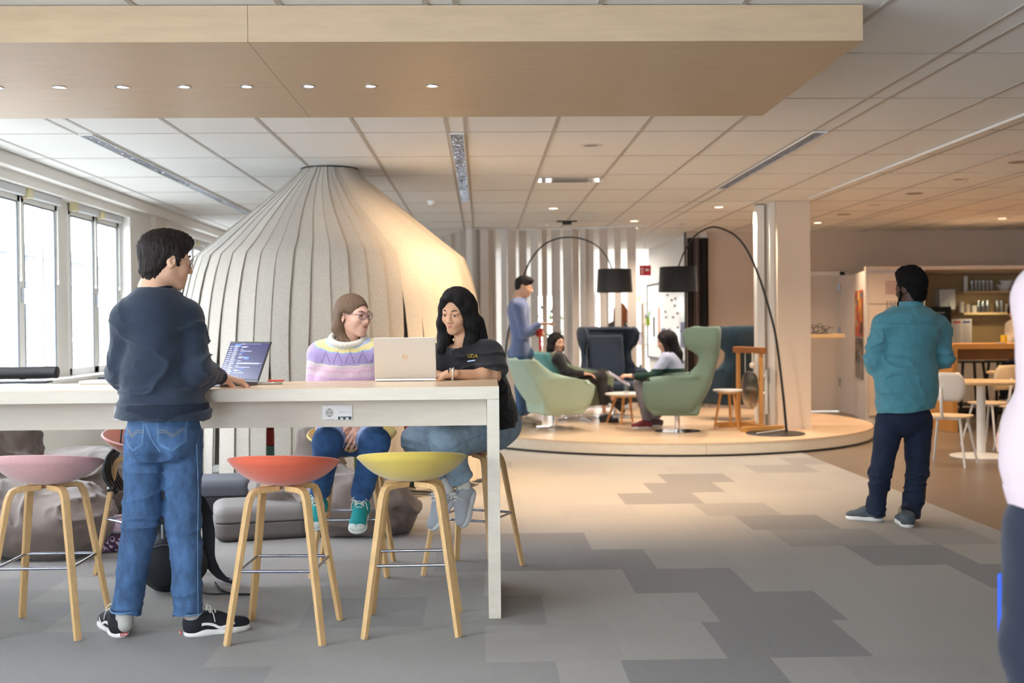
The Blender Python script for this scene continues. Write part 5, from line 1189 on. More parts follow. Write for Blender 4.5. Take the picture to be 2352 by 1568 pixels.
# ---------- standing man in the navy sweatshirt
def man_front():
    Y = 4.90
    base = Vector((D(352, 1450, Y).x, Y, 0)); off = base
    J = dict(neck=D(352, 672, Y+.0), pelvis=D(376, 985, Y+.0), shL=D(292, 732, Y-.03), shR=D(430, 726, Y+.04), elL=D(283, 850, Y+.03), wrL=D(312, 905, Y+.20), elR=D(452, 850, Y-.01), wrR=D(508, 866, 5.18),
             hipL=D(336, 1000, Y), hipR=D(416, 1000, Y+.02), knL=D(321, 1205, Y-.0), knR=D(424, 1208, Y+.03), anL=D(288, 1405, Y+.02), anR=D(432, 1410, Y-.02), fwd=Vector((.45, .9, 0)))
    t = person('man in navy sweatshirt and blue jeans standing at the table, typing on a laptop', base)
    s = 1.02
    # head turned to the right
    f = Vector((.80, .60, -.10)).normalized(); s_, f, u = (lambda a: a)(((f.cross(Vector((0, 0, 1))).normalized()), f, None)); u = s_.cross(f).normalized()
    hc = D(382, 598, Y+.02); h, W_ = head_sd(hc, s_, f, u, D(352, 664, Y-.0), 1.02, neckr=.052)
    b = SD(); trunk(b, J, s*.86, -.012); arm(b, J, 'L', s, -.004, 2); arm(b, J, 'R', s, -.004, 2); leg(b, J, 'L', s, -.012, k=.015); leg(b, J, 'R', s, -.012, k=.015)
    pass
    hd = SD(); hand_sd(hd, J['wrR'], Vector((.86, .48, -.22)), Vector((.2, .15, .95)), -1, curl=.50, s=1.02, thumb=.9)
    sdobj('body', [(h, .0030), (b, .012), (hd, .0028)], SK1, t, off).name = 'body'
    HB = hairmat('dark_brown_hair', '201714')
    eyes_brows(t, off, W_, s_, f, u, 1.02, HB, mat('lip_male', 'b87f6e', .5), brow=1.3)
    a = SD(); M = cols(s_, f, u); H = 1.02
    a.ell(W_(0, -.020, .040), (.086*H, .103*H, .090*H), M, .02); a.ell(W_(0, .026, .085), (.064*H, .068*H, .042*H), M, .03); a.ell(W_(0, .064, .086), (.050*H, .034*H, .028*H), M, .03); a.ell(W_(0, -.052, -.020), (.066*H, .055*H, .055*H), M, .03)
    a.cap(W_(-.045, .074, .080), W_(.045, .074, .080), .016*H, .016*H, .02); a.cap(W_(.0, -.058, -.05), W_(0, -.050, -.075), .05*H, .042*H, .02)
    for q in (-1, 1): a.cap(W_(q*.076, .012, .03), W_(q*.074, .020, -.018), .012*H, .008*H, .015)
    a.ell(W_(0, .125, .000), (.080*H, .060*H, .058*H), M, .012, 's'); a.ell(W_(0, .070, -.07), (.10*H, .082*H, .060*H), M, .012, 's')
    for q in (-1, 1): a.ell(W_(q*.088, .004, -.022), (.024*H, .022*H, .036*H), M, .01, 's')
    def streak(P):
        q = (P-npv(hc))@M; return -.003*(1-np.abs(vnoise(q, (110, 110, 26), 4)))**2-.0025*vnoise(q, (150, 150, 60), 9)
    a.disp(streak); sdobj('hair', [(a, .0028)], HB, t, off)
    glasses(t, off, W_, 1.02, M_STEEL)
    # sweatshirt
    NV = mat('navy_sweatshirt', '1d2a3c', .9, sheen=.25, var=.10, vscale=20, bump=.3, bscale=500)
    w = SD(); trunk(w, J, s*1.02, .010, depth=1.05); arm(w, J, 'L', s, .016, 1.93, .006); arm(w, J, 'R', s, .016, 1.90, .006)
    pv = Vector(J['pelvis']); hem = D(378, 958, Y); w.cap(pv+Vector((-.06, 0, .04)), pv+Vector((.06, 0, .04)), .125, .125, .08)
    w.cut(hem, (-.02, 0, -1)); w.cut(D(350, 664, Y)+Vector((.0, .0, .0)), (.05, .1, 1), .12)
    w.disp(wrinkle(.0075, 7.0, 21, [J['elR'], J['elL'], Vector(J['shR'])-Vector((0, 0, .08)), hem+Vector((0, 0, .10)), hem+Vector((.08, 0, .12))], .20))
    sw = sdobj('sweatshirt', [(w, .0058)], NV, t, off, 2)
    RB = mat('navy_ribbing', '162233', .9, bump=.6, bscale=60, stretch=(6, 6, .3))
    w2 = SD(); w2.ell(Vector((hem.x-.002, hem.y-.002, hem.z+.030)), (.191, .163, .2), None, .02); w2.cut(hem+Vector((0, 0, .062)), (0, 0, 1)); w2.cut(hem-Vector((0, 0, .004)), (0, 0, -1)); sdobj('waistband', [(w2, .0055)], RB, sw, off)
    for q in 'LR':
        cw = SD(); a_, b_ = Vector(J['el'+q]), Vector(J['wr'+q]); cw.cap(lerp(a_, b_, .74), lerp(a_, b_, .98), .0405, .035, .01); dd = (b_-a_).normalized(); cw.cut(lerp(a_, b_, .96), dd, .1); cw.cut(lerp(a_, b_, .75), -dd, .1); sdobj('cuff', [(cw, .004)], RB, sw, off)
    nkp = D(352, 666, Y); m = MB(); m.tube([nkp+Vector((.068*math.cos(k*math.pi/16), .066*math.sin(k*math.pi/16)+.0, .006+.010*math.sin(k*math.pi/16+.5))) for k in range(32)], .011, 8, closed=True); m.build('neckband', RB, sw, off=off, smooth='all')
    # jeans
    FT = dict(L=Vector((D(283, 1466, 4.85).x-.012, 4.905, .055)), R=Vector((G(420, 1462).x+.055, G(420, 1462).y+.024, .055)))
    j = SD(); pv2 = pv; s2, f2, u2 = frame(Vector(J['hipR'])-Vector(J['hipL']), (0, 0, 1)); M2 = cols(s2, f2, u2)
    j.ell(pv+Vector((.0, .0, .03)), (.146, .112, .13), M2, .05); 
    for q in (-1, 1): j.ell(pv+s2*q*.062+Vector((0, -.045, -.055)), (.072, .078, .088), M2, .05)
    for q in 'LR':
        a_, b_, c_ = (Vector(J[x+q]) for x in ('hip', 'kn', 'an')); j.cap(a_, b_, .090, .066, .012); j.cap(b_, lerp(b_, c_, .98), .066, .058, .012); j.cut(lerp(b_, c_, .985), c_-b_, .13)
    j.cut(D(378, 950, Y), (0, 0, 1), .35)
    j.disp(wrinkle(.007, 7, 5, [J['knL'], J['knR'], J['anL'], J['anR'], pv-Vector((0, 0, .14))], .17))
    je = sdobj('jeans', [(j, .0058)], DENIM, t, off, 2)
    for q in 'LR':
        b_, c_ = Vector(J['kn'+q]), Vector(J['an'+q]); e = lerp(b_, c_, .97); m = MB(); m.tube([e+Vector((.0595*math.cos(k*math.pi/16), .0595*math.sin(k*math.pi/16), -.004)) for k in range(32)], .0045, 6, closed=True); m.build('hem', DPALE, je, off=off)
        # sock
        so = SD(); so.cap(e+Vector((0, 0, .03)), FT[q], .041, .036, .01); sdobj('sock', [(so, .005)], mat('grey_sock', 'b5b1ab', .95, bump=.5, bscale=200), t, off)
    # pockets draped on the seat of the jeans
    nr = Vector((0, -1, 0)); X = Vector((1, 0, 0)); Z = Vector((0, 0, 1))
    def pocket(px, py, flip):
        o0 = D(px, py, Y-.15); sh = [(-.055, .062), (.060, .068), (.056, -.030), (.006, -.066), (-.050, -.038), (-.055, .062)]; sh = [(a*flip, b) for a, b in sh]
        c = strip_cells(sh, .0035, 8)+strip_cells([(a*.9, b*.9) for a, b in sh], .0022, 8); decal_patch('pocket_seam', je, o0, X, Z, c, nr, DPALE, je, off)
        c = strip_cells([(-.052*flip, .020), (-.02*flip, .022), (.010*flip, .000), (.032*flip, .016), (.055*flip, .034)], .0016, 6)+strip_cells([(-.052*flip, .012), (-.02*flip, .014), (.010*flip, -.008), (.032*flip, .008), (.055*flip, .026)], .0016, 6)
        decal_patch('arcuate_stitch', je, o0, X, Z, c, nr, DSTITCH, je, off, .0018)
    pocket(386, 1001, 1); pocket(302, 1001, -.8)
    c = strip_cells([(0, .05), (.004, .03), (.03, -.03), (.055, -.075)], .005, 8); decal_patch('yoke_seam', je, D(330, 1000, Y-.15), X, Z, c, nr, DPALE, je, off)
    c = strip_cells([(0, 0), (.004, -.2), (-.002, -.4), (-.004, -.72)], .0018, 10); decal_patch('side_seam', je, D(452, 1020, Y-.15), X, Z, c, nr, DPALE, je, off)
    # trainers
    BK = mat('black_suede', '16181f', .85, bump=.2); SW = mat('sole_white', 'e6e2de', .6); LC = mat('lace_white', 'e4e0da', .8); RT_ = mat('heel_red', 'c03a3c', .5)
    hl_ = G(283, 1466); tl = G(243, 1432); shoe(t, off, Vector((hl_.x, hl_.y, 0)), Vector((tl.x-.01, tl.y+.02, 0)), (0, 0, 1), 1.0, BK, SW, LC, stripe=SW, th=.026, tag_heel=RT_)
    hr_ = G(420, 1462); shoe(t, off, Vector((hr_.x, hr_.y, 0)), Vector((hr_.x+.262, hr_.y+.115, 0)), (0, 0, 1), 1.0, BK, SW, LC, stripe=SW, th=.026, tag_heel=RT_)
man_front()
KNIT = None
def knit_mat():
    m = bpy.data.materials.new('striped_pastel_knit'); m.use_nodes = True; nt = m.node_tree; b = nt.nodes['Principled BSDF']; b.inputs['Roughness'].default_value = .95; b.inputs['Sheen Weight'].default_value = .6
    tc = nt.nodes.new('ShaderNodeTexCoord'); at = nt.nodes.new('ShaderNodeAttribute'); at.attribute_name = 'yoke'
    r = nt.nodes.new('ShaderNodeValToRGB'); r.color_ramp.interpolation = 'CONSTANT'; el = r.color_ramp.elements
    stops = [(0, 'b9c6dc'), (.06, '8fa9d2'), (.12, 'b9c8de'), (.19, 'e6d795'), (.275, '97b6e2'), (.295, 'b5a1d2'), (.545, 'e2dccb'), (.575, 'e4c3cf'), (.66, 'dfb3c4'), (.70, 'e3c4d0'), (.80, 'dcb2d2')]
    el[0].position = 0; el[0].color = (*lin(stops[0][1]), 1); el[1].position = stops[1][0]; el[1].color = (*lin(stops[1][1]), 1)
    for p, c in stops[2:]: e = el.new(p); e.color = (*lin(c), 1)
    n = nt.nodes.new('ShaderNodeTexNoise'); n.inputs['Scale'].default_value = 60; nt.links.new(tc.outputs['Object'], n.inputs['Vector'])
    ad = nt.nodes.new('ShaderNodeMath'); ad.operation = 'MULTIPLY_ADD'; nt.links.new(n.outputs['Fac'], ad.inputs[0]); ad.inputs[1].default_value = .012; nt.links.new(at.outputs['Fac'], ad.inputs[2]); nt.links.new(ad.outputs[0], r.inputs[0])
    nt.links.new(r.outputs[0], b.inputs['Base Color'])
    wv = nt.nodes.new('ShaderNodeTexWave'); wv.inputs['Scale'].default_value = 45; wv.bands_direction = 'X'; wv.inputs['Distortion'].default_value = 3; nt.links.new(tc.outputs['Object'], wv.inputs['Vector'])
    bp = nt.nodes.new('ShaderNodeBump'); bp.inputs['Strength'].default_value = .5; bp.inputs['Distance'].default_value = .004; nt.links.new(wv.outputs['Fac'], bp.inputs['Height']); nt.links.new(bp.outputs[0], b.inputs['Normal']); return m
# ---------- woman with glasses, pastel sweater
def head_axes(fx, fy, fz, roll=0):
    f = Vector((fx, fy, fz)).normalized(); s_ = f.cross(Vector((0, 0, 1))).normalized(); u = s_.cross(f).normalized()
    if roll: q = Matrix.Rotation(R(roll), 3, f); s_ = q @ s_; u = q @ u
    return s_, f, u
def woman_knit():
    Y = 6.12; base = Vector((D(805, 1000, Y).x, Y, 0)); off = base
    t = person('woman with glasses and brown hair in striped pastel knit sitting at the table', base)
    J = dict(neck=D(796, 786, Y), pelvis=D(803, 1000, Y+.02), shL=D(862, 812, Y-.02), shR=D(738, 815, Y), elL=D(872, 900, Y+.0), wrL=D(830, 978, Y-.19), elR=D(728, 905, Y), wrR=D(792, 980, Y-.17),
             hipL=D(840, 1006, Y), hipR=D(768, 1006, Y), knL=D(861, 1016, Y-.36), knR=D(752, 1016, Y-.36), anL=D(826, 1148, Y-.20), anR=D(734, 1142, Y-.10), fwd=Vector((0, -1, 0)))
    s = .98; s_, f, u = head_axes(.80, -.60, -.02); hs = .94; hc = D(812, 725, Y-.02); h, W_ = head_sd(hc, s_, f, u, D(800, 786, Y), hs, True, neckr=.049)
    b = SD(); trunk(b, J, s*.9, fem=False); arm(b, J, 'L', s, -.006, 2); arm(b, J, 'R', s, -.006, 2); leg(b, J, 'L', s, -.01); leg(b, J, 'R', s, -.01)
    hd = SD(); hand_sd(hd, J['wrR'], D(812, 1012, Y-.27)-J['wrR'], Vector((-.3, -1, .2)), -1, .30, .92, spread=.12); hd2 = SD(); hand_sd(hd2, J['wrL'], D(806, 1024, Y-.30)-J['wrL'], Vector((.3, -1, .2)), 1, .25, .92, spread=.12)
    sdobj('body', [(h, .0026), (b, .012), (hd, .003), (hd2, .003)], SK2, t, off)
    HR = hairmat('light_brown_hair', '6f5844', .3); eyes_brows(t, off, W_, s_, f, u, hs, mat('brow_brown', '6a4f3c', .7), mat('lip_pink', 'b96a62', .4), gaze=(.4, 0), brow=.8)
    a = SD(); M = cols(s_, f, u); H = hs
    a.ell(W_(0, -.020, .034), (.083*H, .104*H, .093*H), M, .02); a.ell(W_(0, -.06, -.03), (.070*H, .052*H, .07*H), M, .04)
    for q in (-1, 1):
        a.cap(W_(q*.070, -.02, .02), W_(q*.066, -.055, -.07), .026*H, .030*H, .03); a.cap(W_(q*.066, -.055, -.07), W_(q*.058, -.02, -.142), .030*H, .022*H, .03); a.cap(W_(q*.058, -.02, -.142), W_(q*.060, .02, -.150), .020*H, .012*H, .03)
        a.ell(W_(q*.088, .010, -.012), (.020*H, .024*H, .034*H), M, .012, 's')
    a.cap(W_(0, -.085, -.02), W_(0, -.075, -.13), .045*H, .035*H, .04)
    a.ell(W_(0, .112, -.012), (.088*H, .072*H, .078*H), M, .014, 's'); a.ell(W_(0, .062, -.090), (.056*H, .080*H, .075*H), M, .014, 's')
    def streak(P): q = (P-npv(hc))@M; return -.0025*(1-np.abs(vnoise(q, (80, 80, 5), 14)))**2-.001*vnoise(q, (140, 140, 10), 19)
    a.disp(streak); sdobj('hair', [(a, .0028)], HR, t, off); glasses(t, off, W_, hs, mat('spectacle_frame', '8c6f78', .3), .0235, .0018)
    w = SD(); trunk(w, J, s, .020, fem=True); arm(w, J, 'L', s, .024, 1.9, .014); arm(w, J, 'R', s, .024, 1.9, .014); w.cut(D(800, 788, Y), (0, -.3, 1), .10); w.cut(D(800, 996, Y), (0, 0, -1), .3)
    w.disp(wrinkle(.004, 8, 33, [J['elR'], J['elL']], .14)); km = knit_mat(); sw = sdobj('sweater', [(w, .0055)], km, t, off, 2)
    nk = npv(D(799, 780, Y-.02))-npv(off); me = sw.data; co = np.zeros(len(me.vertices)*3); me.vertices.foreach_get('co', co); co = co.reshape(-1, 3)
    dd = co-nk; rad = np.sqrt(dd[:, 0]**2*.15+np.maximum(dd[:, 1], 0)**2*.3+dd[:, 2]**2)
    ang_ = np.arctan2(dd[:, 0], -dd[:, 2]); rad = rad+.002*np.sin(dd[:, 0]*90)
    at = me.attributes.new('yoke', 'FLOAT', 'POINT'); at.data.foreach_set('value', (rad*4).astype(np.float32))
    # lace diamonds
    c = []
    for k in range(5):
        x = -.13+.065*k
        for e_ in (-1, 1):
            for q in range(6): cx_, cz_ = x+e_*.0045*q, .030-q*.011; c.append([(cx_-.002, cz_-.003), (cx_+.002, cz_-.003), (cx_+.002, cz_+.003), (cx_-.002, cz_+.003)])
    decal_patch('lace_hole', sw, D(800, 822, Y-.2), (1, 0, 0), (0, 0, 1), c, (0, -1, 0), mat('lace_dark', '5c4d78', .9), sw, off, .001)
    m = MB(); RBW = mat('cream_ribbing', 'dcd5c4', .95, sheen=.4, bump=.8, bscale=14, stretch=(9, 9, .2)); nkc = D(799, 777, Y-.02)
    N_ = 96; pts = [nkc+Vector(((.088)*math.cos(k*2*math.pi/N_), .084*math.sin(k*2*math.pi/N_)+.0, .036*math.sin(k*2*math.pi/N_)+.0)) for k in range(N_)]
    m.tube(pts, .0175, 10, closed=True, scales=[1+.10*(k % 3 == 0) for k in range(N_)]); m.build('collar', RBW, sw, off=off, smooth='all')
    DK = mat('patched_blue_denim', '2f5484', .85, var=.3, vscale=22, bump=.3, bscale=400); DL = mat('pale_denim_panel', '8d9fc0', .85, var=.1, vscale=12)
    j = SD(); j.ell(Vector(J['pelvis'])+Vector((0, 0, .0)), (.175, .13, .11), None, .05)
    for q in 'LR': a_, b_, c_ = (Vector(J[x+q]) for x in ('hip', 'kn', 'an')); j.cap(a_, b_, .092, .070, .05); j.cap(b_, lerp(b_, c_, .9), .070, .054, .03); j.cut(lerp(b_, c_, .9), c_-b_, .12)
    j.disp(wrinkle(.004, 9, 8, [J['knL'], J['knR'], J['anL'], J['anR']], .14)); je = sdobj('jeans', [(j, .006)], DK, t, off, 2)
    for q in 'LR':
        a_, b_ = Vector(J['hip'+q]), Vector(J['kn'+q]); p = SD(); p.cap(lerp(a_, b_, .1), lerp(a_, b_, .80), .096, .083, .03); p.cut(lerp(a_, b_, .82), (b_-a_), .2); p.cut(lerp(a_, b_, .5)-Vector((0, 0, .0)), (0, .3, -1), .4); sdobj('thigh_panel', [(p, .006)], DL, je, off)
    TQ = mat('turquoise_canvas', '1f9a98', .8, bump=.3, bscale=300); RW = mat('rubber_white', 'dfe3dd', .5); LW = mat('lace_white', 'e4e0da', .8)
    a1 = Vector(J['anL']); shoe(t, off, a1+Vector((.01, .06, -.075)), a1+Vector((-.005, -.14, -.155)), (0, -.45, .9), .96, TQ, RW, LW, hi=True, th=.02, toecap=RW, name='high_top_shoe')
    a1 = Vector(J['anR']); shoe(t, off, a1+Vector((.0, .06, -.075)), a1+Vector((-.02, -.14, -.16)), (0, -.45, .9), .96, TQ, RW, LW, hi=True, th=.02, toecap=RW, name='high_top_shoe')
woman_knit()
# ---------- woman in the black shirt
def woman_black():
    Y = 6.02; base = Vector((D(1110, 1000, Y).x, Y, 0)); off = base
    t = person('woman with long black hair and black shirt sitting behind the silver laptop', base)
    J = dict(neck=D(1066, 795, Y), pelvis=D(1125, 985, Y+.06), shL=D(1124, 812, Y-.06), shR=D(1022, 812, Y+.05), elL=D(1134, 862, Y-.14), wrL=D(1032, 859, 5.72), elR=D(1006, 866, Y-.05), wrR=D(1000, 868, Y-.22),
             hipL=D(1128, 992, Y+.0), hipR=D(1112, 985, Y+.12), knL=D(1022, 1014, Y-.30), knR=D(956, 1012, Y+.02), anL=D(1066, 1112, Y-.22), anR=D(1028, 1122, Y-.10), fwd=Vector((-.5, -.86, 0)))
    s = .97; s_, f, u = head_axes(-.46, -.86, -.22, -4); hs = .94; hc = D(1050, 716, Y-.04); h, W_ = head_sd(hc, s_, f, u, D(1068, 790, Y), hs, True, neckr=.049)
    b = SD(); trunk(b, J, s*.9); leg(b, J, 'L', s, -.01); leg(b, J, 'R', s, -.01); arm(b, J, 'R', s, -.006, 2)
    fa = SD(); arm(fa, J, 'L', s*.92, -.002, 2); hand_sd(fa, J['wrL'], Vector((-.97, -.05, -.12)), Vector((.0, -.15, 1)), -1, .35, .92)
    hd = SD(); hand_sd(hd, J['wrR'], Vector((-.8, -.4, -.15)), Vector((0, 0, 1)), 1, .4, .92)
    sdobj('body', [(h, .0026), (b, .012), (fa, .004), (hd, .004)], SK3, t, off)
    HR = hairmat('black_hair', '0d0b0e', .3); eyes_brows(t, off, W_, s_, f, u, hs, HR, mat('lip_rose', 'b8635c', .35), gaze=(-.2, -.5), brow=.85)
    a = SD(); M = cols(s_, f, u); H = hs
    a.ell(W_(0, -.018, .034), (.086*H, .106*H, .096*H), M, .02); a.ell(W_(.02, -.02, .09), (.060*H, .075*H, .040*H), M, .03)
    a.cap(W_(0, -.06, .0), W_(0, -.10, -.10), .082*H, .075*H, .05)
    for q, l in ((-1, 1.0), (1, .92)):
        a.cap(W_(q*.075, .018, .03), W_(q*.088, .005, -.07), .026*H, .034*H, .03); a.cap(W_(q*.088, .005, -.07), W_(q*.085, .012, -.17*l), .034*H, .036*H, .03); a.cap(W_(q*.085, .012, -.17*l), W_(q*.070, .075, -.225*l), .034*H, .022*H, .03); a.cap(W_(q*.070, .075, -.225*l), W_(q*.052, .105, -.30*l), .022*H, .010*H, .02)
        a.cap(W_(q*.09, -.06, -.07), W_(q*.12, -.06, -.19), .04*H, .035*H, .03)
    a.cap(W_(0, -.10, -.10), W_(0, -.115, -.19), .075*H, .05*H, .05)
    a.ell(W_(-.004, .118, .004), (.068*H, .075*H, .090*H), M, .012, 's'); a.ell(W_(0, .062, -.085), (.052*H, .080*H, .075*H), M, .014, 's')
    
    for q in (-1, 1):
        a.cap(W_(q*.006, .080, .100), W_(q*.046, .068, .078), .012*H, .013*H, .02); a.cap(W_(q*.046, .068, .078), W_(q*.072, .044, .025), .013*H, .013*H, .02); a.cap(W_(q*.072, .044, .025), W_(q*.082, .032, -.06), .013*H, .018*H, .02)
    def streak(P): q = (P-npv(hc))@M; return -.0028*(1-np.abs(vnoise(q, (80, 80, 4), 24)))**2-.001*vnoise(q, (140, 140, 8), 29)
    a.disp(streak); sdobj('hair', [(a, .0030)], HR, t, off)
    TB = mat('black_tshirt', '131318', .9, sheen=.2, bump=.2, bscale=500); w = SD(); s1, f1, u1 = trunk(w, J, s*1.02, .012, fem=True, depth=1.08)
    w.cap(J['shL'], lerp(J['shL'], J['elL'], .80), .070, .080, .04); w.cut(lerp(J['shL'], J['elL'], .86), Vector(J['elL'])-Vector(J['shL'])+Vector((0, 0, -.05)), .15); w.cap(J['shR'], lerp(J['shR'], J['elR'], .9), .068, .070, .04)
    w.cap(D(1120, 900, Y+.05), D(1132, 955, Y+.08), .12, .13, .06); w.cut(D(1066, 792, Y), (-.2, -.3, 1), .09); w.cut(D(1140, 985, Y), (.15, 0, -1), .35); w.disp(wrinkle(.006, 7, 44, [lerp(J['shL'], J['elL'], .8), D(1130, 940, Y), D(1060, 850, Y-.1)], .18))
    sh = sdobj('tshirt', [(w, .0055)], TB, t, off, 2)
    o0 = D(1076, 822, Y-.2)
    ty = text('chest_lettering', 'UDA', .026, mat('lettering_yellow', 'd9b93a', .6), sh, D(1073, 822, Y-.185), (1, -.10, .02), (0, 0, 1), .0005, off)
    ty.data.transform(Matrix.Translation((0, 0, 0)))
    from mathutils.bvhtree import BVHTree
    dg = bpy.context.evaluated_depsgraph_get(); dg.update(); bv = BVHTree.FromObject(sh, dg)
    for v in ty.data.vertices:
        q = bv.ray_cast(v.co-Vector((0, .5, 0)), Vector((0, 1, 0)))[0]
        if q: v.co = q-Vector((0, .0015, 0))
    decal_patch('chest_bar', sh, D(1073, 829, Y-.2), (1, 0, 0), (0, 0, 1), strip_cells([(0, -.004), (.040, .002)], .006, 6), (0, -1, 0), mat('bar_pale_blue', 'cfe0ff', .6), sh, off, .0012)
    LJ = mat('light_denim', '869bab', .85, var=.2, vscale=22, bump=.3, bscale=400)
    j = SD(); j.ell(D(1130, 975, Y+.08), (.16, .17, .13), None, .05)
    for q, r1, r2 in (('L', .098, .078), ('R', .092, .072)): a_, b_, c_ = (Vector(J[x+q]) for x in ('hip', 'kn', 'an')); j.cap(a_, b_, r1, r2, .05); j.cap(b_, lerp(b_, c_, .84), r2, .058, .03); j.cut(lerp(b_, c_, .84), c_-b_, .11)
    j.cut(D(1150, 920, Y), (0, 0, 1), .3); j.disp(wrinkle(.0045, 7, 18, [J['knL'], J['knR'], J['anL'], J['anR']], .17)); je = sdobj('jeans', [(j, .006)], LJ, t, off, 2)
    decal_patch('side_seam', je, J['hipL'], (1, 0, 0), (0, 0, 1), strip_cells([(.0, .02), (-.08, .0), (-.17, -.03), (-.23, -.06)], .003, 8), (0, -1, 0), mat('denim_seam_dark', '5f7f92', .8), je, off)
    GS = mat('pale_grey_mesh', 'a9adb4', .8, bump=.5, bscale=200); GW = mat('sole_grey_white', 'c9cacc', .6); LW = mat('lace_white', 'e4e0da', .8); SO = mat('white_sock', 'd9d5d0', .95)
    for q, dx, dz in (('L', .015, -.02), ('R', -.06, -.02)):
        a1 = Vector(J['an'+q]); so = SD(); so.cap(lerp(J['kn'+q], a1, .80), a1-Vector((0, 0, .01)), .040, .036, .01); sdobj('sock', [(so, .005)], SO, t, off)
        shoe(t, off, a1+Vector((.052, .05, -.035)), a1+Vector((-.01+dx, -.06, -.215)), (-.85, -.45, .25), 1.0, GS, GW, LW, th=.030, name='running_shoe')
    # watch
    wr = lerp(J['wrL'], J['elL'], .06); ax_ = (Vector(J['elL'])-Vector(J['wrL'])).normalized(); m = MB(); m.sweep([wr+Vector((0, .031*math.cos(k*math.pi/14), .028*math.sin(k*math.pi/14))) for k in range(28)], [(-.0015, -.011), (.0015, -.011), (.0015, .011), (-.0015, .011)], up=ax_, closed=True)
    wa_ = m.build('watch_strap', mat('watch_cream', 'd8cbb5', .5), t, off=off); m = MB(); m.box(wr+Vector((0, -.004, .030)), (.028, .032, .008), Matrix.Rotation(R(8), 3, 'X')); m.build('watch_case', M_STEEL, wa_, off=off, bevel=.003)
    m = MB(); w3 = wr-ax_*.020; m.tube([w3+Vector((0, .026*math.cos(k*math.pi/12), .022*math.sin(k*math.pi/12))) for k in range(24)], .003, 5, closed=True); m.build('hair_tie', M_BLACK, t, off=off)
woman_black()
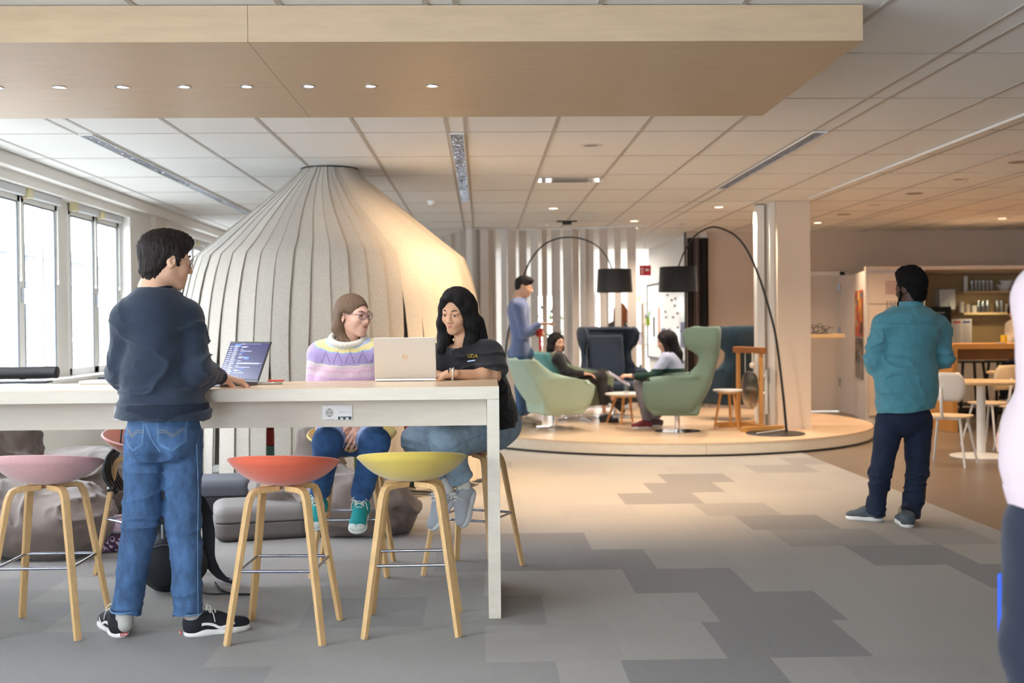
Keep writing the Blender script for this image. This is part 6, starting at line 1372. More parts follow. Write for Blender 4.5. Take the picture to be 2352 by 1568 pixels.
# ---------- man in the teal shirt
def man_teal():
    Y = 7.42; base = Vector((D(2070, 1200, Y).x, Y, 0)); off = base
    t = person('man in teal shirt and dark blue jeans standing on the right, back turned', base)
    J = dict(neck=D(2092, 712, Y), pelvis=D(2078, 955, Y), shL=D(2028, 748, Y-.02), shR=D(2156, 752, Y+.03), elL=D(2008, 828, Y+.02), wrL=D(2040, 850, Y+.26), elR=D(2166, 822, Y+.06), wrR=D(2130, 835, Y+.28),
             hipL=D(2046, 965, Y), hipR=D(2108, 965, Y+.01), knL=D(2022, 1082, Y+.02), knR=D(2106, 1085, Y+.02), anL=D(2012, 1178, Y+.05), anR=D(2092, 1186, Y-.02), fwd=Vector((-.1, .99, 0)))
    s = 1.0; s_, f, u = head_axes(-.52, .85, -.04); hs = .97; hc = D(2091, 663, Y+.01); h, W_ = head_sd(hc, s_, f, u, D(2092, 706, Y), hs, neckr=.060)
    b = SD(); trunk(b, J, s*.88, -.01); arm(b, J, 'L', s, -.004, 2); arm(b, J, 'R', s, -.004, 2); leg(b, J, 'L', s, -.012, k=.012); leg(b, J, 'R', s, -.012, k=.012)
    hd = SD(); hand_sd(hd, J['wrL'], (.8, .5, 0), (0, .3, 1), 1, .4); hd2 = SD(); hand_sd(hd2, J['wrR'], (-.8, .5, 0), (0, .3, 1), -1, .4)
    sdobj('body', [(h, .0032), (b, .012), (hd, .004), (hd2, .004)], SKD, t, off)
    HB = mat('black_curly_hair', '0b0908', .85, spec=.2, bump=.6, bscale=140); eyes_brows(t, off, W_, s_, f, u, hs, HB, mat('lip_dark', '5a332a', .5))
    a = SD(); M = cols(s_, f, u); H = hs
    a.ell(W_(0, -.020, .046), (.088*H, .104*H, .098*H), M, .02); a.ell(W_(0, .03, .105), (.066*H, .070*H, .045*H), M, .03); a.ell(W_(0, -.06, -.035), (.064*H, .048*H, .065*H), M, .03); a.ell(W_(.01, .0, .125), (.050*H, .060*H, .028*H), M, .03)
    a.ell(W_(0, .125, .000), (.085*H, .062*H, .066*H), M, .012, 's'); a.ell(W_(0, .075, -.07), (.10*H, .080*H, .060*H), M, .012, 's')
    for q in (-1, 1): a.ell(W_(q*.088, .0, -.020), (.024*H, .022*H, .034*H), M, .01, 's')
    for q in (-1, 1): a.cap(W_(q*.062, .022, -.03), W_(q*.045, .042, -.085), .016*H, .018*H, .02)
    a.cap(W_(-.03, .064, -.105), W_(.03, .064, -.105), .020*H, .020*H, .03)
    a.disp(lambda P: -.007*np.abs(vnoise(P, (80, 80, 80), 3))-.003*vnoise(P, (150, 150, 150), 6)); sdobj('hair', [(a, .0032)], HB, t, off)
    TL = mat('teal_cotton', '4a8896', .8, var=.12, vscale=18, sheen=.2, bump=.3, bscale=400)
    w = SD(); trunk(w, J, s*1.04, .016, depth=1.1); arm(w, J, 'L', s, .020, 1.95, .012); arm(w, J, 'R', s, .020, 1.95, .012)
    w.ell(D(2082, 885, Y), (.205, .155, .20), None, .08); w.cut(D(2085, 940, Y), (.07, 0, -1), .5); w.cut(D(2094, 706, Y), (0, .1, 1), .11)
    w.disp(wrinkle(.008, 6.5, 61, [J['elR'], J['elL'], lerp(J['shL'], J['elL'], .3), lerp(J['shR'], J['elR'], .3), D(2060, 900, Y-.1)], .22)); sh = sdobj('shirt', [(w, .0065)], TL, t, off, 2)
    nk = D(2093, 702, Y); m = MB(); m.grid(lambda a_, b_: nk+Vector(((.075+.004*b_)*math.cos(a_*2*math.pi), (.072+.004*b_)*math.sin(a_*2*math.pi), .028-.048*b_)), 36, 3); m.build('shirt_collar', TL, sh, off=off, smooth='all', solid=.005)
    decal_patch('yoke_seam', sh, D(2092, 742, Y-.2), (1, 0, 0), (0, 0, 1), strip_cells([(-.17, .004), (0, -.004), (.17, .0)], .0035, 14), (0, -1, 0), mat('teal_seam', '2f6f7a', .8), sh, off)
    DJ = mat('indigo_denim', '12203a', .85, var=.18, vscale=10, bump=.3, bscale=400); j = SD(); j.ell(J['pelvis']+Vector((0, 0, -.0)), (.165, .125, .14), None, .05)
    for q in 'LR': a_, b_, c_ = (Vector(J[x+q]) for x in ('hip', 'kn', 'an')); j.cap(a_, b_, .096, .066, .012); j.cap(b_, lerp(b_, c_, 1.0), .066, .054, .012); j.cut(lerp(b_, c_, 1.02), c_-b_, .12)
    j.disp(wrinkle(.007, 8, 71, [J['knL'], J['knR'], J['anL'], J['anR'], lerp(J['knL'], J['anL'], .6), lerp(J['knR'], J['anR'], .6)], .16)); sdobj('jeans', [(j, .0065)], DJ, t, off, 2)
    GR = mat('grey_blue_suede', '4e5860', .85, var=.15, vscale=20); SW = mat('sole_white', 'e6e2de', .6)
    h1 = G(2026, 1197); t1 = G(1944, 1192); shoe(t, off, Vector((h1.x+.01, h1.y, 0)), Vector((t1.x+.0, t1.y+.01, 0)), (0, 0, 1), 1.0, GR, SW, M_BLACK, th=.028, res=.0045)
    h2 = G(2088, 1213); shoe(t, off, Vector((h2.x, h2.y, 0)), Vector((h2.x+.04, h2.y+.265, 0)), (0, 0, 1), 1.0, GR, SW, M_BLACK, th=.028, res=.0045)
man_teal()
def simple_person(lab, base, J, head, hs, skinm, top, bottom, hairfn, neckp, fem=False, topcut=None, hem=None, thick=(.014, .016), res=.009, sleeve=1.9, legr=(.088, .066, .052), shoes=None, hands=(), seed=1, amp=.005, topname='sweater', pantlen=.97, seated=False):
    off = base; t = person(lab, base); s = 1.0; hc, (fx, fy, fz) = head; s_, f, u = head_axes(fx, fy, fz); h, W_ = head_sd(hc, s_, f, u, neckp, hs, fem, neckr=.050 if fem else .056)
    b = SD(); trunk(b, J, .9); leg(b, J, 'L', s, -.012); leg(b, J, 'R', s, -.012); arm(b, J, 'L', s, -.006, 2); arm(b, J, 'R', s, -.006, 2); parts = [(h, .0045), (b, .013)]
    for wq, d, n, sd_, cu in hands: hd = SD(); hand_sd(hd, J[wq], d, n, sd_, cu, .95); parts.append((hd, .0048))
    sdobj('body', parts, skinm, t, off); hairfn(t, off, W_, s_, f, u, hs, hc)
    w = SD(); trunk(w, J, s*1.0, thick[0], fem=fem); arm(w, J, 'L', s, thick[1], sleeve, thick[1]*.6); arm(w, J, 'R', s, thick[1], sleeve, thick[1]*.6)
    if topcut: w.cut(*topcut)
    if hem: w.cut(*hem)
    w.disp(wrinkle(amp, 7, seed, [J['elL'], J['elR']], .18)); tp = sdobj(topname, [(w, res)], top, t, off, 2)
    j = SD(); j.ell(J['pelvis'], (.155, .125, .12), None, .05)
    for q in 'LR': a_, b_, c_ = (Vector(J[x+q]) for x in ('hip', 'kn', 'an')); j.cap(a_, b_, legr[0], legr[1], .02); j.cap(b_, lerp(b_, c_, pantlen), legr[1], legr[2], .02); j.cut(lerp(b_, c_, pantlen), c_-b_, .11)
    j.disp(wrinkle(amp, 8, seed+7, [J['knL'], J['knR'], J['anL'], J['anR']], .15)); sdobj('trousers', [(j, res)], bottom, t, off, 2)
    for hl, to, m1, m2, up in shoes or ():
        shoe(t, off, hl, to, up, .98, m1, m2, None, th=.024, res=.006)
    return t, tp
def short_hair(c):
    def fn(t, off, W_, s_, f, u, H, hc):
        HB = hairmat('hair_'+c, c); eyes_brows(t, off, W_, s_, f, u, H, HB, mat('lip_male', 'b87f6e', .5)); a = SD(); M = cols(s_, f, u)
        a.ell(W_(0, -.020, .040), (.082*H, .102*H, .088*H), M, .02); a.ell(W_(0, .035, .088), (.062*H, .066*H, .040*H), M, .03); a.ell(W_(0, -.052, -.020), (.064*H, .053*H, .055*H), M, .03)
        a.ell(W_(0, .125, .000), (.080*H, .062*H, .060*H), M, .012, 's'); a.ell(W_(0, .070, -.07), (.10*H, .082*H, .060*H), M, .012, 's')
        for q in (-1, 1): a.ell(W_(q*.088, .004, -.022), (.024*H, .022*H, .036*H), M, .01, 's')
        a.disp(lambda P: -.004*np.abs(vnoise(P, (60, 60, 60), 3))); sdobj('hair', [(a, .0045)], HB, t, off)
    return fn
def long_hair(c, L=.16, face=True):
    def fn(t, off, W_, s_, f, u, H, hc):
        HB = hairmat('hair_'+c, c); M = cols(s_, f, u); eyes_brows(t, off, W_, s_, f, u, H, HB, mat('lip_rose', 'b8635c', .35)); a = SD()
        a.ell(W_(0, -.018, .034), (.085*H, .105*H, .094*H), M, .02); a.cap(W_(0, -.06, .0), W_(0, -.09, -L*.8), .075*H, .055*H, .05); a.cap(W_(0, -.09, -L*.8), W_(0, -.10, -L*1.25), .055*H, .03*H, .05)
        for q in (-1, 1): a.cap(W_(q*.078, .0, .02), W_(q*.082, -.01, -L*.7), .024*H, .032*H, .03); a.cap(W_(q*.082, -.01, -L*.7), W_(q*.062, -.01, -L*1.1), .030*H, .018*H, .03)
        a.ell(W_(0, .118, -.012), (.072*H, .075*H, .088*H), M, .012, 's'); a.ell(W_(0, .062, -.085), (.054*H, .080*H, .075*H), M, .014, 's')
        def st(P): q = (P-npv(hc))@M; return -.006*(1-np.abs(vnoise(q, (45, 45, 7), 24)))**2
        a.disp(st); sdobj('hair', [(a, .0045)], HB, t, off)
    return fn
# ---------- man in the blue sweater on the platform, in profile
def man_blue():
    Y = 13.35; sc_ = Y/2613; base = Vector((D(1200, 970, Y).x, Y, PH))
    P_ = lambda x, y, d=0: D(x, y, Y+d)
    J = dict(neck=P_(1190, 690), pelvis=P_(1196, 812), shL=P_(1188, 706, .17), shR=P_(1192, 706, -.17), elR=P_(1204, 766, -.20), wrR=P_(1240, 744, -.20), elL=P_(1204, 766, .20), wrL=P_(1228, 762, .14), hipL=P_(1196, 822, .08), hipR=P_(1194, 822, -.08), knL=P_(1203, 888, .10), knR=P_(1196, 888, -.08), anL=P_(1208, 952, .12), anR=P_(1196, 956, -.06), fwd=Vector((1, 0, 0)))
    TB = mat('taupe_suede', '857a68', .85); SW = mat('sole_tan', 'a79b86', .7)
    t, tp = simple_person('man in a blue sweater and jeans standing on the platform, holding a red cup', base, J, (P_(1204, 658), (.93, -.20, -.22)), .98, SK1, mat('blue_wool', '66739a', .9, sheen=.4), mat('blue_denim_2', '3f5a7c', .85, var=.2), short_hair('1d1512'), P_(1190, 684), topcut=(P_(1192, 680), (.1, 0, 1), .1), hem=(P_(1196, 818), (0, 0, -1), .3),
        shoes=[(P_(1180, 978, -.06).xy.to_3d()+Vector((0, 0, PH)), P_(1220, 978, -.10).xy.to_3d()+Vector((.06, 0, PH)), TB, SW, (0, 0, 1)), (P_(1196, 972, .14).xy.to_3d()+Vector((0, 0, PH)), P_(1236, 972, .10).xy.to_3d()+Vector((.05, 0, PH)), TB, SW, (0, 0, 1))],
        hands=[('wrR', (.95, .1, .05), (0, .2, 1), 1, .15), ('wrL', (.95, -.1, -.1), (.1, .9, .3), -1, .9)], seed=3)
    c = P_(1238, 762, .07); m = MB(); m.lathe([(.001, -.05), (.034, -.045), (.045, .04), (.040, .04), (.03, -.03), (.001, -.03)], c, 24); o = m.build('cup', M_RED, smooth=True); tag(o, 'red cup held by the man in the blue sweater', 'cup')
man_blue()
# ---------- seated woman in black
def woman_seated_black():
    Y = 13.9; base = Vector((D(1310, 965, Y).x, Y, PH)); P_ = lambda x, y, d=0: D(x, y, Y+d)
    J = dict(neck=P_(1272, 812), pelvis=P_(1298, 884), shL=P_(1282, 824, -.16), shR=P_(1268, 822, .15), elL=P_(1300, 856, -.24), wrL=P_(1340, 858, -.20), elR=P_(1300, 856, .20), wrR=P_(1345, 858, .05), hipL=P_(1302, 882, -.09), hipR=P_(1302, 882, .09), knL=P_(1382, 866, -.12), knR=P_(1385, 860, .04), anL=P_(1388, 946, -.14), anR=P_(1408, 920, -.02), fwd=Vector((1, -.1, 0)), pelvis_up=Vector((0, 0, 1)))
    BT = mat('black_leather', '16161a', .4)
    simple_person('woman dressed in black sitting with crossed legs in the teal armchair', base, J, (P_(1279, 786), (.62, -.76, -.04)), .97, SK2, mat('black_knit', '18171c', .9, sheen=.3), mat('charcoal_trousers', '2a2628', .85), long_hair('17100f', .12), P_(1273, 810), True, topcut=(P_(1273, 808), (0, 0, 1), .1),
        shoes=[(P_(1376, 962, -.16).xy.to_3d()+Vector((0, 0, PH)), P_(1416, 960, -.18).xy.to_3d()+Vector((.03, 0, PH)), BT, M_BLACK, (0, 0, 1)), (P_(1402, 925, -.02), P_(1420, 948, -.04)+Vector((.06, 0, -.02)), BT, M_BLACK, (.3, 0, 1))],
        hands=[('wrL', (.95, .1, -.1), (0, 0, 1), -1, .3), ('wrR', (.9, -.3, -.1), (0, 0, 1), 1, .3)], seed=5, pantlen=.80, topname='jumper')
    m = MB(); a_ = J['anL']
woman_seated_black()
# ---------- seated woman in the striped sweater
def colorblock():
    m = bpy.data.materials.new('colour_block_knit'); m.use_nodes = True; nt = m.node_tree; b = nt.nodes['Principled BSDF']; b.inputs['Roughness'].default_value = .95; tc = nt.nodes.new('ShaderNodeTexCoord'); sp = nt.nodes.new('ShaderNodeSeparateXYZ'); nt.links.new(tc.outputs['Object'], sp.inputs[0])
    mr = nt.nodes.new('ShaderNodeMapRange'); mr.inputs[1].default_value = .45; mr.inputs[2].default_value = 1.15; nt.links.new(sp.outputs[2], mr.inputs[0]); r = nt.nodes.new('ShaderNodeValToRGB'); r.color_ramp.interpolation = 'CONSTANT'; e = r.color_ramp.elements
    z1 = D(1530, 845, 13.1).z-PH; z2 = D(1530, 862, 13.1).z-PH; k = lambda z: (z-.45)/.7
    e[0].color = (*lin('12251f'), 1); e[1].position = max(.01, k(z2)); e[1].color = (*lin('17382d'), 1); q = e.new(k(z1)); q.color = (*lin('b4b9d2'), 1)
    nt.links.new(mr.outputs[0], r.inputs[0]); nt.links.new(r.outputs[0], b.inputs['Base Color']); return m
def woman_seated_stripe():
    Y = 13.0; base = Vector((D(1535, 985, Y).x, Y, PH)); P_ = lambda x, y, d=0: D(x, y, Y+d)
    J = dict(neck=P_(1537, 812), pelvis=P_(1550, 882), shL=P_(1530, 824, -.16), shR=P_(1542, 824, .15), elL=P_(1498, 868, -.22), wrL=P_(1452, 864, -.22), elR=P_(1500, 868, .18), wrR=P_(1450, 862, .0), hipL=P_(1545, 880, -.09), hipR=P_(1545, 880, .09), knL=P_(1468, 880, -.12), knR=P_(1474, 880, .10), anL=P_(1488, 968, -.12), anR=P_(1512, 962, .06), fwd=Vector((-1, .05, 0)), pelvis_up=Vector((0, 0, 1)))
    BG = mat('burgundy_suede', '7a2a38', .8); SW = mat('sole_white', 'e6e2de', .6)
    simple_person('long haired woman in lilac and green sweater sitting in the green wing armchair', base, J, (P_(1529, 783), (-.90, .35, -.25)), .98, SK1, colorblock(), mat('grey_trousers', '7b7880', .85), long_hair('1b1013', .23), P_(1536, 810), True, topcut=(P_(1537, 808), (0, 0, 1), .1),
        shoes=[(P_(1498, 985, -.13).xy.to_3d()+Vector((0, 0, PH)), P_(1458, 986, -.16).xy.to_3d()+Vector((-.04, 0, PH)), BG, SW, (0, 0, 1)), (P_(1522, 977, .05).xy.to_3d()+Vector((0, 0, PH)), P_(1486, 978, .03).xy.to_3d()+Vector((-.02, 0, PH)), mat('maroon_grey', '54434c', .8), SW, (0, 0, 1))],
        hands=[('wrL', (-.98, .1, .1), (0, -.3, 1), 1, .6), ('wrR', (-.98, -.1, .1), (0, 0, 1), -1, .6)], seed=9, sleeve=1.75, topname='sweater')
    m = MB(); w = J['wrL']+Vector((-.0, 0, 0)); m.tube([w+Vector((.012, .030*math.cos(k*math.pi/10), .027*math.sin(k*math.pi/10))) for k in range(20)], .006, 6, closed=True); m.cyl(w+Vector((.012, -.026, .012)), w+Vector((.012, -.034, .015)), .018, n=16); o = m.build('wrist_watch', M_BLACK, None, smooth=True); tag(o, 'black round watch on the wrist of the woman holding the magazine', 'watch')
    t = thing('magazine', 'open purple and white magazine held above the coffee table', 'magazine', P_(1420, 868, -.12)); q = Matrix.Rotation(R(32), 3, 'Y')
    for k, (dy, a_) in enumerate(((-.10, 18), (.10, -18))):
        m = MB(); m.box((0, dy, 0), (.27, .20, .004), q @ Matrix.Rotation(R(a_*.4), 3, 'X')); pg = m.build('page', mat('magazine_paper', 'd6cede', .4), t)
        m = MB(); rg = random.Random(k)
        for e in range(4): m.box(q @ Vector((-.09+.055*e, dy-.03+.03*rg.random(), .004)), (.045, .07+.06*rg.random(), .001), q)
        m.build('picture', mat('magazine_violet', '6d5a86', .4), t)
woman_seated_stripe()
# ---------- person at the right edge, pink ribbed knit
def person_pink():
    Y = 2.85; base = Vector((D(2480, 1568, Y).x, Y, 0)); off = base; t = person('person in pale pink ribbed knit and dark navy trousers at the right edge', base)
    P_ = lambda x, y, d=0: D(x, y, Y+d); cx_ = P_(2520, 1000).x
    J = dict(neck=Vector((cx_, Y, 1.46)), pelvis=Vector((cx_, Y, .92)), shL=Vector((cx_-.125, Y, 1.38)), shR=Vector((cx_+.15, Y, 1.39)), elL=Vector((cx_-.135, Y-.02, 1.08)), wrL=Vector((cx_-.10, Y+.22, 1.0)), elR=Vector((cx_+.19, Y, 1.10)), wrR=Vector((cx_+.18, Y+.22, 1.1)),
             hipL=Vector((cx_-.09, Y, .88)), hipR=Vector((cx_+.09, Y, .88)), knL=Vector((cx_-.10, Y+.03, .48)), knR=Vector((cx_+.1, Y, .48)), anL=Vector((cx_-.09, Y-.05, .09)), anR=Vector((cx_+.1, Y, .09)), fwd=Vector((0, 1, 0)))
    s_, f, u = head_axes(.2, 1, 0); hc = Vector((cx_, Y+.02, 1.60)); h, W_ = head_sd(hc, s_, f, u, Vector((cx_, Y, 1.48)), 1.0, True)
    b = SD(); trunk(b, J, .9); 
    for q in 'LR': leg(b, J, q, 1, -.012); arm(b, J, q, 1, -.006, 2)
    hd = SD(); hand_sd(hd, J['wrL'], (.3, .9, 0), (0, 0, 1), 1, .4); sdobj('body', [(h, .005), (b, .013), (hd, .005)], SK2, t, off); long_hair('5a4030', .15)(t, off, W_, s_, f, u, 1.0, hc)
    PK = mat('pale_pink_rib_knit', 'dcc6ca', .95, sheen=.5, bump=1.0, bscale=26, stretch=(9, 9, .6)); PKR = mat('pale_pink_hem_rib', 'd9c2c8', .95, sheen=.5, bump=1.0, bscale=16, stretch=(10, 10, .15))
    hz = P_(2340, 1168).z; xh = P_(2308, 1150).x
    w = SD(); trunk(w, J, 1.02, .03, fem=False); arm(w, J, 'L', 1, .030, 1.9, .02); arm(w, J, 'R', 1, .030, 1.9, .02)
    rx = cx_-P_(2306, 1130).x; w.ell((cx_, Y, hz+.13), (rx*1.0, .17, .22), None, .06); w.cut((cx_, Y, hz+.055), (.02, 0, -1)); w.cut((cx_, Y, 1.47), (0, 0, 1), .1); w.disp(wrinkle(.003, 6, 81)); sw = sdobj('knit_sweater', [(w, .007)], PK, t, off, 2)
    w2 = SD(); w2.ell((cx_, Y, hz+.10), (rx*.985, .165, .25), None, .02); w2.cut((cx_, Y, hz+.06), (0, 0, 1)); w2.cut((cx_, Y, hz), (0, 0, -1)); sdobj('hem_rib', [(w2, .006)], PKR, sw, off)
    NT = mat('dark_navy_trousers', '111a2f', .8, sheen=.2, var=.1, vscale=6); j = SD(); kx = P_(2296, 1300); j.ell((cx_, Y, .80), ((cx_-P_(2305, 1200).x)*.93, .13, .16), None, .05)
    for q, sg in (('L', -1), ('R', 1)): j.cap(J['hip'+q]+Vector((sg*.02, 0, -.10)), J['kn'+q]+Vector((sg*.02, 0, 0)), .122, .098, .03); j.cap(J['kn'+q]+Vector((sg*.02, 0, 0)), J['an'+q]+Vector((sg*.02, 0, 0)), .098, .095, .03); j.cut(J['an'+q]-Vector((0, 0, .02)), (0, 0, -1), .2)
    j.disp(wrinkle(.006, 5, 91, [J['knL']], .2)); sdobj('trousers', [(j, .007)], NT, t, off, 2)
    SW = mat('sole_white', 'e6e2de', .6)
    for q in 'LR': a_ = Vector((J['an'+q].x, J['an'+q].y, 0)); shoe(t, off, a_-Vector((0, .07, 0)), a_+Vector((0, .19, 0)), (0, 0, 1), 1.0, M_WHITE, SW, None, res=.006)
    p = P_(2303, 1320, .25); q_ = P_(2303, 1466, .25); bx = MB(); L_ = (p.z-q_.z); bx.box((0, 0, 0), (.31, .02, L_)); o = bx.build('blue_folder', mat('royal_blue_folder', '2f62ea', .5), bevel=.012, seg=4); o.location = ((p.x+.155), Y+.28, (p.z+q_.z)/2); tag(o, 'bright blue folder held low behind the leg of the person in pink', 'folder')
person_pink()
# ---------- person sitting at the kitchen bar
def person_kitchen():
    Y = 14.35; P_ = lambda x, y, d=0: D(x, y, Y+d); base = Vector((P_(2335, 800).x, Y, 0))
    J = dict(neck=P_(2338, 735), pelvis=P_(2346, 830), shL=P_(2322, 748, .14), shR=P_(2346, 748, -.14), elL=P_(2318, 782, .0), wrL=P_(2306, 792, -.22), elR=P_(2350, 785, -.2), wrR=P_(2330, 794, -.36), hipL=P_(2338, 835, .08), hipR=P_(2350, 835, -.08), knL=P_(2306, 846, -.08), knR=P_(2318, 848, -.22), anL=P_(2306, 905, .0), anR=P_(2318, 908, -.2), fwd=Vector((-.6, -.8, 0)), pelvis_up=Vector((0, 0, 1)))
    BT = mat('black_leather', '16161a', .4)
    simple_person('person with brown hair and cream sweater sitting at the kitchen bar', base, J, (P_(2333, 714), (.55, -.75, -.35)), .95, SK1, mat('cream_wool', 'cdbfa4', .9, sheen=.3), mat('navy_trousers', '1b2030', .9), short_hair('3a2418'), P_(2337, 733), True, topcut=(P_(2338, 731), (0, 0, 1), .1), hands=[('wrL', (-.5, -.8, 0), (0, 0, 1), 1, .5)], seed=12, res=.011, sleeve=1.3,
        shoes=[(P_(2310, 915, .05), P_(2300, 918, -.1), BT, M_BLACK, (0, 0, 1))])
person_kitchen()
# ---------- person behind the strips with copper hair
def person_far():
    Y = 17.6; P_ = lambda x, y, d=0: D(x, y, Y+d); base = Vector((P_(1425, 800).x, Y, 0))
    J = dict(neck=P_(1425, 738), pelvis=P_(1425, 830), shL=P_(1407, 750), shR=P_(1443, 750), elL=P_(1402, 790), wrL=P_(1410, 815, -.1), elR=P_(1447, 790), wrR=P_(1440, 815, -.1), hipL=P_(1417, 835), hipR=P_(1433, 835), knL=P_(1416, 880), knR=P_(1434, 880), anL=P_(1416, 930), anR=P_(1434, 930), fwd=Vector((0, -1, 0)))
    simple_person('person with long copper brown hair standing far behind the felt strips', base, J, (P_(1425, 715), (.3, 1, 0)), 1.0, SK2, mat('dark_jumper', '3a3330', .9), mat('navy_trousers', '1b2030', .9), long_hair('7a4120', .28), P_(1425, 735), True, seed=15, res=.013)
person_far()
# ================================================================ FLOOR THINGS UNDER AND BEHIND THE TABLE
BB = mat('bean_bag_taupe', '6c6059', .85, var=.08, vscale=6, bump=.15, bscale=200, sheen=.2)
def beanbag(lab, blobs, seed, amp=.03):
    c0 = Vector(blobs[0][0]); base = Vector((c0.x, c0.y, 0)); t = thing('bean_bag', lab, 'bean bag', base); a = SD()
    for c, r, rot in blobs: a.ell(c, r, np.array(Matrix.Rotation(R(rot), 3, 'Z')), .10)
    a.cut((0, 0, .004), (0, 0, -1))
    def fn(P):
        w = vnoise(P, (3.5, 3.5, 3.5), seed); q = P+w[..., None]*.12; r1 = (1-np.abs(vnoise(q, (4.5, 4.5, 8), seed+1)))**3; r2 = (1-np.abs(vnoise(q, (9, 9, 14), seed+2)))**3; return -amp*r1-amp*.4*r2+amp*.5
    a.disp(fn); b = sdobj('cover', [(a, .012)], BB, t, base, 2)
    return t, b
def Gz(px, py, z): p = G(px, py, z); return p
Yb = 6.9
t1, b1 = beanbag('large taupe bean bag slumped on the floor at the far left under the windows', [(D(60, 1190, 6.9), (.50, .40, .26), 10), (D(-60, 1100, 7.2), (.35, .3, .42), 20), (D(10, 1040, 7.3), (.22, .2, .30), 0), (D(150, 1200, 6.7), (.28, .25, .20), 0)], 41, .04)
t2, b2 = beanbag('flat taupe bean bag behind the first one, beside the patterned bag', [(D(190, 1110, 7.9), (.42, .35, .24), 0), (D(250, 1130, 7.8), (.25, .25, .18), 0)], 42, .035)
t3, b3 = beanbag('taupe bean bag lying in front of the felt tent behind the yellow stool', [(D(800, 1165, 7.35), (.36, .32, .22), 0), (D(700, 1120, 7.5), (.30, .22, .20), 10), (D(880, 1165, 7.3), (.24, .2, .18), 0), (D(735, 1050, 7.75), (.16, .14, .30), 0), (D(640, 1130, 7.6), (.18, .15, .16), 0)], 43, .035)
for b_, lst in ((b1, [[(20, 990), (60, 1090), (110, 1150)], [(150, 1150), (215, 1190), (200, 1240)]]), (b2, [[(170, 1090), (240, 1110), (280, 1140)]]), (b3, [[(640, 1100), (720, 1010), (745, 1000)], [(850, 1130), (920, 1180), (935, 1160)]])): pass
def pouf(lab, px, py, w, d, h, rz, col, z0=0, m2=None):
    p = G(px, py, z0); t = thing('pouf', lab, 'pouf', (p.x, p.y, z0), R(rz)); a = SD()
    def fn(P):
        q = np.abs(P-np.array([0, 0, h/2]))-np.array([w/2-.07, d/2-.07, h/2-.045]); o = np.sqrt((np.maximum(q, 0)**2*np.array([1, 1, 2.2])).sum(-1))+np.minimum(q.max(-1), 0)-.07; return o
    a._add('u', 0, fn, np.array([-w/2, -d/2, 0.]), np.array([w/2, d/2, h]), .03); a.cut((0, 0, .003), (0, 0, -1)); a.cut((0, 0, h*.55), (0, 0, 1)); o = sdobj('body', [(a, .008)], mat('pouf_'+col, col, .85, bump=.2, bscale=300), t, (0, 0, 0))
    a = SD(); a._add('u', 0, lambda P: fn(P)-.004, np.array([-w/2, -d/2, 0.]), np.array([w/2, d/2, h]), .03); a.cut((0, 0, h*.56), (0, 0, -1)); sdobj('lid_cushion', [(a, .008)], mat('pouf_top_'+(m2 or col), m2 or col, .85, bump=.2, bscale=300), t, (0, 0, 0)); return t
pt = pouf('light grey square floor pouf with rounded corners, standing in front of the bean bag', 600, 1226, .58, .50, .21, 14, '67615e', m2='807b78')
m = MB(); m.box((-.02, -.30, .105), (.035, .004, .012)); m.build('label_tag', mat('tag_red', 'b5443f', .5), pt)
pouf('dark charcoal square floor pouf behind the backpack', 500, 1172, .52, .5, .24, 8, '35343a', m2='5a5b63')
# patterned purple bag
p = G(268, 1262); t = thing('toiletry_bag', 'small purple and white patterned bag standing behind the standing man', 'bag', (p.x, p.y, 0), R(10)); a = SD()
def fb(P): q = np.abs(P-np.array([0, 0, .10]))-np.array([.10, .07, .05]); return np.sqrt((np.maximum(q, 0)**2).sum(-1))+np.minimum(q.max(-1), 0)-.05
a._add('u', 0, fb, np.array([-.16, -.13, 0.]), np.array([.16, .13, .21]), .02); a.cut((0, 0, .12), (0, 0, 1)); pm = mat('paisley_purple', '4b2f4f', .8, var=.0)
nt = pm.node_tree; tc_ = nt.nodes.new('ShaderNodeTexCoord'); vo = nt.nodes.new('ShaderNodeTexVoronoi'); vo.inputs['Scale'].default_value = 26; vo.feature = 'SMOOTH_F1'; wv = nt.nodes.new('ShaderNodeMath'); wv.operation = 'SINE'; ml = nt.nodes.new('ShaderNodeMath'); ml.operation = 'MULTIPLY'; ml.inputs[1].default_value = 24
rp = nt.nodes.new('ShaderNodeValToRGB'); rp.color_ramp.elements[0].color = (*lin('412742'), 1); rp.color_ramp.elements[1].color = (*lin('b7a0b3'), 1); rp.color_ramp.elements[0].position = .45; rp.color_ramp.elements[1].position = .75
nt.links.new(tc_.outputs['Object'], vo.inputs['Vector']); nt.links.new(vo.outputs['Distance'], ml.inputs[0]); nt.links.new(ml.outputs[0], wv.inputs[0]); nt.links.new(wv.outputs[0], rp.inputs[0]); nt.links.new(rp.outputs[0], nt.nodes['Principled BSDF'].inputs['Base Color'])
bb_ = sdobj('bag_body', [(a, .006)], pm, t, (0, 0, 0)); a = SD(); a._add('u', 0, fb, np.array([-.16, -.13, 0.]), np.array([.16, .13, .21]), .02); a.cut((0, 0, .125), (0, 0, -1)); sdobj('flap', [(a, .006)], mat('pale_paisley', 'b9a3b5', .8, var=.25, vscale=50), t, (0, 0, 0))
m = MB(); m.tube([(-.152, -.122, .122), (.152, -.122, .122)], .003, 6); m.build('zip', M_STEEL, t)
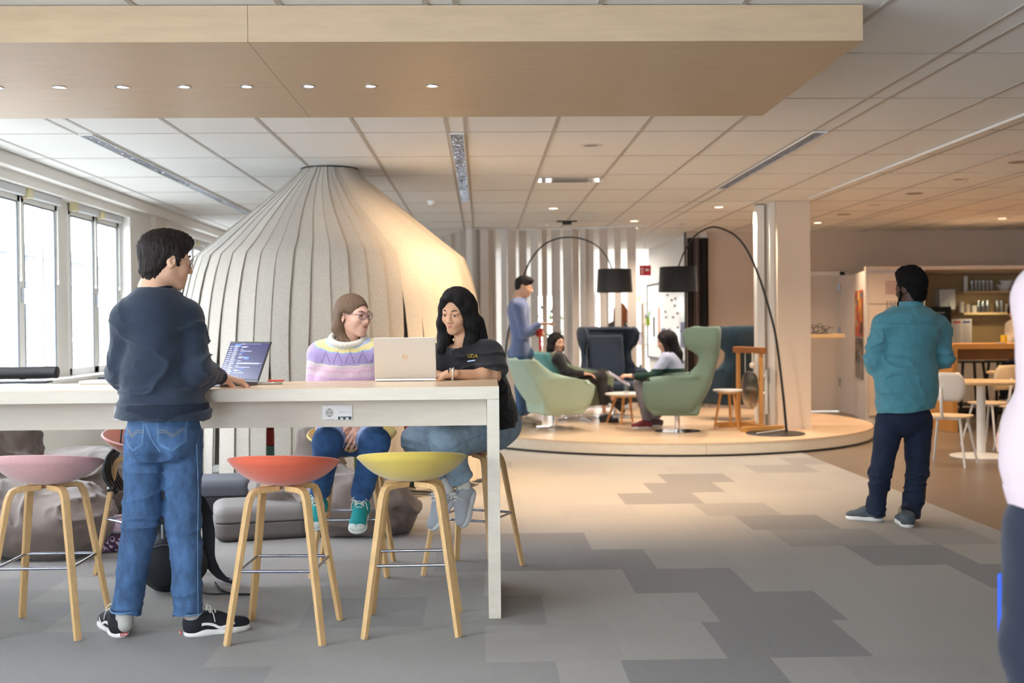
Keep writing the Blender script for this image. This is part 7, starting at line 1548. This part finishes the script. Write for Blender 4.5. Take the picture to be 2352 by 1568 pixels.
# backpack
p = G(398, 1352); t = thing('backpack', 'black backpack standing on the carpet behind the legs of the standing man', 'backpack', (p.x, p.y, 0), R(8)); a = SD()
a.cap((0, .0, .13), (0, .02, .40), .13, .12, .05, flat=((0, 1, 0), .75)); a.ell((0, .0, .12), (.17, .13, .13), None, .05); a.ell((0, -.09, .16), (.14, .07, .13), None, .04); a.ell((0, .03, .44), (.12, .085, .09), None, .05); a.cut((0, 0, .003), (0, 0, -1)); a.disp(wrinkle(.008, 8, 51))
BP = mat('backpack_nylon', '14171c', .7, bump=.2, bscale=300); sdobj('bag_body', [(a, .007)], BP, t, (0, 0, 0), 2)
a = SD(); a.ell((-.02, -.135, .16), (.115, .045, .11), None, .02); sdobj('front_pocket', [(a, .006)], mat('backpack_pocket', '1c2027', .75), t, (0, 0, 0))
m = MB(); m.tube(bez([(-.13, -.10, .30), (-.06, -.15, .40), (.04, -.13, .44)], 6), .004, 6); m.tube([(-.10, -.17, .24), (-.03, -.185, .26), (.06, -.17, .25)], .003, 6); m.build('zip', mat('zip_grey', '5d636b', .4), t)
m = MB(); m.box((-.03, -.155, .32), (.010, .006, .07)); m.build('zip_pull', M_STEEL, t)
m = MB()
for x, y2 in ((.06, .14), (.09, .08)):
    pts = bez([(x*.6, .06, .47), (x+.05, y2, .43), (x+.09, y2, .28), (x+.095, y2-.02, .13), (x+.15, y2-.02, .035), (x+.22, y2-.06, .012)], 8)
    m.sweep(pts, [(-.020, -.004), (.020, -.004), (.020, .004), (-.020, .004)], up=(0, 1, 0), scales=[1]*28+[.9-.45*k/(len(pts)-29) for k in range(len(pts)-28)])
m.build('shoulder_strap', BP, t, smooth=True)
m = MB(); m.tube(bez([(.2, .05, .012), (.24, -.1, .008), (.30, -.2, .008), (.42, -.24, .008)], 8), .006, 5); m.tube(bez([(.1, -.1, .05), (.17, -.16, .008), (.30, -.19, .008)], 8), .005, 5); m.build('webbing_tail', M_BLACK, t)
m = MB(); m.box((.30, .03, .02), (.05, .035, .02), Matrix.Rotation(.4, 3, 'Z')); m.build('buckle', M_BLACK, t, bevel=.003)
# bag hanging from the hidden stool
p = D(284, 1072, 6.15); t = thing('bicycle_helmet', 'black vented bicycle helmet hanging at the brown stool behind the standing man', 'helmet', p); m = MB()
for k in range(6):
    a_ = -1.1+.44*k; m.tube(bez([(-.13*math.cos(a_)*.2, -.09*math.sin(a_), -.13), (-.07, -.10*math.sin(a_), -.04), (-.06, -.09*math.sin(a_), .06), (0, -.05*math.sin(a_), .12)], 5), .013, 6)
m.tube(bez([(-.02, -.1, -.1), (-.08, 0, -.12), (-.02, .1, -.1)], 6), .013, 6); m.build('shell', M_BLACK, t, smooth='all'); m = MB(); m.tube(bez([(0, -.06, .1), (.01, -.03, .25), (.03, 0, .3)], 5), .005, 5); m.build('strap', M_BLACK, t, smooth='all')
